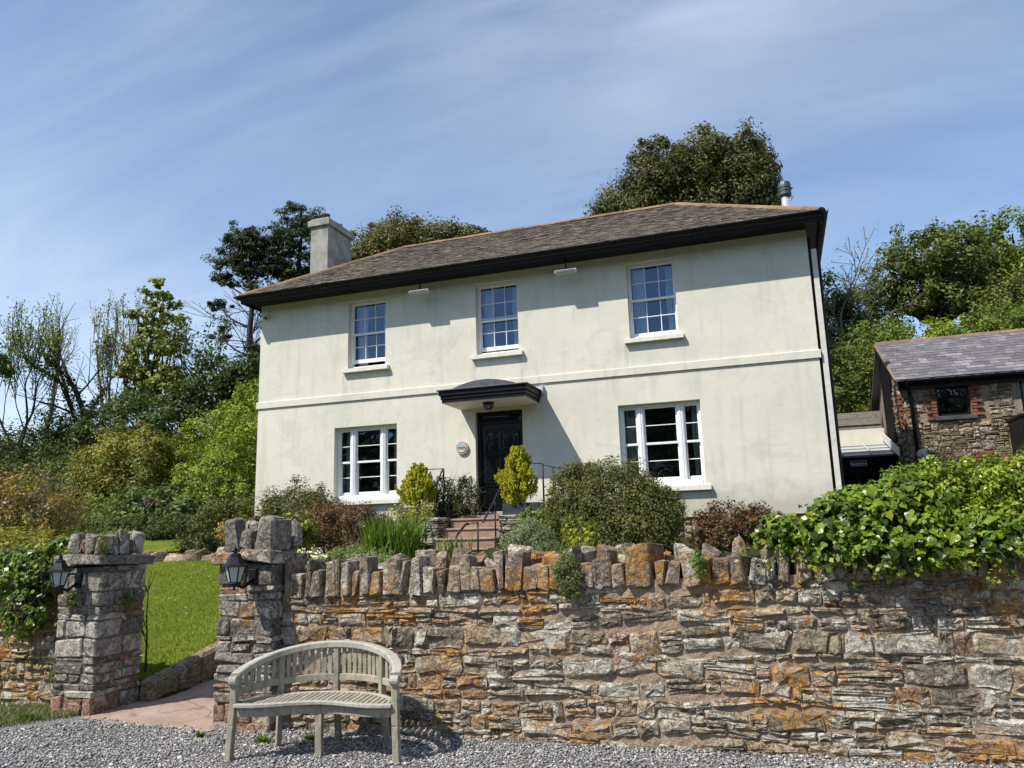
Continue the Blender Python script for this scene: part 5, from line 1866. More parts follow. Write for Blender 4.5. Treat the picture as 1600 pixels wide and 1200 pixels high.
def RB(x0, x1, y0, y1, z0, z1, b):
    f = lambda z: 1.6+(z-1.6)*RK
    return MB().box(x0*RK, x1*RK, y0*RK, y1*RK, f(z0), f(z1), b)


def RP(p): return (p[0]*RK, p[1]*RK, 1.6+(p[2]-1.6)*RK)


FX0, FX1 = 0.80, 2.58
RB(FX0, FX1-.05, 18.52, 18.60, 2.62, 3.03, .004).build('fascia', MAT['dark_boards'], rec)
RB(FX0, FX1, 20.25, 20.32, 1.2, 3.42, .004).build('back_wall', MAT['dark_boards'], rec)
RB(FX1-.10, FX1-.02, 18.62, 20.25, 1.2, 2.95, .004).build('side_wall', MAT['dark_boards'], rec)
for i in range(3):
    RB(FX0+.25+i*.62, FX0+.30+i*.62, 18.66, 18.71, 1.2, 2.95, .004).build('post', MAT['black'], rec)
lm_ = M('corrugated_clear_sheet', 0.3, 0.5)
MAT['sheet'] = lm_.done((0.44, 0.445, 0.44))
ncor = 3
for i in range(ncor):
    x0 = FX0+.02+i*.585; x1 = x0+.575
    P = np.array([RP(p) for p in ((x0, 18.42, 3.06), (x1, 18.42, 3.06), (x1-.02, 20.0, 3.44), (x0-.02, 20.0, 3.44))])
    P2 = P-np.array([0, 0, .012])
    m = MB(); m.add(np.concatenate([P, P2]), [(0, 1, 2, 3), (7, 6, 5, 4), (0, 4, 5, 1), (1, 5, 6, 2), (2, 6, 7, 3), (3, 7, 4, 0)])
    m.build('roof_sheet', MAT['sheet'], rec)
    for yq in (18.75, 19.25, 19.7):
        zq = 3.06+(yq-18.42)*.2405+.016
        RB(x0+.02, x1-.02, yq-.03, yq+.03, zq-.006, zq+.012, .004).build('roof_rib', MAT['grey_metal'], rec)
for i in range(1, ncor):
    xb_ = FX0+.015+i*.585
    MB().bar(RP((xb_, 18.40, 3.085)), RP((xb_-.02, 20.0, 3.47)), .04, .045, .004).build('glazing_bar', MAT['grey_metal'], rec)
m = MB(); m.bar(RP((FX0, 18.415, 3.035)), RP((FX1, 18.415, 3.035)), .03, .05, .004); m.build('eaves_trim', MAT['cowl'], rec)
RB(0.80, 2.49, 20.02, 20.18, 3.40, 3.80, .006).build('parapet', MAT['render'], rec)
bw = thing('board_fence', 'weathered horizontal board fence above the reception roof', 'board fence', (2.1, 24.8, 4.0))
for k in range(4):
    RB(0.75, 2.49, 20.42+.03*(k % 2), 20.46+.03*(k % 2), 3.62+k*.165, 3.775+k*.165, .004).build('board', MAT['boards'], bw, rnd=r.random(3))
for xp in (.85, 1.65, 2.45):
    RB(xp-.04, xp+.04, 20.50, 20.56, 2.0, 4.25, .004).build('post', MAT['boards'], bw, rnd=r.random(3))
sg = thing('reception_sign', 'small black sign reading Reception in white letters with a thin white border', 'sign', RP((1.71, 18.48, 2.885)))
sx_, sy_, sz_ = RP((1.71, 18.48, 2.885))
MB().box(sx_-.20, sx_+.20, sy_+.012, sy_+.045, sz_-.075, sz_+.075, .003).build('board', simple('sign_black', (0.02, 0.02, 0.022), 0.4, 0.4), sg)
mw = simple('sign_white', (0.75, 0.75, 0.75), 0.5, 0.3)
m = MB()
for z0 in (-.069, .061): m.box(sx_-.192, sx_+.192, sy_+.005, sy_+.0115, sz_+z0, sz_+z0+.008, .0005)
for x0 in (-.192, .184): m.box(sx_+x0, sx_+x0+.008, sy_+.005, sy_+.0115, sz_-.061, sz_+.061, .0005)
m.build('border', mw, sg)
fc = bpy.data.curves.new('lettering', 'FONT'); fc.body = 'Reception'; fc.size = 0.083; fc.align_x = 'CENTER'; fc.align_y = 'CENTER'; fc.extrude = 0.002; fc.space_character = 1.05; fc.offset = 0.001
fo = bpy.data.objects.new('lettering', fc); COL.objects.link(fo)
bpy.context.view_layer.update()
tm = bpy.data.meshes.new_from_object(fo.evaluated_get(bpy.context.evaluated_depsgraph_get()))
bpy.data.objects.remove(fo)
tm.materials.clear(); tm.materials.append(mw)
link('lettering', tm, sg, (0, .009, -.006), (R(90), 0, 0))
m = MB(); m.bar((2.92, 21.2, 3.30), (2.92, 24.2, 4.05), .03, .22, .004); m.build('side_upstand', MAT['pipe'], rec)

# ---------------------------------------------------------------- vegetation helpers
def unit(v):
    return v/np.maximum(1e-9, np.linalg.norm(v, axis=-1, keepdims=True))


def leaves(name, parent, P, N, size, cols, mat, r, aspect=0.55, kind=None, fold=0.25, droop=0.0):
    """one kite-shaped leaf per point: P points, N face directions, size (n,), cols (n,3)"""
    n = len(P)
    t = unit(np.cross(N, unit(r.normal(size=(n, 3)))))
    if droop: t = unit(t-np.array([0, 0, droop]))
    N = unit(N-(N*t).sum(-1, keepdims=True)*t)
    b = np.cross(N, t)
    s = size[:, None]
    V = np.stack([P-t*s*.5, P+b*s*aspect*.5+N*s*fold*.3-t*s*.08, P+t*s*.5, P-b*s*aspect*.5+N*s*fold*.3-t*s*.08], 1).reshape(-1, 3)
    F = np.arange(4*n).reshape(n, 4)
    off = world_off(parent)
    o = link(name, mesh_np(name, V-off, F, mat, False, None, np.repeat(cols, 4, 0)), parent)
    if kind: o['kind'] = kind
    return o


def blob(r, ells, nclump, per, clump=0.22, hollow=0.55, up=0.35, flat=1.0):
    """points in clumps over the outer part of a set of ellipsoids; returns P, N, clump index"""
    E = np.array(ells, float)
    area = (E[:, 3]*E[:, 4]+E[:, 4]*E[:, 5]+E[:, 3]*E[:, 5])
    C = []
    while len(C) < nclump:
        i = r.choice(len(E), p=area/area.sum())
        d = unit(r.normal(size=3)); rad = r.uniform(hollow, 1.0)**0.7
        p = E[i, :3]+d*E[i, 3:]*rad
        q = ((p-E[:, :3])/E[:, 3:]); q = np.sqrt((q*q).sum(1)); q[i] = 9
        if q.min() < hollow*0.9: continue
        C.append((i, *p, *d))
    C = np.array(C); idx = C[:, 0].astype(int)
    far = r.random(nclump) < 0.13
    C[far, 1:4] += C[far, 4:7]*E[idx[far], 3:]*r.uniform(.06, .24, (far.sum(), 1))
    R_ = E[idx, 3:].mean(1)*clump*np.where(far, .6, 1)
    n = nclump*per
    k = np.repeat(np.arange(nclump), per)
    sz = r.uniform(0.55, 1.35, nclump)
    dlt = unit(r.normal(size=(n, 3)))*(r.random((n, 1))**0.45)
    P = C[k, 1:4]+dlt*(R_*sz)[k][:, None]*np.array([1, 1, flat])
    N = unit(dlt*0.8+C[k, 4:7]*0.5+np.array([0, 0, up])+r.normal(0, 0.55, (n, 3)))
    return P, N, k


LEAF_ALBEDO = np.array([1.68, 1.62, 1.25])


def palette(r, cols, k, nclump, var=0.18, leafvar=0.15):
    cols = np.array(cols, float)
    ci = r.integers(0, len(cols), nclump)
    base = cols[ci]*r.uniform(1-var, 1+var, (nclump, 1))
    c = base[k]*r.uniform(1-leafvar, 1+leafvar, (len(k), 1))
    mixk = r.random(len(k)) < 0.25
    c[mixk] = cols[r.integers(0, len(cols), mixk.sum())]*r.uniform(.8, 1.1, (mixk.sum(), 1))
    return c*LEAF_ALBEDO


def tube_np(pts, rad, n=5):
    pts = np.asarray(pts, float); m = len(pts)
    T = np.gradient(pts, axis=0) if m > 2 else np.repeat(pts[1:]-pts[:1], 2, 0)
    T = unit(T)
    ref = np.array([0.31, 0.17, 0.93]); A = np.cross(T, ref); bad = np.linalg.norm(A, axis=1) < .2
    A[bad] = np.cross(T[bad], [1.0, 0, 0]); A = unit(A); B = np.cross(T, A)
    th = 2*math.pi*np.arange(n)/n
    V = pts[:, None]+np.asarray(rad)[:, None, None]*(np.cos(th)[None, :, None]*A[:, None]+np.sin(th)[None, :, None]*B[:, None])
    i = np.arange(m-1)[:, None]*n; j = np.arange(n)[None]; jn = (j+1) % n
    F = np.stack([i+j, i+jn, i+n+jn, i+n+j], -1).reshape(-1, 4)
    return V.reshape(-1, 3), F


def grow(r, p, d, L, rad, lvl, segs, tips, spread=0.7, upb=0.15, wob=0.18, nch=(3, 5), shrink=0.62, sides=(7, 5, 4, 3, 3), first=0.35):
    k = 6 if lvl >= 2 else 4
    pts = [np.array(p, float)]; d = unit(np.array(d, float))
    for i in range(k):
        d = unit(d+r.normal(0, wob, 3)*0.6+np.array([0, 0, upb*0.3]))
        pts.append(pts[-1]+d*L/k)
    end = 0.5 if lvl > 0 else 0.25
    rads = np.linspace(rad, rad*end, k+1)
    segs.append((np.array(pts), rads, lvl))
    if lvl == 0:
        tips.append((pts[-1], d)); tips.append((pts[k//2], d))
        return
    for _ in range(r.integers(nch[0], nch[1]+1)):
        f = r.uniform(first, 1.0); x = f*k; i = min(int(x), k-1)
        q = pts[i]+(pts[i+1]-pts[i])*(x-i)
        a = unit(np.cross(d, r.normal(size=3)))
        dd = unit(d*r.uniform(.5, 1.0)+a*spread*r.uniform(.6, 1.3)+np.array([0, 0, upb]))
        grow(r, q, dd, L*shrink*r.uniform(.75, 1.2), max(rad*(1-f*.55)*.55, .006), lvl-1, segs, tips, spread, upb, wob, nch, shrink, sides)
    dd = unit(d+r.normal(0, .15, 3))
    grow(r, pts[-1], dd, L*shrink, rad*end, lvl-1, segs, tips, spread, upb, wob, nch, shrink, sides)


def wood(name, parent, segs, mat, minr=0.0):
    vs, fs, n = [], [], 0
    for pts, rads, lvl in segs:
        V, F = tube_np(pts, np.maximum(rads, minr), 8 if lvl >= 3 else 5 if lvl >= 1 else 3)
        vs.append(V); fs.append(F+n); n += len(V)
    return link(name, mesh_np(name, np.concatenate(vs)-world_off(parent), np.concatenate(fs), mat, True), parent)


def limbs(name, parent, base, targets, rad, mat, r, wob=0.15, rtip=0.02, fork=0.4):
    """a trunk from base that forks to reach the given crown points"""
    segs = []
    base = np.array(base, float); T = np.array(targets, float)
    c = base+(T.mean(0)-base)*fork; c[:2] = base[:2]+(T.mean(0)[:2]-base[:2])*fork*.5
    k = 6
    tr = [base+(c-base)*i/k+(r.normal(0, wob*rad*2, 3) if 0 < i < k else 0) for i in range(k+1)]
    segs.append((np.array(tr), np.linspace(rad, rad*.7, k+1), 3))
    for t in T:
        mid = (c+t)/2+r.normal(0, .08*np.linalg.norm(t-c), 3)
        segs.append((curve([c-(c-base)*.02, mid, t], 5), np.linspace(rad*.5, rtip, 11), 1))
    return wood(name, parent, segs, mat)


def shrub(name, label, cat, ells, cols, size, nclump, per, seed, group=None, mat='leaf', aspect=.5, clump=.24, up=.35, hollow=.5, stem=True, flat=1.0, leafvar=.15, var=.2):
    r = np.random.default_rng(seed)
    E = np.array(ells, float)
    base = np.array([E[:, 0].mean(), E[:, 1].mean(), (E[:, 2]-E[:, 5]).min()])
    t = thing(name, label, cat, base.tolist(), 0, group)
    P, N, k = blob(r, ells, nclump, per, clump, hollow, up, flat)
    c = palette(r, cols, k, nclump, var, leafvar)
    leaves('foliage', t, P, N, r.uniform(.7, 1.3, len(P))*size, c, MAT[mat], r, aspect)
    if stem:
        tg = []
        for e in E:
            for _ in range(max(2, int(14/len(E)))):
                d = unit(r.normal(size=3)); d[2] = abs(d[2]); tg.append(e[:3]+d*e[3:]*r.uniform(.5, .95))
        segs = []
        for q in tg:
            b0 = base+np.array([r.normal(0, .1*E[:, 3].mean()), r.normal(0, .1*E[:, 4].mean()), 0])
            segs.append((curve([b0, (b0+q)/2+r.normal(0, .06*np.linalg.norm(q-b0), 3), q], 4), np.linspace(.012, .004, 9)*max(1, E[:, 3].mean()), 1))
        wood('woody_stem', t, segs, MAT['bark'])
    return t


def tree(name, label, ells, cols, size, nclump, per, seed, base, trad, group=None, mat='leaf', clump=.22, up=.35, hollow=.5, aspect=.5, flat=1.0, bark='bark', fork=.5, ntip=9, var=.2):
    r = np.random.default_rng(seed)
    t = thing(name, label, 'tree', list(base), 0, group)
    E = np.array(ells, float)
    P, N, k = blob(r, ells, nclump, per, clump, hollow, up, flat)
    c = palette(r, cols, k, nclump, var)
    leaves('crown', t, P, N, r.uniform(.7, 1.3, len(P))*size, c, MAT[mat], r, aspect)
    tg = []
    for e in E:
        for _ in range(max(1, int(ntip*2/len(E)))):
            d = unit(r.normal(size=3)); d[2] = d[2]*.8+.1; tg.append(e[:3]+d*e[3:]*r.uniform(.35, .85))
    limbs('trunk', t, base, tg, trad, MAT[bark], r, rtip=.03, fork=fork)
    return t


def gz(x, y): return float(height(x, y))


DARK = [(0.026, 0.040, 0.011), (0.036, 0.053, 0.013), (0.048, 0.066, 0.016)]
MIDG = [(0.062, 0.092, 0.015), (0.080, 0.115, 0.018), (0.098, 0.132, 0.020)]
BRIGHT = [(0.115, 0.160, 0.016), (0.138, 0.182, 0.020), (0.155, 0.190, 0.022), (0.09, 0.13, 0.016)]
OLIVE = [(0.145, 0.140, 0.024), (0.185, 0.168, 0.032), (0.095, 0.105, 0.022), (0.070, 0.085, 0.018)]
OAKC = [(0.048, 0.054, 0.018), (0.062, 0.066, 0.022), (0.075, 0.076, 0.026), (0.036, 0.044, 0.014)]

# ---------------------------------------------------------------- trees behind the house and barn
def ell(x0, x1, z0, z1, y, ry): return ((x0+x1)/2, y, (z0+z1)/2, (x1-x0)/2, ry, (z1-z0)/2)


tree('evergreen_oak', 'large rounded dark evergreen oak rising behind the right part of the house roof', [
    (-4.5, 29, 13.9, 1.5, 2.0, 1.5), (-3.3, 28.6, 14.9, 1.4, 2.0, 1.5), (-1.7, 29, 15.1, 1.4, 2.0, 1.5), (-0.3, 29, 15.1, 1.15, 1.8, 1.5), (0.3, 29, 13.9, .9, 1.8, 1.4), (-3.0, 28.8, 13.2, 2.6, 2, 1.2), (-5.6, 29, 13.0, 1.0, 1.4, 0.9), (-0.8, 28.8, 13.4, 1.5, 1.8, 1.0)],
    OAKC, .135, 900, 120, 101, (-2.4, 29.2, 4.8), .38, clump=.30, hollow=.45)
tree('holm_oak', 'low spreading olive green holm oak showing above the left part of the roof', [
    (-13.9, 27, 13.1, 1.9, 1.8, 1.15), (-12.2, 27.3, 12.9, 1.6, 1.6, 1.1), (-15.3, 27, 12.6, 1.1, 1.3, .9), (-10.9, 27.4, 12.9, .9, 1.2, .8), (-13, 27.2, 12.0, 2.8, 1.4, .9)],
    [(0.075, 0.072, 0.022), (0.06, 0.066, 0.02), (0.09, 0.082, 0.028)], .135, 560, 120, 102, (-13.2, 27.2, 4.0), .34, clump=.30, hollow=.45)


def pine(label, base, top, rad, pads, seed, barem=22):
    r = np.random.default_rng(seed)
    t = thing('pine_tree', label, 'tree', list(base), 0, 'dark pines left of the house')
    segs = []
    b, tp = np.array(base, float), np.array(top, float)
    tr = np.array([b+(tp-b)*f+r.normal(0, .06, 3)*(0 < f < 1) for f in np.linspace(0, 1, 9)])
    segs.append((tr, np.linspace(rad, .05, 9), 3))
    allP, allN, ks, base_k = [], [], [], 0
    def ontrunk(z):
        f = np.clip((z-b[2])/(tp[2]-b[2]), 0.02, .98)*8; i = int(f); return tr[i]+(tr[min(i+1, 8)]-tr[i])*(f-i)
    for (px, py, pz, rx, ry, rz, n) in pads:
        s = ontrunk(pz-.55*math.hypot(px-ontrunk(pz)[0], py-ontrunk(pz)[1])-.4)
        e = np.array([px, py, pz-.1])
        segs.append((curve([s, (s+e)/2+np.array([0, 0, -.1])+r.normal(0, .12, 3), e], 5), np.linspace(.07, .02, 11), 1))
        for _ in range(4):
            q = e+r.normal(0, 1, 3)*np.array([rx, ry, rz])*.6
            segs.append((np.array([s+(e-s)*.7, (s+(e-s)*.7+q)/2+r.normal(0, .05, 3), q]), np.linspace(.03, .008, 3), 0))
        P, N, k = blob(r, [(px, py, pz, rx*1.45, ry*1.3, rz*1.15)], int(n*2.2), 70, .34, .15, .6, .5)
        allP.append(P); allN.append(N); ks.append(k+base_k); base_k += int(n*2.2)
    for _ in range(barem):      # bare dead twigs up the trunk
        z = r.uniform(b[2]+.2*(tp[2]-b[2]), b[2]+.62*(tp[2]-b[2])); s = ontrunk(z)
        d = unit(np.array([r.normal(), r.normal()*.6, r.uniform(-.1, 1.0)])); L = r.uniform(1.0, 2.6)
        grow(r, s, d, L, .03, 1, segs, [], .6, .1, .12, (3, 5), .6)
    P, N, k = np.concatenate(allP), np.concatenate(allN), np.concatenate(ks)
    c = palette(r, [(0.016, 0.028, 0.012), (0.022, 0.034, 0.014), (0.028, 0.042, 0.016)], k, base_k)
    leaves('crown', t, P, N, r.uniform(.7, 1.3, len(P))*.2, c, MAT['leaf'], r, .26)
    wood('trunk', t, segs, MAT['bark'], .012)


pine('tall dark pine with bare lower branches just left of the house', (-25.0, 32, 6.5), (-25.2, 32, 18.0), .26, [
    (-25.6, 32, 17.4, .9, .9, .7, 12), (-24.7, 31.8, 16.9, .8, .9, .6, 10), (-26.6, 32.2, 16.3, .9, .9, .55, 10), (-25.5, 31.7, 15.9, 1.1, 1, .55, 12), (-24.2, 32, 15.6, .8, .8, .5, 9),
    (-27.0, 32, 15.2, .55, .6, .3, 5), (-27.1, 32, 13.9, .5, .6, .28, 5), (-24.6, 32, 14.2, .8, .8, .4, 7), (-23.6, 32, 12.6, .8, .8, .45, 8), (-26.9, 31.8, 12.2, .5, .5, .3, 4), (-24.2, 32, 11.2, .9, .8, .5, 9), (-25.9, 32, 10.6, .8, .7, .45, 7), (-25.0, 31.8, 17.0, .9, .9, .5, 11), (-26.0, 31.9, 16.9, .8, .8, .5, 10), (-24.6, 32, 16.2, .9, .9, .5, 10), (-25.9, 31.9, 15.2, 1.0, .9, .45, 9)], 201, 26)
pine('tall dark pine beside the chimney with layered foliage to its top', (-23.2, 33, 6.8), (-22.9, 33, 19.0), .28, [
    (-22.9, 33, 18.7, .9, .9, .65, 12), (-23.7, 33, 17.8, .8, .9, .6, 11), (-22.2, 32.8, 17.7, .9, .9, .55, 11), (-23.0, 32.7, 16.9, 1.2, 1, .6, 14), (-24.0, 33, 16.0, .9, .9, .5, 10), (-22.0, 33, 16.1, 1.0, .9, .55, 11),
    (-22.9, 33, 15.0, 1.2, 1, .55, 13), (-24.1, 33, 14.0, .9, .8, .45, 8), (-22.0, 33, 14.3, .9, .8, .5, 9), (-22.6, 33, 13.0, 1.1, .9, .5, 11), (-23.8, 33, 12.2, .9, .8, .5, 8), (-22.2, 33, 11.8, .9, .8, .45, 8), (-23.6, 32.8, 15.2, .9, .9, .5, 10), (-22.4, 32.8, 15.4, .9, .9, .5, 10), (-23.6, 32.8, 16.9, .8, .8, .5, 9), (-22.0, 32.9, 13.2, .9, .8, .45, 8)], 202, 16)


def open_tree(label, base, H, rad, seed, cols, leafsize, perTip, tipspread, nstem=1, spread=.55, upb=.35, lvl=3, ivy=0.0, L0=.42, lean=(0, 0), group='deciduous trees along the garden edge', nch=(3, 5), bark='bark', shrink=.62):
    """tree whose limbs and twigs show: leaves sit in tufts at twig ends"""
    r = np.random.default_rng(seed)
    t = thing('deciduous_tree', label, 'tree', list(base), 0, group)
    segs, tips = [], []
    for s in range(nstem):
        d = np.array([r.normal(0, .12)+lean[0]+(0 if nstem == 1 else (s-(nstem-1)/2)*.22), r.normal(0, .1)+lean[1], 1.0])
        grow(r, np.array(base)+np.array([(s-(nstem-1)/2)*rad*1.6, 0, 0]), d, H*L0, rad*(1 if nstem == 1 else .75), lvl, segs, tips, spread, upb, .16, nch, shrink)
    wood('trunk', t, segs, MAT[bark], .013)
    tp = np.array([q[0] for q in tips])
    if perTip > 0:
        nt = len(tp); k = np.repeat(np.arange(nt), perTip)
        P = tp[k]+unit(r.normal(size=(len(k), 3)))*(r.random((len(k), 1))**.5)*tipspread
        N = unit(r.normal(0, .6, (len(k), 3))+np.array([0, 0, .7]))
        c = palette(r, cols, k, nt)
        leaves('crown', t, P, N, r.uniform(.7, 1.3, len(P))*leafsize, c, MAT['leaf'], r, .6)
    if ivy > 0:
        P = []
        for pts, rads, lv in segs:
            if lv == lvl or (lv == lvl-1 and r.random() < .45):
                n = int(ivy*np.linalg.norm(pts[-1]-pts[0])*240)
                f = r.random(n)*(len(pts)-1); i = np.minimum(f.astype(int), len(pts)-2)
                c_ = pts[i]+(pts[i+1]-pts[i])*(f-i)[:, None]
                P.append(c_+unit(r.normal(size=(n, 3)))*(rads[i]+r.uniform(.0, .24, n))[:, None])
        P = np.concatenate(P)
        leaves('ivy', t, P, unit(r.normal(size=(len(P), 3))+np.array([0, 0, .3])), r.uniform(.08, .16, len(P)), palette(r, DARK, np.arange(len(P)) % 40, 40), MAT['leaf'], r, .8)
    return t


LIGHTL = [(0.15, 0.19, 0.028), (0.18, 0.21, 0.034), (0.12, 0.16, 0.024)]
open_tree('sparse pale leaved tree at the left edge of the photo', (-35.6, 28, 6.0), 8.4, .10, 301, LIGHTL, .14, 4, .4, 3, .5, .45, 3)
open_tree('nearly bare ivy clad tree, the slimmer one nearer the left edge', (-38.4, 32, 7.0), 8.0, .16, 302, LIGHTL, .12, 1, .2, 1, .5, .4, 3, ivy=.6, L0=.5, bark='bark_pale', nch=(2, 4))
open_tree('nearly bare ivy clad tree with drooping dead branches and a thick dark trunk', (-34.4, 31, 6.5), 7.6, .24, 303, LIGHTL, .12, 0, .2, 2, .8, .05, 3, ivy=.8, L0=.5, lean=(-.1, 0), nch=(3, 4))
open_tree('slim many stemmed tree with a thin scatter of pale leaves', (-35.8, 34, 7.0), 9.8, .13, 304, LIGHTL, .14, 4, .35, 4, .36, .6, 3, ivy=.2, bark='bark_pale', nch=(2, 4))
tree('maple_tree', 'tallest green maple on the left with clear sky on both sides', [
    (-33.2, 34, 15.8, .9, 1, 1.1), (-34.0, 34, 14.4, 1.1, 1, .9), (-32.4, 34, 14.5, 1.2, 1, 1.0), (-33.6, 34, 12.9, 1.5, 1.2, 1.0), (-32.2, 34, 12.6, 1.1, 1, .8), (-34.3, 34, 11.4, 1.3, 1.2, .8), (-33.0, 34, 10.6, 2.0, 1.3, 1.1), (-34.6, 33.8, 9.6, 1.2, 1, .9), (-31.9, 33.8, 10.0, 1.2, 1, .9)],
    [(0.095, 0.120, 0.018), (0.120, 0.14, 0.022), (0.075, 0.10, 0.016), (0.14, 0.155, 0.026)], .2, 200, 40, 305, (-33.3, 34, 7.0), .2, clump=.42, hollow=.3, flat=.6, fork=.35, aspect=.8, ntip=12)
open_tree('thin leafy tree between the maple and the pines', (-30.4, 34, 7.2), 7.6, .15, 306, [(0.07, 0.10, 0.02), (0.09, 0.125, 0.024)], .2, 5, .45, 3, .6, .35, 3, ivy=.2, nch=(2, 3))
tree('dark_bough_tree', 'dark leafy tree reaching in at the left edge of the photo', [(-31.4, 22, 9.6, 1.5, 1.2, 1.0), (-30.3, 22, 9.0, 1.2, 1, .7), (-31.8, 22, 8.2, 1.4, 1, .7)], [(0.045, 0.06, 0.014), (0.06, 0.072, 0.018)], .2, 80, 40, 308, (-32.6, 22.2, 3.4), .22, clump=.35, hollow=.3)
tree('evergreen_tree', 'bushy dark evergreen tree under the pines beside the house', [(-25.3, 30, 9.2, 1.6, 1.4, 1.4), (-24.2, 30, 8.6, 1.3, 1.2, 1.2), (-26.6, 30, 8.2, 1.3, 1.2, 1.2), (-23.4, 30, 9.6, .9, 1, 1.2)], DARK+[(0.04, 0.06, 0.014)], .2, 170, 55, 309, (-25, 30.3, 5.4), .22, clump=.34, hollow=.35)

# dark hedge bank under the trees, split into the shrubs one can tell apart
for i, (x, y, z, rx, ry, rz, lab) in enumerate([
        (-40.2, 29.5, 6.0, 2.4, 1.6, 2.0, 'dark shrub mass under the bare trees at the far left'), (-36.6, 29.5, 6.3, 2.4, 1.6, 1.9, 'dark shrub mass under the ivy clad trees'),
        (-33.2, 29.8, 6.9, 2.2, 1.6, 1.9, 'dark shrub mass under the tall maple'), (-30.0, 29.5, 7.2, 2.2, 1.6, 1.8, 'dark shrub mass between the maple and the pines'), (-27.2, 29.0, 6.6, 2.0, 1.6, 1.7, 'dark shrub mass under the bushy evergreen by the house')]):
    shrub('dark_shrub', lab, 'shrub', [(x, y, z, rx, ry, rz), (x+rx*.5, y-.3, z+.2, rx*.6, ry, rz*.8), (x-rx*.6, y-.4, z-1.0, rx*.7, ry, rz*.9), (x+rx*.4, y-.6, z-1.6, rx*.9, ry, rz*.8)], DARK+[(0.04, 0.062, 0.014)], .19, 190, 46, 400+i, 'dark shrubs under the trees', clump=.36, hollow=.4)
shrub('olive_shrub', 'big rounded olive green shrub in the middle of the left bank', 'shrub', [(-22.6, 22.3, 4.2, 1.9, 1.5, 1.75), (-21.4, 22.2, 4.1, 1.2, 1.2, 1.7), (-23.9, 22.2, 3.6, 1.1, 1.2, 1.4), (-22.4, 21.8, 3.0, 2.0, 1.2, 1.1)], OLIVE, .12, 360, 80, 410, clump=.26, hollow=.5, up=.6)
shrub('green_shrub', 'bright green shrub mass high on the bank beside the house', 'shrub', [(-21.2, 25, 5.4, 1.5, 1.3, 1.2), (-19.6, 24.6, 5.9, 1.4, 1.3, 1.3), (-18.4, 24.3, 6.3, 1.2, 1.3, 1.3), (-20.4, 24.3, 4.6, 1.8, 1.2, 1.0), (-18.6, 23.6, 4.9, 1.3, 1.2, 1.2)], BRIGHT, .12, 330, 75, 411, clump=.30, up=.5)
shrub('green_shrub', 'small bright green shrub in front of the olive shrub', 'shrub', [(-18.4, 21, 3.6, .85, .8, .65), (-17.7, 21, 3.3, .6, .7, .6)], BRIGHT, .11, 110, 60, 412, clump=.32, up=.5)
shrub('green_shrub', 'mid green shrub close to the left corner of the house', 'shrub', [(-15.6, 19.2, 3.5, .9, .9, .9), (-14.8, 19.4, 4.2, .9, .9, 1.0), (-16.6, 19.4, 2.9, .9, .9, .7), (-15.0, 19, 2.8, 1.0, .9, .7)], MIDG+BRIGHT, .10, 240, 70, 413, clump=.30, up=.5)
shrub('green_shrub', 'low olive green shrub at the foot of the left corner of the house', 'shrub', [(-13.6, 17, 2.3, .75, .6, .5), (-14.3, 17.1, 2.1, .6, .6, .45)], [(0.05, 0.062, 0.018), (0.07, 0.08, 0.022)], .07, 130, 60, 414, clump=.3)
for i, (x, y, z, rx, ry, rz, lab) in enumerate([(-31.5, 23.5, 4.2, 2.0, 1.5, 1.7, 'dark leafy shrub behind the brown twiggy bush at the far left'), (-28.0, 23.2, 4.1, 2.0, 1.5, 1.6, 'dark leafy shrub behind the brown twiggy bush, second from the left edge'), (-25.4, 22.8, 3.4, 1.3, 1.2, 1.3, 'dark leafy shrub touching the left side of the olive shrub')]):
    shrub('dark_shrub', lab, 'shrub', [(x, y, z, rx, ry, rz), (x+rx*.5, y-.3, z-.8, rx*.7, ry, rz*.8), (x-rx*.5, y-.4, z-1.0, rx*.7, ry, rz*.8)], DARK+[(0.04, 0.062, 0.014)], .15, 170, 60, 460+i, 'dark shrubs under the trees', clump=.34, hollow=.4)
r = np.random.default_rng(470)
n = 90000
X = np.concatenate([r.uniform(-46, -11.5, n*2//3), r.uniform(.5, 16, n//3)]); Y = 17.7+26*r.random(n)**1.3; Y[n*2//3:] = r.uniform(26.0, 44, n-n*2//3)
hgt = np.clip(np.sin(X*1.3+Y*.7)*np.sin(Y*1.1-X*.4)*.35+.35, .05, .8)*r.random(n)
P = np.stack([X, Y, height(X, Y)+hgt], -1)
k = (np.floor(X*1.5)*131+np.floor(Y*1.5)*17).astype(int) % 400
o = leaves('bank_ground_cover', None, P, unit(r.normal(0, .6, (n, 3))+np.array([0, -.3, 1])), r.uniform(.10, .22, n), palette(r, MIDG+[(0.09, 0.10, 0.03), (0.045, 0.06, 0.015)], k, 400), MAT['leaf'], r, .55, 'stuff')
tag(o, 'rough green undergrowth covering the banks behind the garden', 'undergrowth')
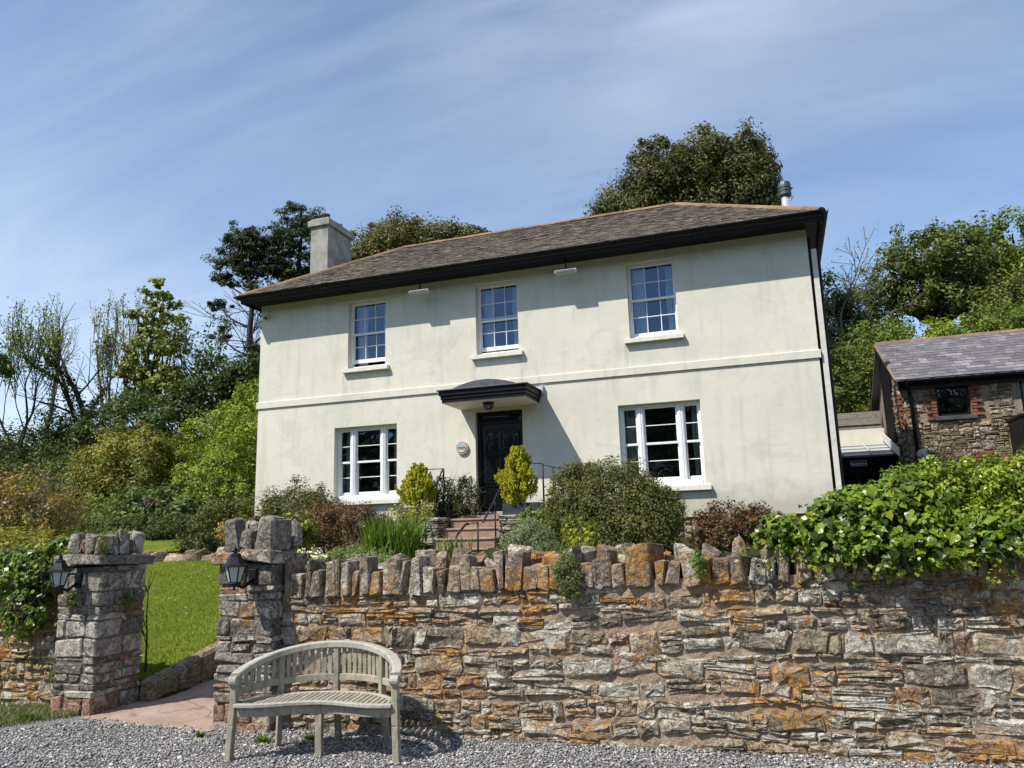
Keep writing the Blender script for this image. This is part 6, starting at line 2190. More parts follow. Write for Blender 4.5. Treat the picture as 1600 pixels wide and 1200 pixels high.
# brown twiggy bush
def twiggy(name, label, base, ells, seed, cols, leafsize, nleaf, ntwig, bark='bark_pale', group=None):
    r = np.random.default_rng(seed); t = thing(name, label, 'shrub', list(base), 0, group)
    segs, tips = [], []
    E = np.array(ells)
    for _ in range(ntwig):
        e = E[r.integers(len(E))]; d = unit(r.normal(size=3)); d[2] = abs(d[2])*.9
        q = e[:3]+d*e[3:]*r.uniform(.6, 1.05); b0 = np.array(base)+np.array([r.normal(0, .3), r.normal(0, .2), 0])
        m_ = (b0+q)/2+r.normal(0, .12, 3)*np.linalg.norm(q-b0)*.5
        c_ = curve([b0, m_, q], 4); segs.append((c_, np.linspace(.016, .005, len(c_)), 1))
        for _ in range(3):
            i = r.integers(4, len(c_)); dd = unit(c_[i]-c_[i-1]+r.normal(0, .5, 3)); q2 = c_[i]+dd*r.uniform(.2, .6)
            segs.append((np.array([c_[i], (c_[i]+q2)/2+r.normal(0, .03, 3), q2]), np.array([.008, .005, .003]), 0)); tips.append(q2)
    wood('woody_stem', t, segs, MAT[bark])
    P, N, k = blob(r, ells, nleaf//40, 40, .34, .5, .4)
    leaves('foliage', t, P, N, r.uniform(.7, 1.3, len(P))*leafsize, palette(r, cols, k, nleaf//40), MAT['leaf'], r, .5)


twiggy('brown_bush', 'large brownish twiggy bush behind the left wall', (-16.3, 13, 1.2), [(-16.2, 13, 2.4, 1.5, 1.0, 1.0), (-15.4, 12.8, 2.1, .9, .8, .8), (-17.3, 13, 2.4, 1.0, .9, .9)], 420, [(0.16, 0.10, 0.03), (0.20, 0.135, 0.035), (0.13, 0.145, 0.025)], .085, 8500, 420)
shrub('yellow_shrub', 'low yellow green shrub spreading behind the left wall', 'shrub', [(-11.4, 9.2, 1.35, .9, .7, .5), (-10.5, 9, 1.35, .55, .6, .42), (-12.4, 9.3, 1.35, .8, .7, .55), (-9.7, 8.6, 1.1, .6, .5, .4)], [(0.14, 0.135, 0.022), (0.11, 0.12, 0.02), (0.165, 0.15, 0.03)], .06, 260, 70, 421, clump=.3, up=.6)
shrub('clipped_hedge', 'low clipped dark hedge along the back of the upper lawn', 'hedge', [(x, 17.3, 1.95, .5, .35, .38) for x in np.arange(-19.0, -14.9, .45)], [(0.035, 0.05, 0.018), (0.05, 0.066, 0.022)], .06, 260, 55, 422, clump=.4, hollow=.5)
shrub('border_plants', 'mixed border plants with a few pink flowers behind the clipped hedge', 'flower border', [(-18.4, 18.4, 2.5, .7, .5, .8), (-17.2, 18.3, 2.5, .6, .5, .8), (-16.2, 18.2, 2.4, .6, .5, .55), (-15.4, 18.2, 2.3, .6, .5, .5)], [(0.05, 0.08, 0.03), (0.07, 0.10, 0.03), (0.09, 0.12, 0.04), (0.045, 0.075, 0.04)], .12, 150, 45, 423, clump=.4, hollow=.3)
rr_ = np.random.default_rng(11)
t = thing('foxglove', 'pink flower spikes standing among the border plants', 'flowers', (-16.6, 17.9, 1.8))
P = []
for _ in range(9):
    b0 = np.array([rr_.uniform(-17.5, -15.0), rr_.uniform(17.8, 18.0), rr_.uniform(2.5, 2.95)])
    P.append(b0+rr_.normal(0, 1, (7, 3))*np.array([.025, .025, .07]))
P = np.concatenate(P)
leaves('bloom', t, P, unit(rr_.normal(size=(len(P), 3))), rr_.uniform(.04, .08, len(P)), np.tile([[.28, .09, .19]], (len(P), 1))*rr_.uniform(.7, 1.2, (len(P), 1)), MAT['petal'], rr_, .8, 'stuff')
shrub('large_leaf_plant', 'tall blue green plant with big leaves before the olive shrub', 'plant', [(-18.9, 18.9, 2.7, .35, .3, .75), (-18.0, 18.8, 2.55, .3, .3, .6)], [(0.075, 0.12, 0.075), (0.09, 0.14, 0.085)], .2, 26, 12, 425, clump=.7, hollow=.2, aspect=.8)
shrub('dark_low_shrub', 'dark low shrub on the rock edging between the lawns', 'shrub', [(-11.4, 13.1, 1.5, .42, .4, .34), (-11.0, 13.0, 1.45, .3, .35, .3)], [(0.03, 0.038, 0.012), (0.045, 0.05, 0.016)], .06, 90, 50, 426, clump=.4)
shrub('peach_flowers', 'small clump of peach coloured blooms above the dark low shrub', 'flowers', [(-11.05, 13.5, 1.78, .26, .2, .14)], [(0.36, 0.22, 0.11), (0.42, 0.28, 0.15), (0.12, 0.13, 0.04)], .05, 26, 30, 427, clump=.5, mat='petal', stem=False)

# ---- right hand bank
shrub('hedge_bank', 'tall leafy hedge bank between the house and the barn', 'hedge', [(2.05, 27.6, 5.6, 1.2, 1.2, 1.6), (3.2, 27.7, 5.8, 1.1, 1.1, 1.6), (1.5, 28.3, 6.7, 1.1, 1.1, 1.0), (2.7, 28.6, 6.9, 1.2, 1.1, 1.0), (2.3, 26.9, 4.4, 1.7, 1.0, 1.1)], [(0.055, 0.075, 0.014), (0.075, 0.092, 0.018), (0.04, 0.056, 0.012)], .115, 330, 70, 430, clump=.30, up=.5)
for i, (x, y, z, rx, ry, rz, lab, cs) in enumerate([
        (3.6, 31, 8.0, 1.4, 1.2, 1.0, 'mid green bramble shrub directly above the left end of the barn ridge', MIDG), (5.8, 31.5, 8.0, 1.5, 1.2, 1.0, 'fresh green shrub above the middle of the barn ridge', BRIGHT),
        (8.2, 32, 8.3, 1.6, 1.2, 1.1, 'mid green shrub above the barn roof towards the right edge', MIDG), (10.6, 32.5, 8.8, 1.7, 1.2, 1.3, 'green shrub on the bank at the right edge of the photo', MIDG)]):
    shrub('bank_shrub', lab, 'shrub', [(x, y, z, rx, ry, rz), (x-.6, y-.3, z-.9, rx, ry, rz), (x+.5, y-.3, z-1.1, rx, ry, rz), (x+.7, y-.2, z+.2, rx*.6, ry, rz*.7)], cs, .13, 170, 60, 440+i, 'shrubs on the bank above the barn', clump=.34, up=.5)
tree('dark_bushy_tree', 'dark shaded bushy tree showing beside the right corner of the house', [(2.2, 33, 10.2, 1.2, 1.1, 1.5), (3.5, 33.5, 9.6, 1.2, 1.1, 1.5), (4.6, 34.0, 9.2, 1.1, 1.1, 1.2), (2.0, 33, 8.2, 1.5, 1.1, 1.2), (3.6, 33, 8.0, 1.6, 1.1, 1.0)], DARK+[(.05, .07, .016), (.06, .08, .018)], .16, 330, 60, 450, (2.6, 33.5, 6.6), .2, clump=.34)
open_tree('bare grey branched hawthorn beside the house with bent pale limbs', (2.9, 32.2, 6.6), 6.0, .13, 451, LIGHTL, .1, 2, .25, 2, .9, .0, 3, L0=.5, lean=(.15, 0), bark='bark_pale', group='trees on the bank right of the house')
tree('broad_tree', 'broad mid green tree on the bank with dark shade under its crown', [
    (5.6, 36, 12.3, 1.3, 1.6, 1.0), (6.9, 36, 12.9, 1.5, 1.8, 1.3), (8.0, 36, 12.6, 1.4, 1.8, 1.4), (6.3, 35.6, 11.2, 1.3, 1.3, .9), (8.4, 36, 11.2, 1.3, 1.6, 1.1), (5.0, 36, 11.3, .9, 1.2, .7), (7.4, 35.8, 10.8, 1.4, 1.3, .8)],
    [(0.055, 0.075, 0.016), (0.07, 0.09, 0.02), (0.045, 0.062, 0.014)], .17, 330, 64, 452, (7.2, 36.4, 7.8), .34, 'trees on the bank right of the house', clump=.30, hollow=.45)
tree('bright_tree', 'tallest bright green tree on the bank at the right edge', [
    (9.4, 38, 13.4, 1.5, 1.6, 1.5), (10.8, 38, 13.6, 1.6, 1.6, 1.5), (12.2, 38, 13.2, 1.5, 1.6, 1.4), (9.6, 37.6, 11.8, 1.3, 1.3, 1.2), (11.2, 37.6, 11.6, 1.8, 1.4, 1.3), (10.0, 37.4, 10.2, 1.8, 1.3, 1.0), (12.4, 37.6, 10.6, 1.5, 1.3, 1.1)],
    [(0.085, 0.115, 0.018), (0.105, 0.135, 0.022), (0.07, 0.095, 0.016)], .2, 330, 60, 453, (10.8, 38.4, 8.2), .3, 'trees on the bank right of the house', clump=.30, hollow=.45)
tree('small_tree', 'small olive green tree under the bright tree above the barn', [(9.6, 34.5, 10.2, 1.3, 1.2, .9), (10.9, 34.6, 10.0, 1.2, 1.2, .9), (8.7, 34.5, 9.6, 1.0, 1.1, .7)], [(0.07, 0.085, 0.022), (0.09, 0.10, 0.026)], .15, 160, 55, 454, (9.9, 34.8, 7.6), .16, 'trees on the bank right of the house', clump=.34)
twiggy('wall_shrub', 'straggly small leaved shrub against the barn wall behind the ivy', (3.6, 19.6, 1.7), [(3.55, 19.6, 2.85, .5, .25, .5), (3.2, 19.6, 2.6, .3, .25, .4), (4.1, 19.6, 2.5, .4, .25, .35)], 455, [(0.06, 0.075, 0.022), (0.085, 0.085, 0.03), (0.12, 0.08, 0.04)], .05, 3600, 50)
shrub('ivy_tuft', 'small dark creeper hanging beside the reception roof at the barn corner', 'creeper', [(2.72, 19.3, 2.72, .16, .2, .22)], DARK, .07, 22, 26, 456, clump=.6, stem=False)

# ---------------------------------------------------------------- planting in front of the house
shrub('rounded_shrub', 'dark green and bronze rounded shrub beside the right gate pillar', 'shrub', [(-8.0, 11.6, 1.95, .72, .6, .62), (-7.5, 11.4, 1.8, .5, .5, .5), (-8.4, 11.5, 1.65, .5, .5, .45)], [(0.045, 0.058, 0.02), (0.065, 0.066, 0.026), (0.09, 0.062, 0.03), (0.06, 0.08, 0.022)], .042, 380, 100, 500, clump=.28)
shrub('red_shrub', 'dark reddish brown shrub left of the iris leaves', 'shrub', [(-6.9, 11.0, 1.72, .55, .5, .46), (-6.25, 10.9, 1.7, .45, .45, .40), (-7.1, 10.8, 1.5, .5, .45, .35)], [(0.06, 0.034, 0.022), (0.085, 0.046, 0.03), (0.045, 0.034, 0.018), (0.10, 0.06, 0.04)], .036, 330, 95, 501, 'reddish brown shrubs before the house', clump=.3)
shrub('red_shrub', 'dark reddish brown shrub between the big shrub and the ivy', 'shrub', [(-.55, 9.1, 1.62, .36, .35, .25), (-.2, 9.0, 1.58, .3, .3, .24), (-.72, 9.0, 1.5, .25, .3, .2)], [(0.07, 0.034, 0.024), (0.095, 0.046, 0.03), (0.055, 0.038, 0.02), (0.07, 0.06, 0.026)], .036, 190, 60, 502, 'reddish brown shrubs before the house', clump=.3)
shrub('big_shrub', 'big rounded dark olive shrub in front of the right ground floor window', 'shrub', [(-2.2, 10.5, 1.85, .80, .7, .66), (-1.75, 10.4, 1.7, .55, .6, .55), (-2.6, 10.5, 1.95, .5, .55, .55), (-2.1, 10.2, 1.5, .85, .6, .45)], [(0.055, 0.066, 0.018), (0.075, 0.080, 0.022), (0.095, 0.086, 0.032), (0.045, 0.06, 0.016)], .036, 800, 110, 503, clump=.24, hollow=.62)
shrub('yellow_green_plant', 'small yellow green leafy plant at the left foot of the big shrub', 'plant', [(-2.3, 9.1, 1.55, .2, .2, .24), (-2.15, 8.9, 1.42, .2, .2, .15)], [(0.14, 0.16, 0.02), (0.17, 0.18, 0.025), (0.09, 0.12, 0.02)], .06, 40, 26, 504, clump=.5)
shrub('silver_shrub', 'silvery grey green bush right of the brown steps', 'shrub', [(-3.05, 9.6, 1.52, .3, .3, .25), (-3.25, 9.5, 1.42, .22, .25, .2), (-2.85, 9.5, 1.4, .22, .25, .2)], [(0.12, 0.14, 0.10), (0.16, 0.18, 0.13), (0.09, 0.11, 0.075)], .035, 150, 50, 505, 'silvery plants in the bed', clump=.34, aspect=.3)
shrub('silver_shrub', 'low silvery green plant in front of the iris leaves', 'shrub', [(-4.9, 8.3, 1.33, .3, .25, .17), (-4.5, 8.2, 1.3, .3, .25, .13), (-4.2, 8.2, 1.27, .2, .2, .1)], [(0.11, 0.14, 0.07), (0.15, 0.18, 0.10), (0.12, 0.15, 0.05)], .035, 150, 50, 506, 'silvery plants in the bed', clump=.34, aspect=.3)
shrub('white_flower_plant', 'small clump of white flowers behind the coping beside the right gate pillar', 'flowers', [(-4.97, 7.5, 1.38, .19, .15, .12)], [(0.55, 0.55, 0.52), (0.62, 0.62, 0.58), (0.09, 0.11, 0.05), (0.07, 0.09, 0.04)], .026, 70, 30, 507, clump=.4, mat='petal', var=.08)
shrub('ivy_clump', 'bright ivy clump on the dry slate wall right of the steps', 'ivy', [(-3.9, 12.6, 1.84, .26, .3, .2), (-3.6, 12.4, 1.66, .24, .3, .24), (-4.05, 12.5, 1.7, .2, .25, .2)], [(0.07, 0.11, 0.022), (0.10, 0.15, 0.03), (0.05, 0.08, 0.018)], .06, 80, 36, 508, clump=.4, aspect=.8)
twiggy('rosemary_bush', 'dark spiky rosemary bush against the wall left of the door', (-6.25, 14.5, 1.9), [(-6.45, 14.55, 2.35, .35, .22, .5), (-6.0, 14.6, 2.3, .28, .2, .48), (-6.2, 14.5, 2.05, .5, .25, .22)], 509, [(0.03, 0.042, 0.018), (0.045, 0.058, 0.025), (0.06, 0.07, 0.035)], .055, 5200, 46, 'bark')


def conifer(label, x, y, z0, H, rad, seed, side):
    r = np.random.default_rng(seed)
    t = thing('golden_conifer', label, 'conifer', (x, y, z0), 0, 'golden conifers in the planters')
    P, N, k, nk = [], [], [], 0
    n = 300
    for i in range(n):      # upright feathery sprays
        f = r.random()**.8; zz_ = z0+.06+f*H*.9
        prof = rad*min(1.0, .62+f*1.3)*(1.0 if f < .38 else max(.10, 1-(f-.38)/.62*.92)**.85)
        a = r.uniform(0, 6.283); rr2 = prof*r.uniform(.55, 1.05)*(1+.20*math.sin(3*a+seed)+.14*math.sin(5*a+9*f+seed)+.10*math.sin(17*f+2*a))
        c0 = np.array([x+math.cos(a)*rr2+side*max(0, .4-abs(f-.55))*.12*(math.cos(a)*side > .5), y+math.sin(a)*rr2*.9, zz_])
        d = unit(np.array([math.cos(a)*.55, math.sin(a)*.55, 1.0]))
        m_ = 60; tt = r.random(m_)
        P.append(c0+d*tt[:, None]*.14+r.normal(0, .020, (m_, 3))*(1.2-tt[:, None])); N.append(unit(r.normal(size=(m_, 3))+np.array([math.cos(a), math.sin(a), .4])))
        k.append(np.full(m_, nk)); nk += 1
    P, N, k = np.concatenate(P), np.concatenate(N), np.concatenate(k)
    c = palette(r, [(0.25, 0.25, 0.014), (0.31, 0.30, 0.018), (0.16, 0.18, 0.014)], k, nk)
    leaves('foliage', t, P, N, r.uniform(.03, .06, len(P)), c, MAT['leaf'], r, .42, droop=-.8)
    MB().tube([(x, y, z0), (x+.01, y, z0+H*.6)], .018, 6).build('trunk', MAT['bark'], t)


conifer('golden yellow conifer in the left planter beside the door', -6.76, 13.92, 2.08, .84, .34, 520, 0)
conifer('taller golden yellow conifer in the right planter in front of the door', -4.66, 13.92, 2.06, 1.10, .33, 521, -1)


def blades(name, label, cat, pts, H, wd, cols, seed, group=None, lean=.35, kind=None, seg=4):
    """strap leaves: each a bent tapering strip rising from pts"""
    r = np.random.default_rng(seed); n = len(pts)
    pts = np.asarray(pts, float)
    a = r.uniform(0, 6.283, n); h = H*r.uniform(.6, 1.15, n); ln = lean*r.uniform(.2, 1.3, n)
    d = np.stack([np.cos(a), np.sin(a), 0*a], -1); s = np.stack([-np.sin(a+.6), np.cos(a+.6), 0*a], -1)
    V = []
    for i in range(seg+1):
        f = i/seg
        c = pts+d*(ln*h*f**1.8)[:, None]+np.array([0, 0, 1])*(h*(f-.18*ln*f**3))[:, None]
        w = wd*(1-f)**.6*.5+.0005
        V += [c-s*w, c+s*w]
    V = np.stack(V, 1).reshape(-1, 3); m_ = 2*(seg+1)
    F = (np.array([(2*i, 2*i+1, 2*i+3, 2*i+2) for i in range(seg)])[None]+m_*np.arange(n)[:, None, None]).reshape(-1, 4)
    cols = np.array(cols); c = cols[r.integers(0, len(cols), n)]*r.uniform(.8, 1.2, (n, 1))
    base = pts.min(0)
    o = link(name, mesh_np(name, V-base, F, MAT['leaf'], False, None, np.repeat(c, m_, 0)), None, base)
    return tag(o, label, cat, group, kind)


r = np.random.default_rng(600)
a = r.uniform(0, 6.28, 420); q = np.sqrt(r.random(420))
pts = np.stack([-5.05+np.cos(a)*q*.42, 9.6+np.sin(a)*q*.3, np.full(420, 1.27)], -1)
blades('iris_leaves', 'clump of tall bright green sword shaped leaves left of the steps', 'plant', pts, .62, .028, [(0.085, 0.16, 0.014), (0.11, 0.185, 0.018), (0.14, 0.21, 0.024)], 601, lean=.42)
shrub('yellow_flowers', 'yellow green flower heads behind the sword shaped leaves', 'flowers', [(-5.2, 10.3, 1.88, .3, .2, .16), (-4.95, 10.3, 1.92, .22, .2, .14)], [(0.30, 0.27, 0.03), (0.22, 0.22, 0.03), (0.12, 0.14, 0.03)], .035, 50, 30, 602, clump=.45, mat='petal')
pts = np.stack([r.normal(-4.05, .14, 60), r.normal(9.3, .1, 60), np.full(60, 1.27)], -1)
blades('small_iris_leaves', 'small tuft of strap leaves just before the brown steps', 'plant', pts, .36, .02, [(0.10, 0.15, 0.02), (0.13, 0.17, 0.025)], 603, lean=.5)
pts = np.stack([np.concatenate([r.normal(-2.55, .2, 90), r.normal(-2.0, .2, 80)]), r.normal(8.4, .2, 170), np.full(170, 1.25)], -1)
blades('bed_grass', 'loose green grass leaves behind the coping in front of the big shrub', 'grass', pts, .28, .014, [(0.08, 0.13, 0.018), (0.10, 0.15, 0.02)], 604, lean=.7)
n = 1500
pts = np.stack([r.uniform(-4.1, 1.2, n), 6.45+r.random(n)**1.5*1.6, np.full(n, 1.19)], -1)
blades('bed_ground_cover', 'low rough grass and weeds on the bed behind the coping stones', 'grass', pts, .14, .012, [(0.05, 0.075, 0.018), (0.09, 0.10, 0.03), (0.13, 0.11, 0.05)], 605, lean=1.0, kind='stuff')
shrub('wall_plant', 'bushy grey green plant growing out of the wall among the coping stones', 'plant', [(-1.63, 6.0, 1.27, .10, .09, .17), (-1.58, 5.98, 1.17, .07, .07, .1)], [(0.09, 0.11, 0.045), (0.12, 0.135, 0.06), (0.07, 0.085, 0.03)], .017, 110, 40, 606, clump=.4, stem=False)
shrub('wall_fern', 'small green fern tuft hanging from the coping right of the orange stones', 'plant', [(-.62, 6.02, 1.33, .045, .05, .10)], [(0.09, 0.14, 0.03), (0.12, 0.16, 0.03)], .022, 24, 24, 607, clump=.6, stem=False)
shrub('pillar_ivy', 'yellowish ivy on the top of the right gate pillar', 'ivy', [(-4.33, 6.38, 1.74, .14, .12, .14), (-4.26, 6.42, 1.62, .1, .1, .12)], [(0.13, 0.15, 0.025), (0.17, 0.17, 0.03), (0.06, 0.08, 0.02)], .035, 44, 26, 608, clump=.45, stem=False, aspect=.8)
pts = np.stack([r.uniform(-6.62, -6.4, 80), r.uniform(6.15, 6.4, 80), np.full(80, 1.62)], -1)
blades('pillar_weeds', 'bright green weeds sprouting from the top of the left gate pillar', 'plant', pts, .17, .018, [(0.13, 0.18, 0.022), (0.16, 0.19, 0.03)], 609, lean=.8)
shrub('hanging_weed', 'dry grey green weed hanging down the face of the left gate pillar top', 'plant', [(-6.38, 6.03, 1.60, .06, .05, .11)], [(0.11, 0.12, 0.05), (0.14, 0.13, 0.06)], .015, 40, 30, 610, clump=.5, stem=False)
for i, (x, y, z, s, lab) in enumerate([(-6.68, 5.975, 1.06, .06, 'small dry plant tuft in a joint below the left lantern'), (-6.95, 6.16, .62, .075, 'green tuft growing on the left wall halfway up beside the pillar'), (-6.86, 6.05, .34, .085, 'dark tuft growing low on the corner of the left pillar'), (-6.30, 6.3, 1.02, .09, 'dark fern on the shaded side of the left pillar')]):
    shrub('wall_tuft', lab, 'plant', [(x, y, z, s, s*.6, s*1.1)], [(0.08, 0.09, 0.03), (0.10, 0.105, 0.035), (0.06, 0.075, 0.022)], .016, 40, 28, 620+i, 'tufts growing on the left pillar and wall', clump=.5, stem=False)

r = np.random.default_rng(640)
n = 420
X = np.concatenate([r.uniform(-4.2, 2.4, 320), r.uniform(-7, 2, 100)]); Y = np.concatenate([5.98+.04*(X[:320]+4.2)-np.abs(r.normal(0, .06, 320)), r.uniform(4.7, 5.9, 100)])
o = leaves('leaf_litter', None, np.stack([X, Y, np.full(n, .022)], -1), unit(r.normal(0, .35, (n, 3))+np.array([0, 0, 1])), r.uniform(.012, .035, n), np.array([(0.20, 0.12, 0.05), (0.28, 0.18, 0.08), (0.12, 0.08, 0.04), (0.11, 0.13, 0.04)])[r.integers(0, 4, n)], MAT['leaf'], r, .6, 'stuff')
tag(o, 'dry leaf litter blown against the foot of the stone wall', 'leaf litter')
# sapling behind the left pillar
rs = np.random.default_rng(33); t = thing('sapling', 'thin bare twiggy sapling beside the left gate pillar on the lawn side', 'tree', (-6.55, 6.85, .2)); segs = []
grow(rs, (-6.55, 6.85, .2), (0.08, 0, 1), .66, .014, 2, segs, [], .55, .3, .12, (3, 5), .55); wood('trunk', t, segs, MAT['bark'])

# ---------------------------------------------------------------- ivy on the walls
def ivy_leaf_mesh(name, col):
    # five lobed leaf, slightly folded along the midrib, about 1 long
    o = [(0, -.36), (.16, -.47), (.38, -.36), (.45, -.10), (.33, .10), (.20, .26), (0, .56), (-.20, .26), (-.33, .10), (-.45, -.10), (-.38, -.36), (-.16, -.47)]
    V = [(0, -.05, -.03)]+[(x, y, .22*abs(x)-.16*(y > .3)-.06*(abs(x) > .4)-.05*(y < -.4)) for x, y in o]
    F = [(0, i+1, (i+1) % 12+1) for i in range(12)]
    return mesh_np(name, V, F, MAT['leaf_glossy'], True, None, np.array(col))


IVYC = [(0.15, 0.20, 0.010), (0.19, 0.235, 0.012), (0.10, 0.155, 0.010), (0.23, 0.265, 0.016), (0.035, 0.06, 0.008), (0.06, 0.10, 0.010)]


def ivy(name, label, base, ells, nclump, per, size, seed, big=0, bigsize=(.06, .1), cols=IVYC, facing=(0, -.7, .5)):
    r = np.random.default_rng(seed); t = thing(name, label, 'ivy', base)
    P, N, k = blob(r, ells, nclump, per, .26, .6, .5)
    N = unit(N+np.array(facing)*.5)
    dk = np.array(cols)[[2, 4, 5]] if len(cols) > 5 else np.array(cols)
    leaves('foliage', t, P, N, r.uniform(.7, 1.3, len(P))*size, palette(r, dk, k, nclump), MAT['leaf_glossy'], r, .8)
    segs, shoots = [], []
    for e in ells:      # woody runners and loose trailing shoots
        for _ in range(5):
            a = np.array([e[0]+r.normal(0, e[3]*.5), e[1]-e[4]*.5, e[2]+r.normal(0, e[5]*.3)]); b = a+np.array([r.normal(0, .12), -.05-abs(r.normal(0, .04)), -e[5]*r.uniform(.6, 1.35)])
            c_ = curve([a, (a+b)/2+r.normal(0, .03, 3), b], 4); segs.append((c_, np.linspace(.006, .0025, len(c_)), 1))
            m_ = 9; q = c_[r.integers(3, len(c_), m_)]+r.normal(0, .018, (m_, 3))
            shoots.append(q)
    q = np.concatenate(shoots); m_ = len(q)
    leaves('trailing_foliage', t, q, unit(np.array(facing)+r.normal(0, .45, (m_, 3))), r.uniform(.02, .05, m_), np.array(cols)[r.integers(0, len(cols), m_)], MAT['leaf_glossy'], r, .8, 'stuff')
    wood('runner', t, segs, MAT['bark'])['kind'] = 'stuff'
    if big:
        meshes = [ivy_leaf_mesh('leaf', c) for c in cols]
        E = np.array(ells); ar = E[:, 3]*E[:, 5]
        n = 0
        while n < big:
            e = E[r.choice(len(E), p=ar/ar.sum())]
            d = unit(np.array([r.normal(), -abs(r.normal())*1.1, r.normal()*.9+.35]))
            p = e[:3]+d*e[3:]*r.uniform(.95, 1.12)
            q = np.sqrt((((p-E[:, :3])/E[:, 3:])**2).sum(1))
            if q.min() < .9: continue
            nn = unit(d*.6+np.array(facing)*.8+r.normal(0, .38, 3))
            tip = unit(np.array([r.normal(0, .5), -.25, -1.0])); tip = unit(tip-nn*(tip @ nn)); sx = np.cross(tip, nn)
            s = r.uniform(*bigsize)
            o = link('leaf', meshes[r.choice(len(meshes), p=[.18, .18, .17, .12, .19, .16])], t)
            o.matrix_local = Matrix(((sx[0]*s, tip[0]*s, nn[0]*s, p[0]-base[0]), (sx[1]*s, tip[1]*s, nn[1]*s, p[1]-base[1]), (sx[2]*s, tip[2]*s, nn[2]*s, p[2]-base[2]), (0, 0, 0, 1)))
            n += 1
    return t


ivy('wall_ivy', 'large leaved bright green ivy heaped over the right end of the stone wall', (.6, 6.25, 1.35), [
    (-.02, 6.22, 1.50, .18, .2, .16), (.22, 6.24, 1.54, .2, .24, .2), (.42, 6.26, 1.56, .24, .28, .25), (.66, 6.28, 1.58, .26, .3, .28), (.92, 6.3, 1.64, .26, .3, .28), (.35, 6.16, 1.42, .22, .2, .14), (.70, 6.12, 1.42, .26, .22, .17), (1.02, 6.14, 1.44, .22, .22, .17), (1.3, 6.12, 1.47, .2, .2, .16), (1.55, 6.12, 1.46, .2, .2, .15)],
    520, 40, .042, 700, 298, (.032, .092))
shrub('clipped_wall_hedge', 'small leaved green hedge continuing the ivy to the right edge of the photo', 'hedge', [(.95, 6.55, 1.78, .25, .3, .22), (1.15, 6.45, 1.79, .25, .3, .24), (1.4, 6.45, 1.78, .28, .3, .26), (1.75, 6.45, 1.78, .32, .3, .27), (1.25, 6.28, 1.56, .3, .26, .22), (1.65, 6.25, 1.54, .35, .26, .24), (2.2, 6.45, 1.74, .4, .3, .3), (2.8, 6.45, 1.68, .4, .3, .3)], [(0.105, 0.15, 0.018), (0.135, 0.18, 0.022), (0.075, 0.115, 0.016), (0.16, 0.20, 0.026)], .034, 700, 70, 701, mat='leaf_glossy', clump=.3, aspect=.6)
ivy('wall_ivy', 'ivy trailing over the low wall left of the left gate pillar', (-7.5, 6.1, 1.1), [(-7.8, 6.15, 1.30, .5, .28, .24), (-7.25, 6.15, 1.36, .32, .25, .26), (-8.6, 6.2, 1.25, .5, .3, .22), (-7.2, 6.05, 1.05, .16, .14, .3), (-7.42, 6.05, 1.0, .2, .14, .3), (-6.95, 6.05, 1.52, .12, .12, .16), (-9.4, 6.2, 1.2, .5, .3, .22)], 300, 34, .05, 702, 150, (.04, .07), [(0.13, 0.18, 0.018), (0.16, 0.21, 0.020), (0.09, 0.14, 0.016), (0.19, 0.235, 0.026), (0.045, 0.075, 0.014), (0.07, 0.11, 0.016)])

# ---------------------------------------------------------------- grass, daisies and weeds
r = np.random.default_rng(800)
n = 150000
X = r.uniform(-13.5, -5.8, n); Y = 6.4+6.2*r.random(n)**1.5
ok = (X/Y > -1.28) & (X/Y < -.62) & (X < kerb_x(np.clip(Y, 6, 9.5))-.17)
X, Y = X[ok], Y[ok]
Zg = height(X, Y)
n = len(X)
h = r.uniform(.02, .05, n); a = r.uniform(0, 6.28, n); w = r.uniform(.003, .007, n)
B = np.stack([X, Y, Zg], -1); s = np.stack([np.cos(a), np.sin(a), 0*a], -1)*w[:, None]
tipv = B+np.stack([r.normal(0, .018, n), r.normal(0, .018, n), h], -1)
V = np.stack([B-s, B+s, tipv], 1).reshape(-1, 3)
c = np.array([(0.11, 0.155, 0.012), (0.14, 0.185, 0.016), (0.175, 0.21, 0.022)])[r.integers(0, 3, n)]*r.uniform(.75, 1.2, (n, 1))
o = link('lawn_grass', mesh_np('lawn_grass', V, np.arange(3*n).reshape(n, 3), MAT['leaf'], False, None, np.repeat(c, 3, 0)))
tag(o, 'short mown grass of the lower lawn', 'grass', None, 'stuff')
i = r.choice(n, 170, replace=False)
P = B[i]+np.array([0, 0, .035]); m_ = 6
k = np.repeat(np.arange(len(i)), m_)
o = leaves('daisies', None, P[k]+r.normal(0, .006, (len(k), 3)), unit(r.normal(0, .3, (len(k), 3))+np.array([0, -.4, 1])), r.uniform(.007, .014, len(k)), np.tile([[.62, .62, .58]], (len(k), 1)), MAT['petal'], r, .9, 'stuff')
tag(o, 'white daisies scattered over the lawn', 'daisies')
n = 5200
X = r.uniform(-8.5, -6.5, n); Y = r.uniform(4.8, 6.2, n)
ok = (X < -6.35-.62*(6.15-Y)) | (r.random(n) < .015)
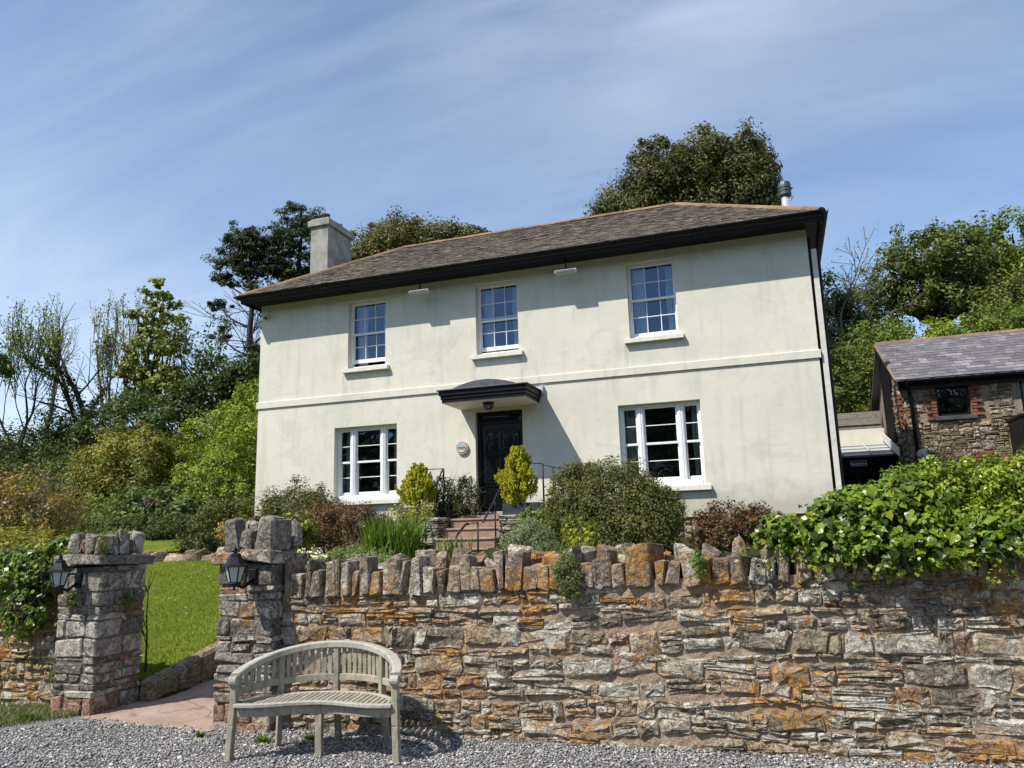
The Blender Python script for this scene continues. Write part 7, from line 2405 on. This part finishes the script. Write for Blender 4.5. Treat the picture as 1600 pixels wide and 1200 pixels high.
X, Y = X[ok], Y[ok]
blades('verge_grass', 'rough green grass along the foot of the left wall', 'grass', np.stack([X, Y, 0*X], -1), .075, .008, [(0.10, 0.14, 0.02), (0.13, 0.15, 0.03), (0.16, 0.16, 0.05)], 801, lean=.9, kind='stuff', seg=2)
for i, (x, y, s, lab) in enumerate([(-6.85, 5.75, .2, 'flat green weeds in the gravel at the foot of the left pillar'), (-4.72, 5.58, .06, 'small weed tuft in the gravel at the corner of the right pillar'), (-4.08, 5.55, .10, 'yellow green weed patch in the gravel under the left of the bench'), (-3.75, 5.72, .07, 'small weed under the bench close to the wall'), (-4.35, 5.45, .05, 'tiny weed in the gravel left of the bench leg')]):
    pts = np.stack([r.normal(x, s*.22, int(700*s)), r.normal(y, s*.16, int(700*s)), np.full(int(700*s), .005)], -1)
    blades('gravel_weed', lab, 'weed', pts, .05+.1*s, .016, [(0.09, 0.14, 0.03), (0.12, 0.16, 0.03)], 810+i, 'weeds in the gravel', 1.1)

# ---------------------------------------------------------------- the wooded far side of the valley, behind the viewer (seen in the panes)
r = np.random.default_rng(900)
Pts, Ns = [], []
for _ in range(1100):
    x = r.uniform(-190, 150); y = r.uniform(-190, -70)
    c0 = np.array([x, y, gz(x, y)+2.0]); m_ = 60
    d = unit(r.normal(size=(m_, 3))); Pts.append(c0+d*np.array([3.4, 3.4, 2.8])); Ns.append(d)
Pts, Ns = np.concatenate(Pts), np.concatenate(Ns)
o = leaves('far_wood', None, Pts, Ns, r.uniform(.9, 1.6, len(Pts)), np.array(DARK)[r.integers(0, 3, len(Pts))], MAT['leaf'], r, .9, 'stuff')
tag(o, 'dark woodland covering the hillside across the valley opposite the house', 'woodland')
tree('tall_pine', 'dark tree across the yard, mirrored in the right ground floor window', [(7.5, -16, 7.5, 2.4, 2.4, 1.8), (6.5, -16, 5.9, 2.6, 2.2, 1.4), (8.5, -16.5, 5.2, 2.6, 2.2, 1.6)], DARK, .3, 200, 30, 901, (7.4, -16, 0), .35, clump=.4)
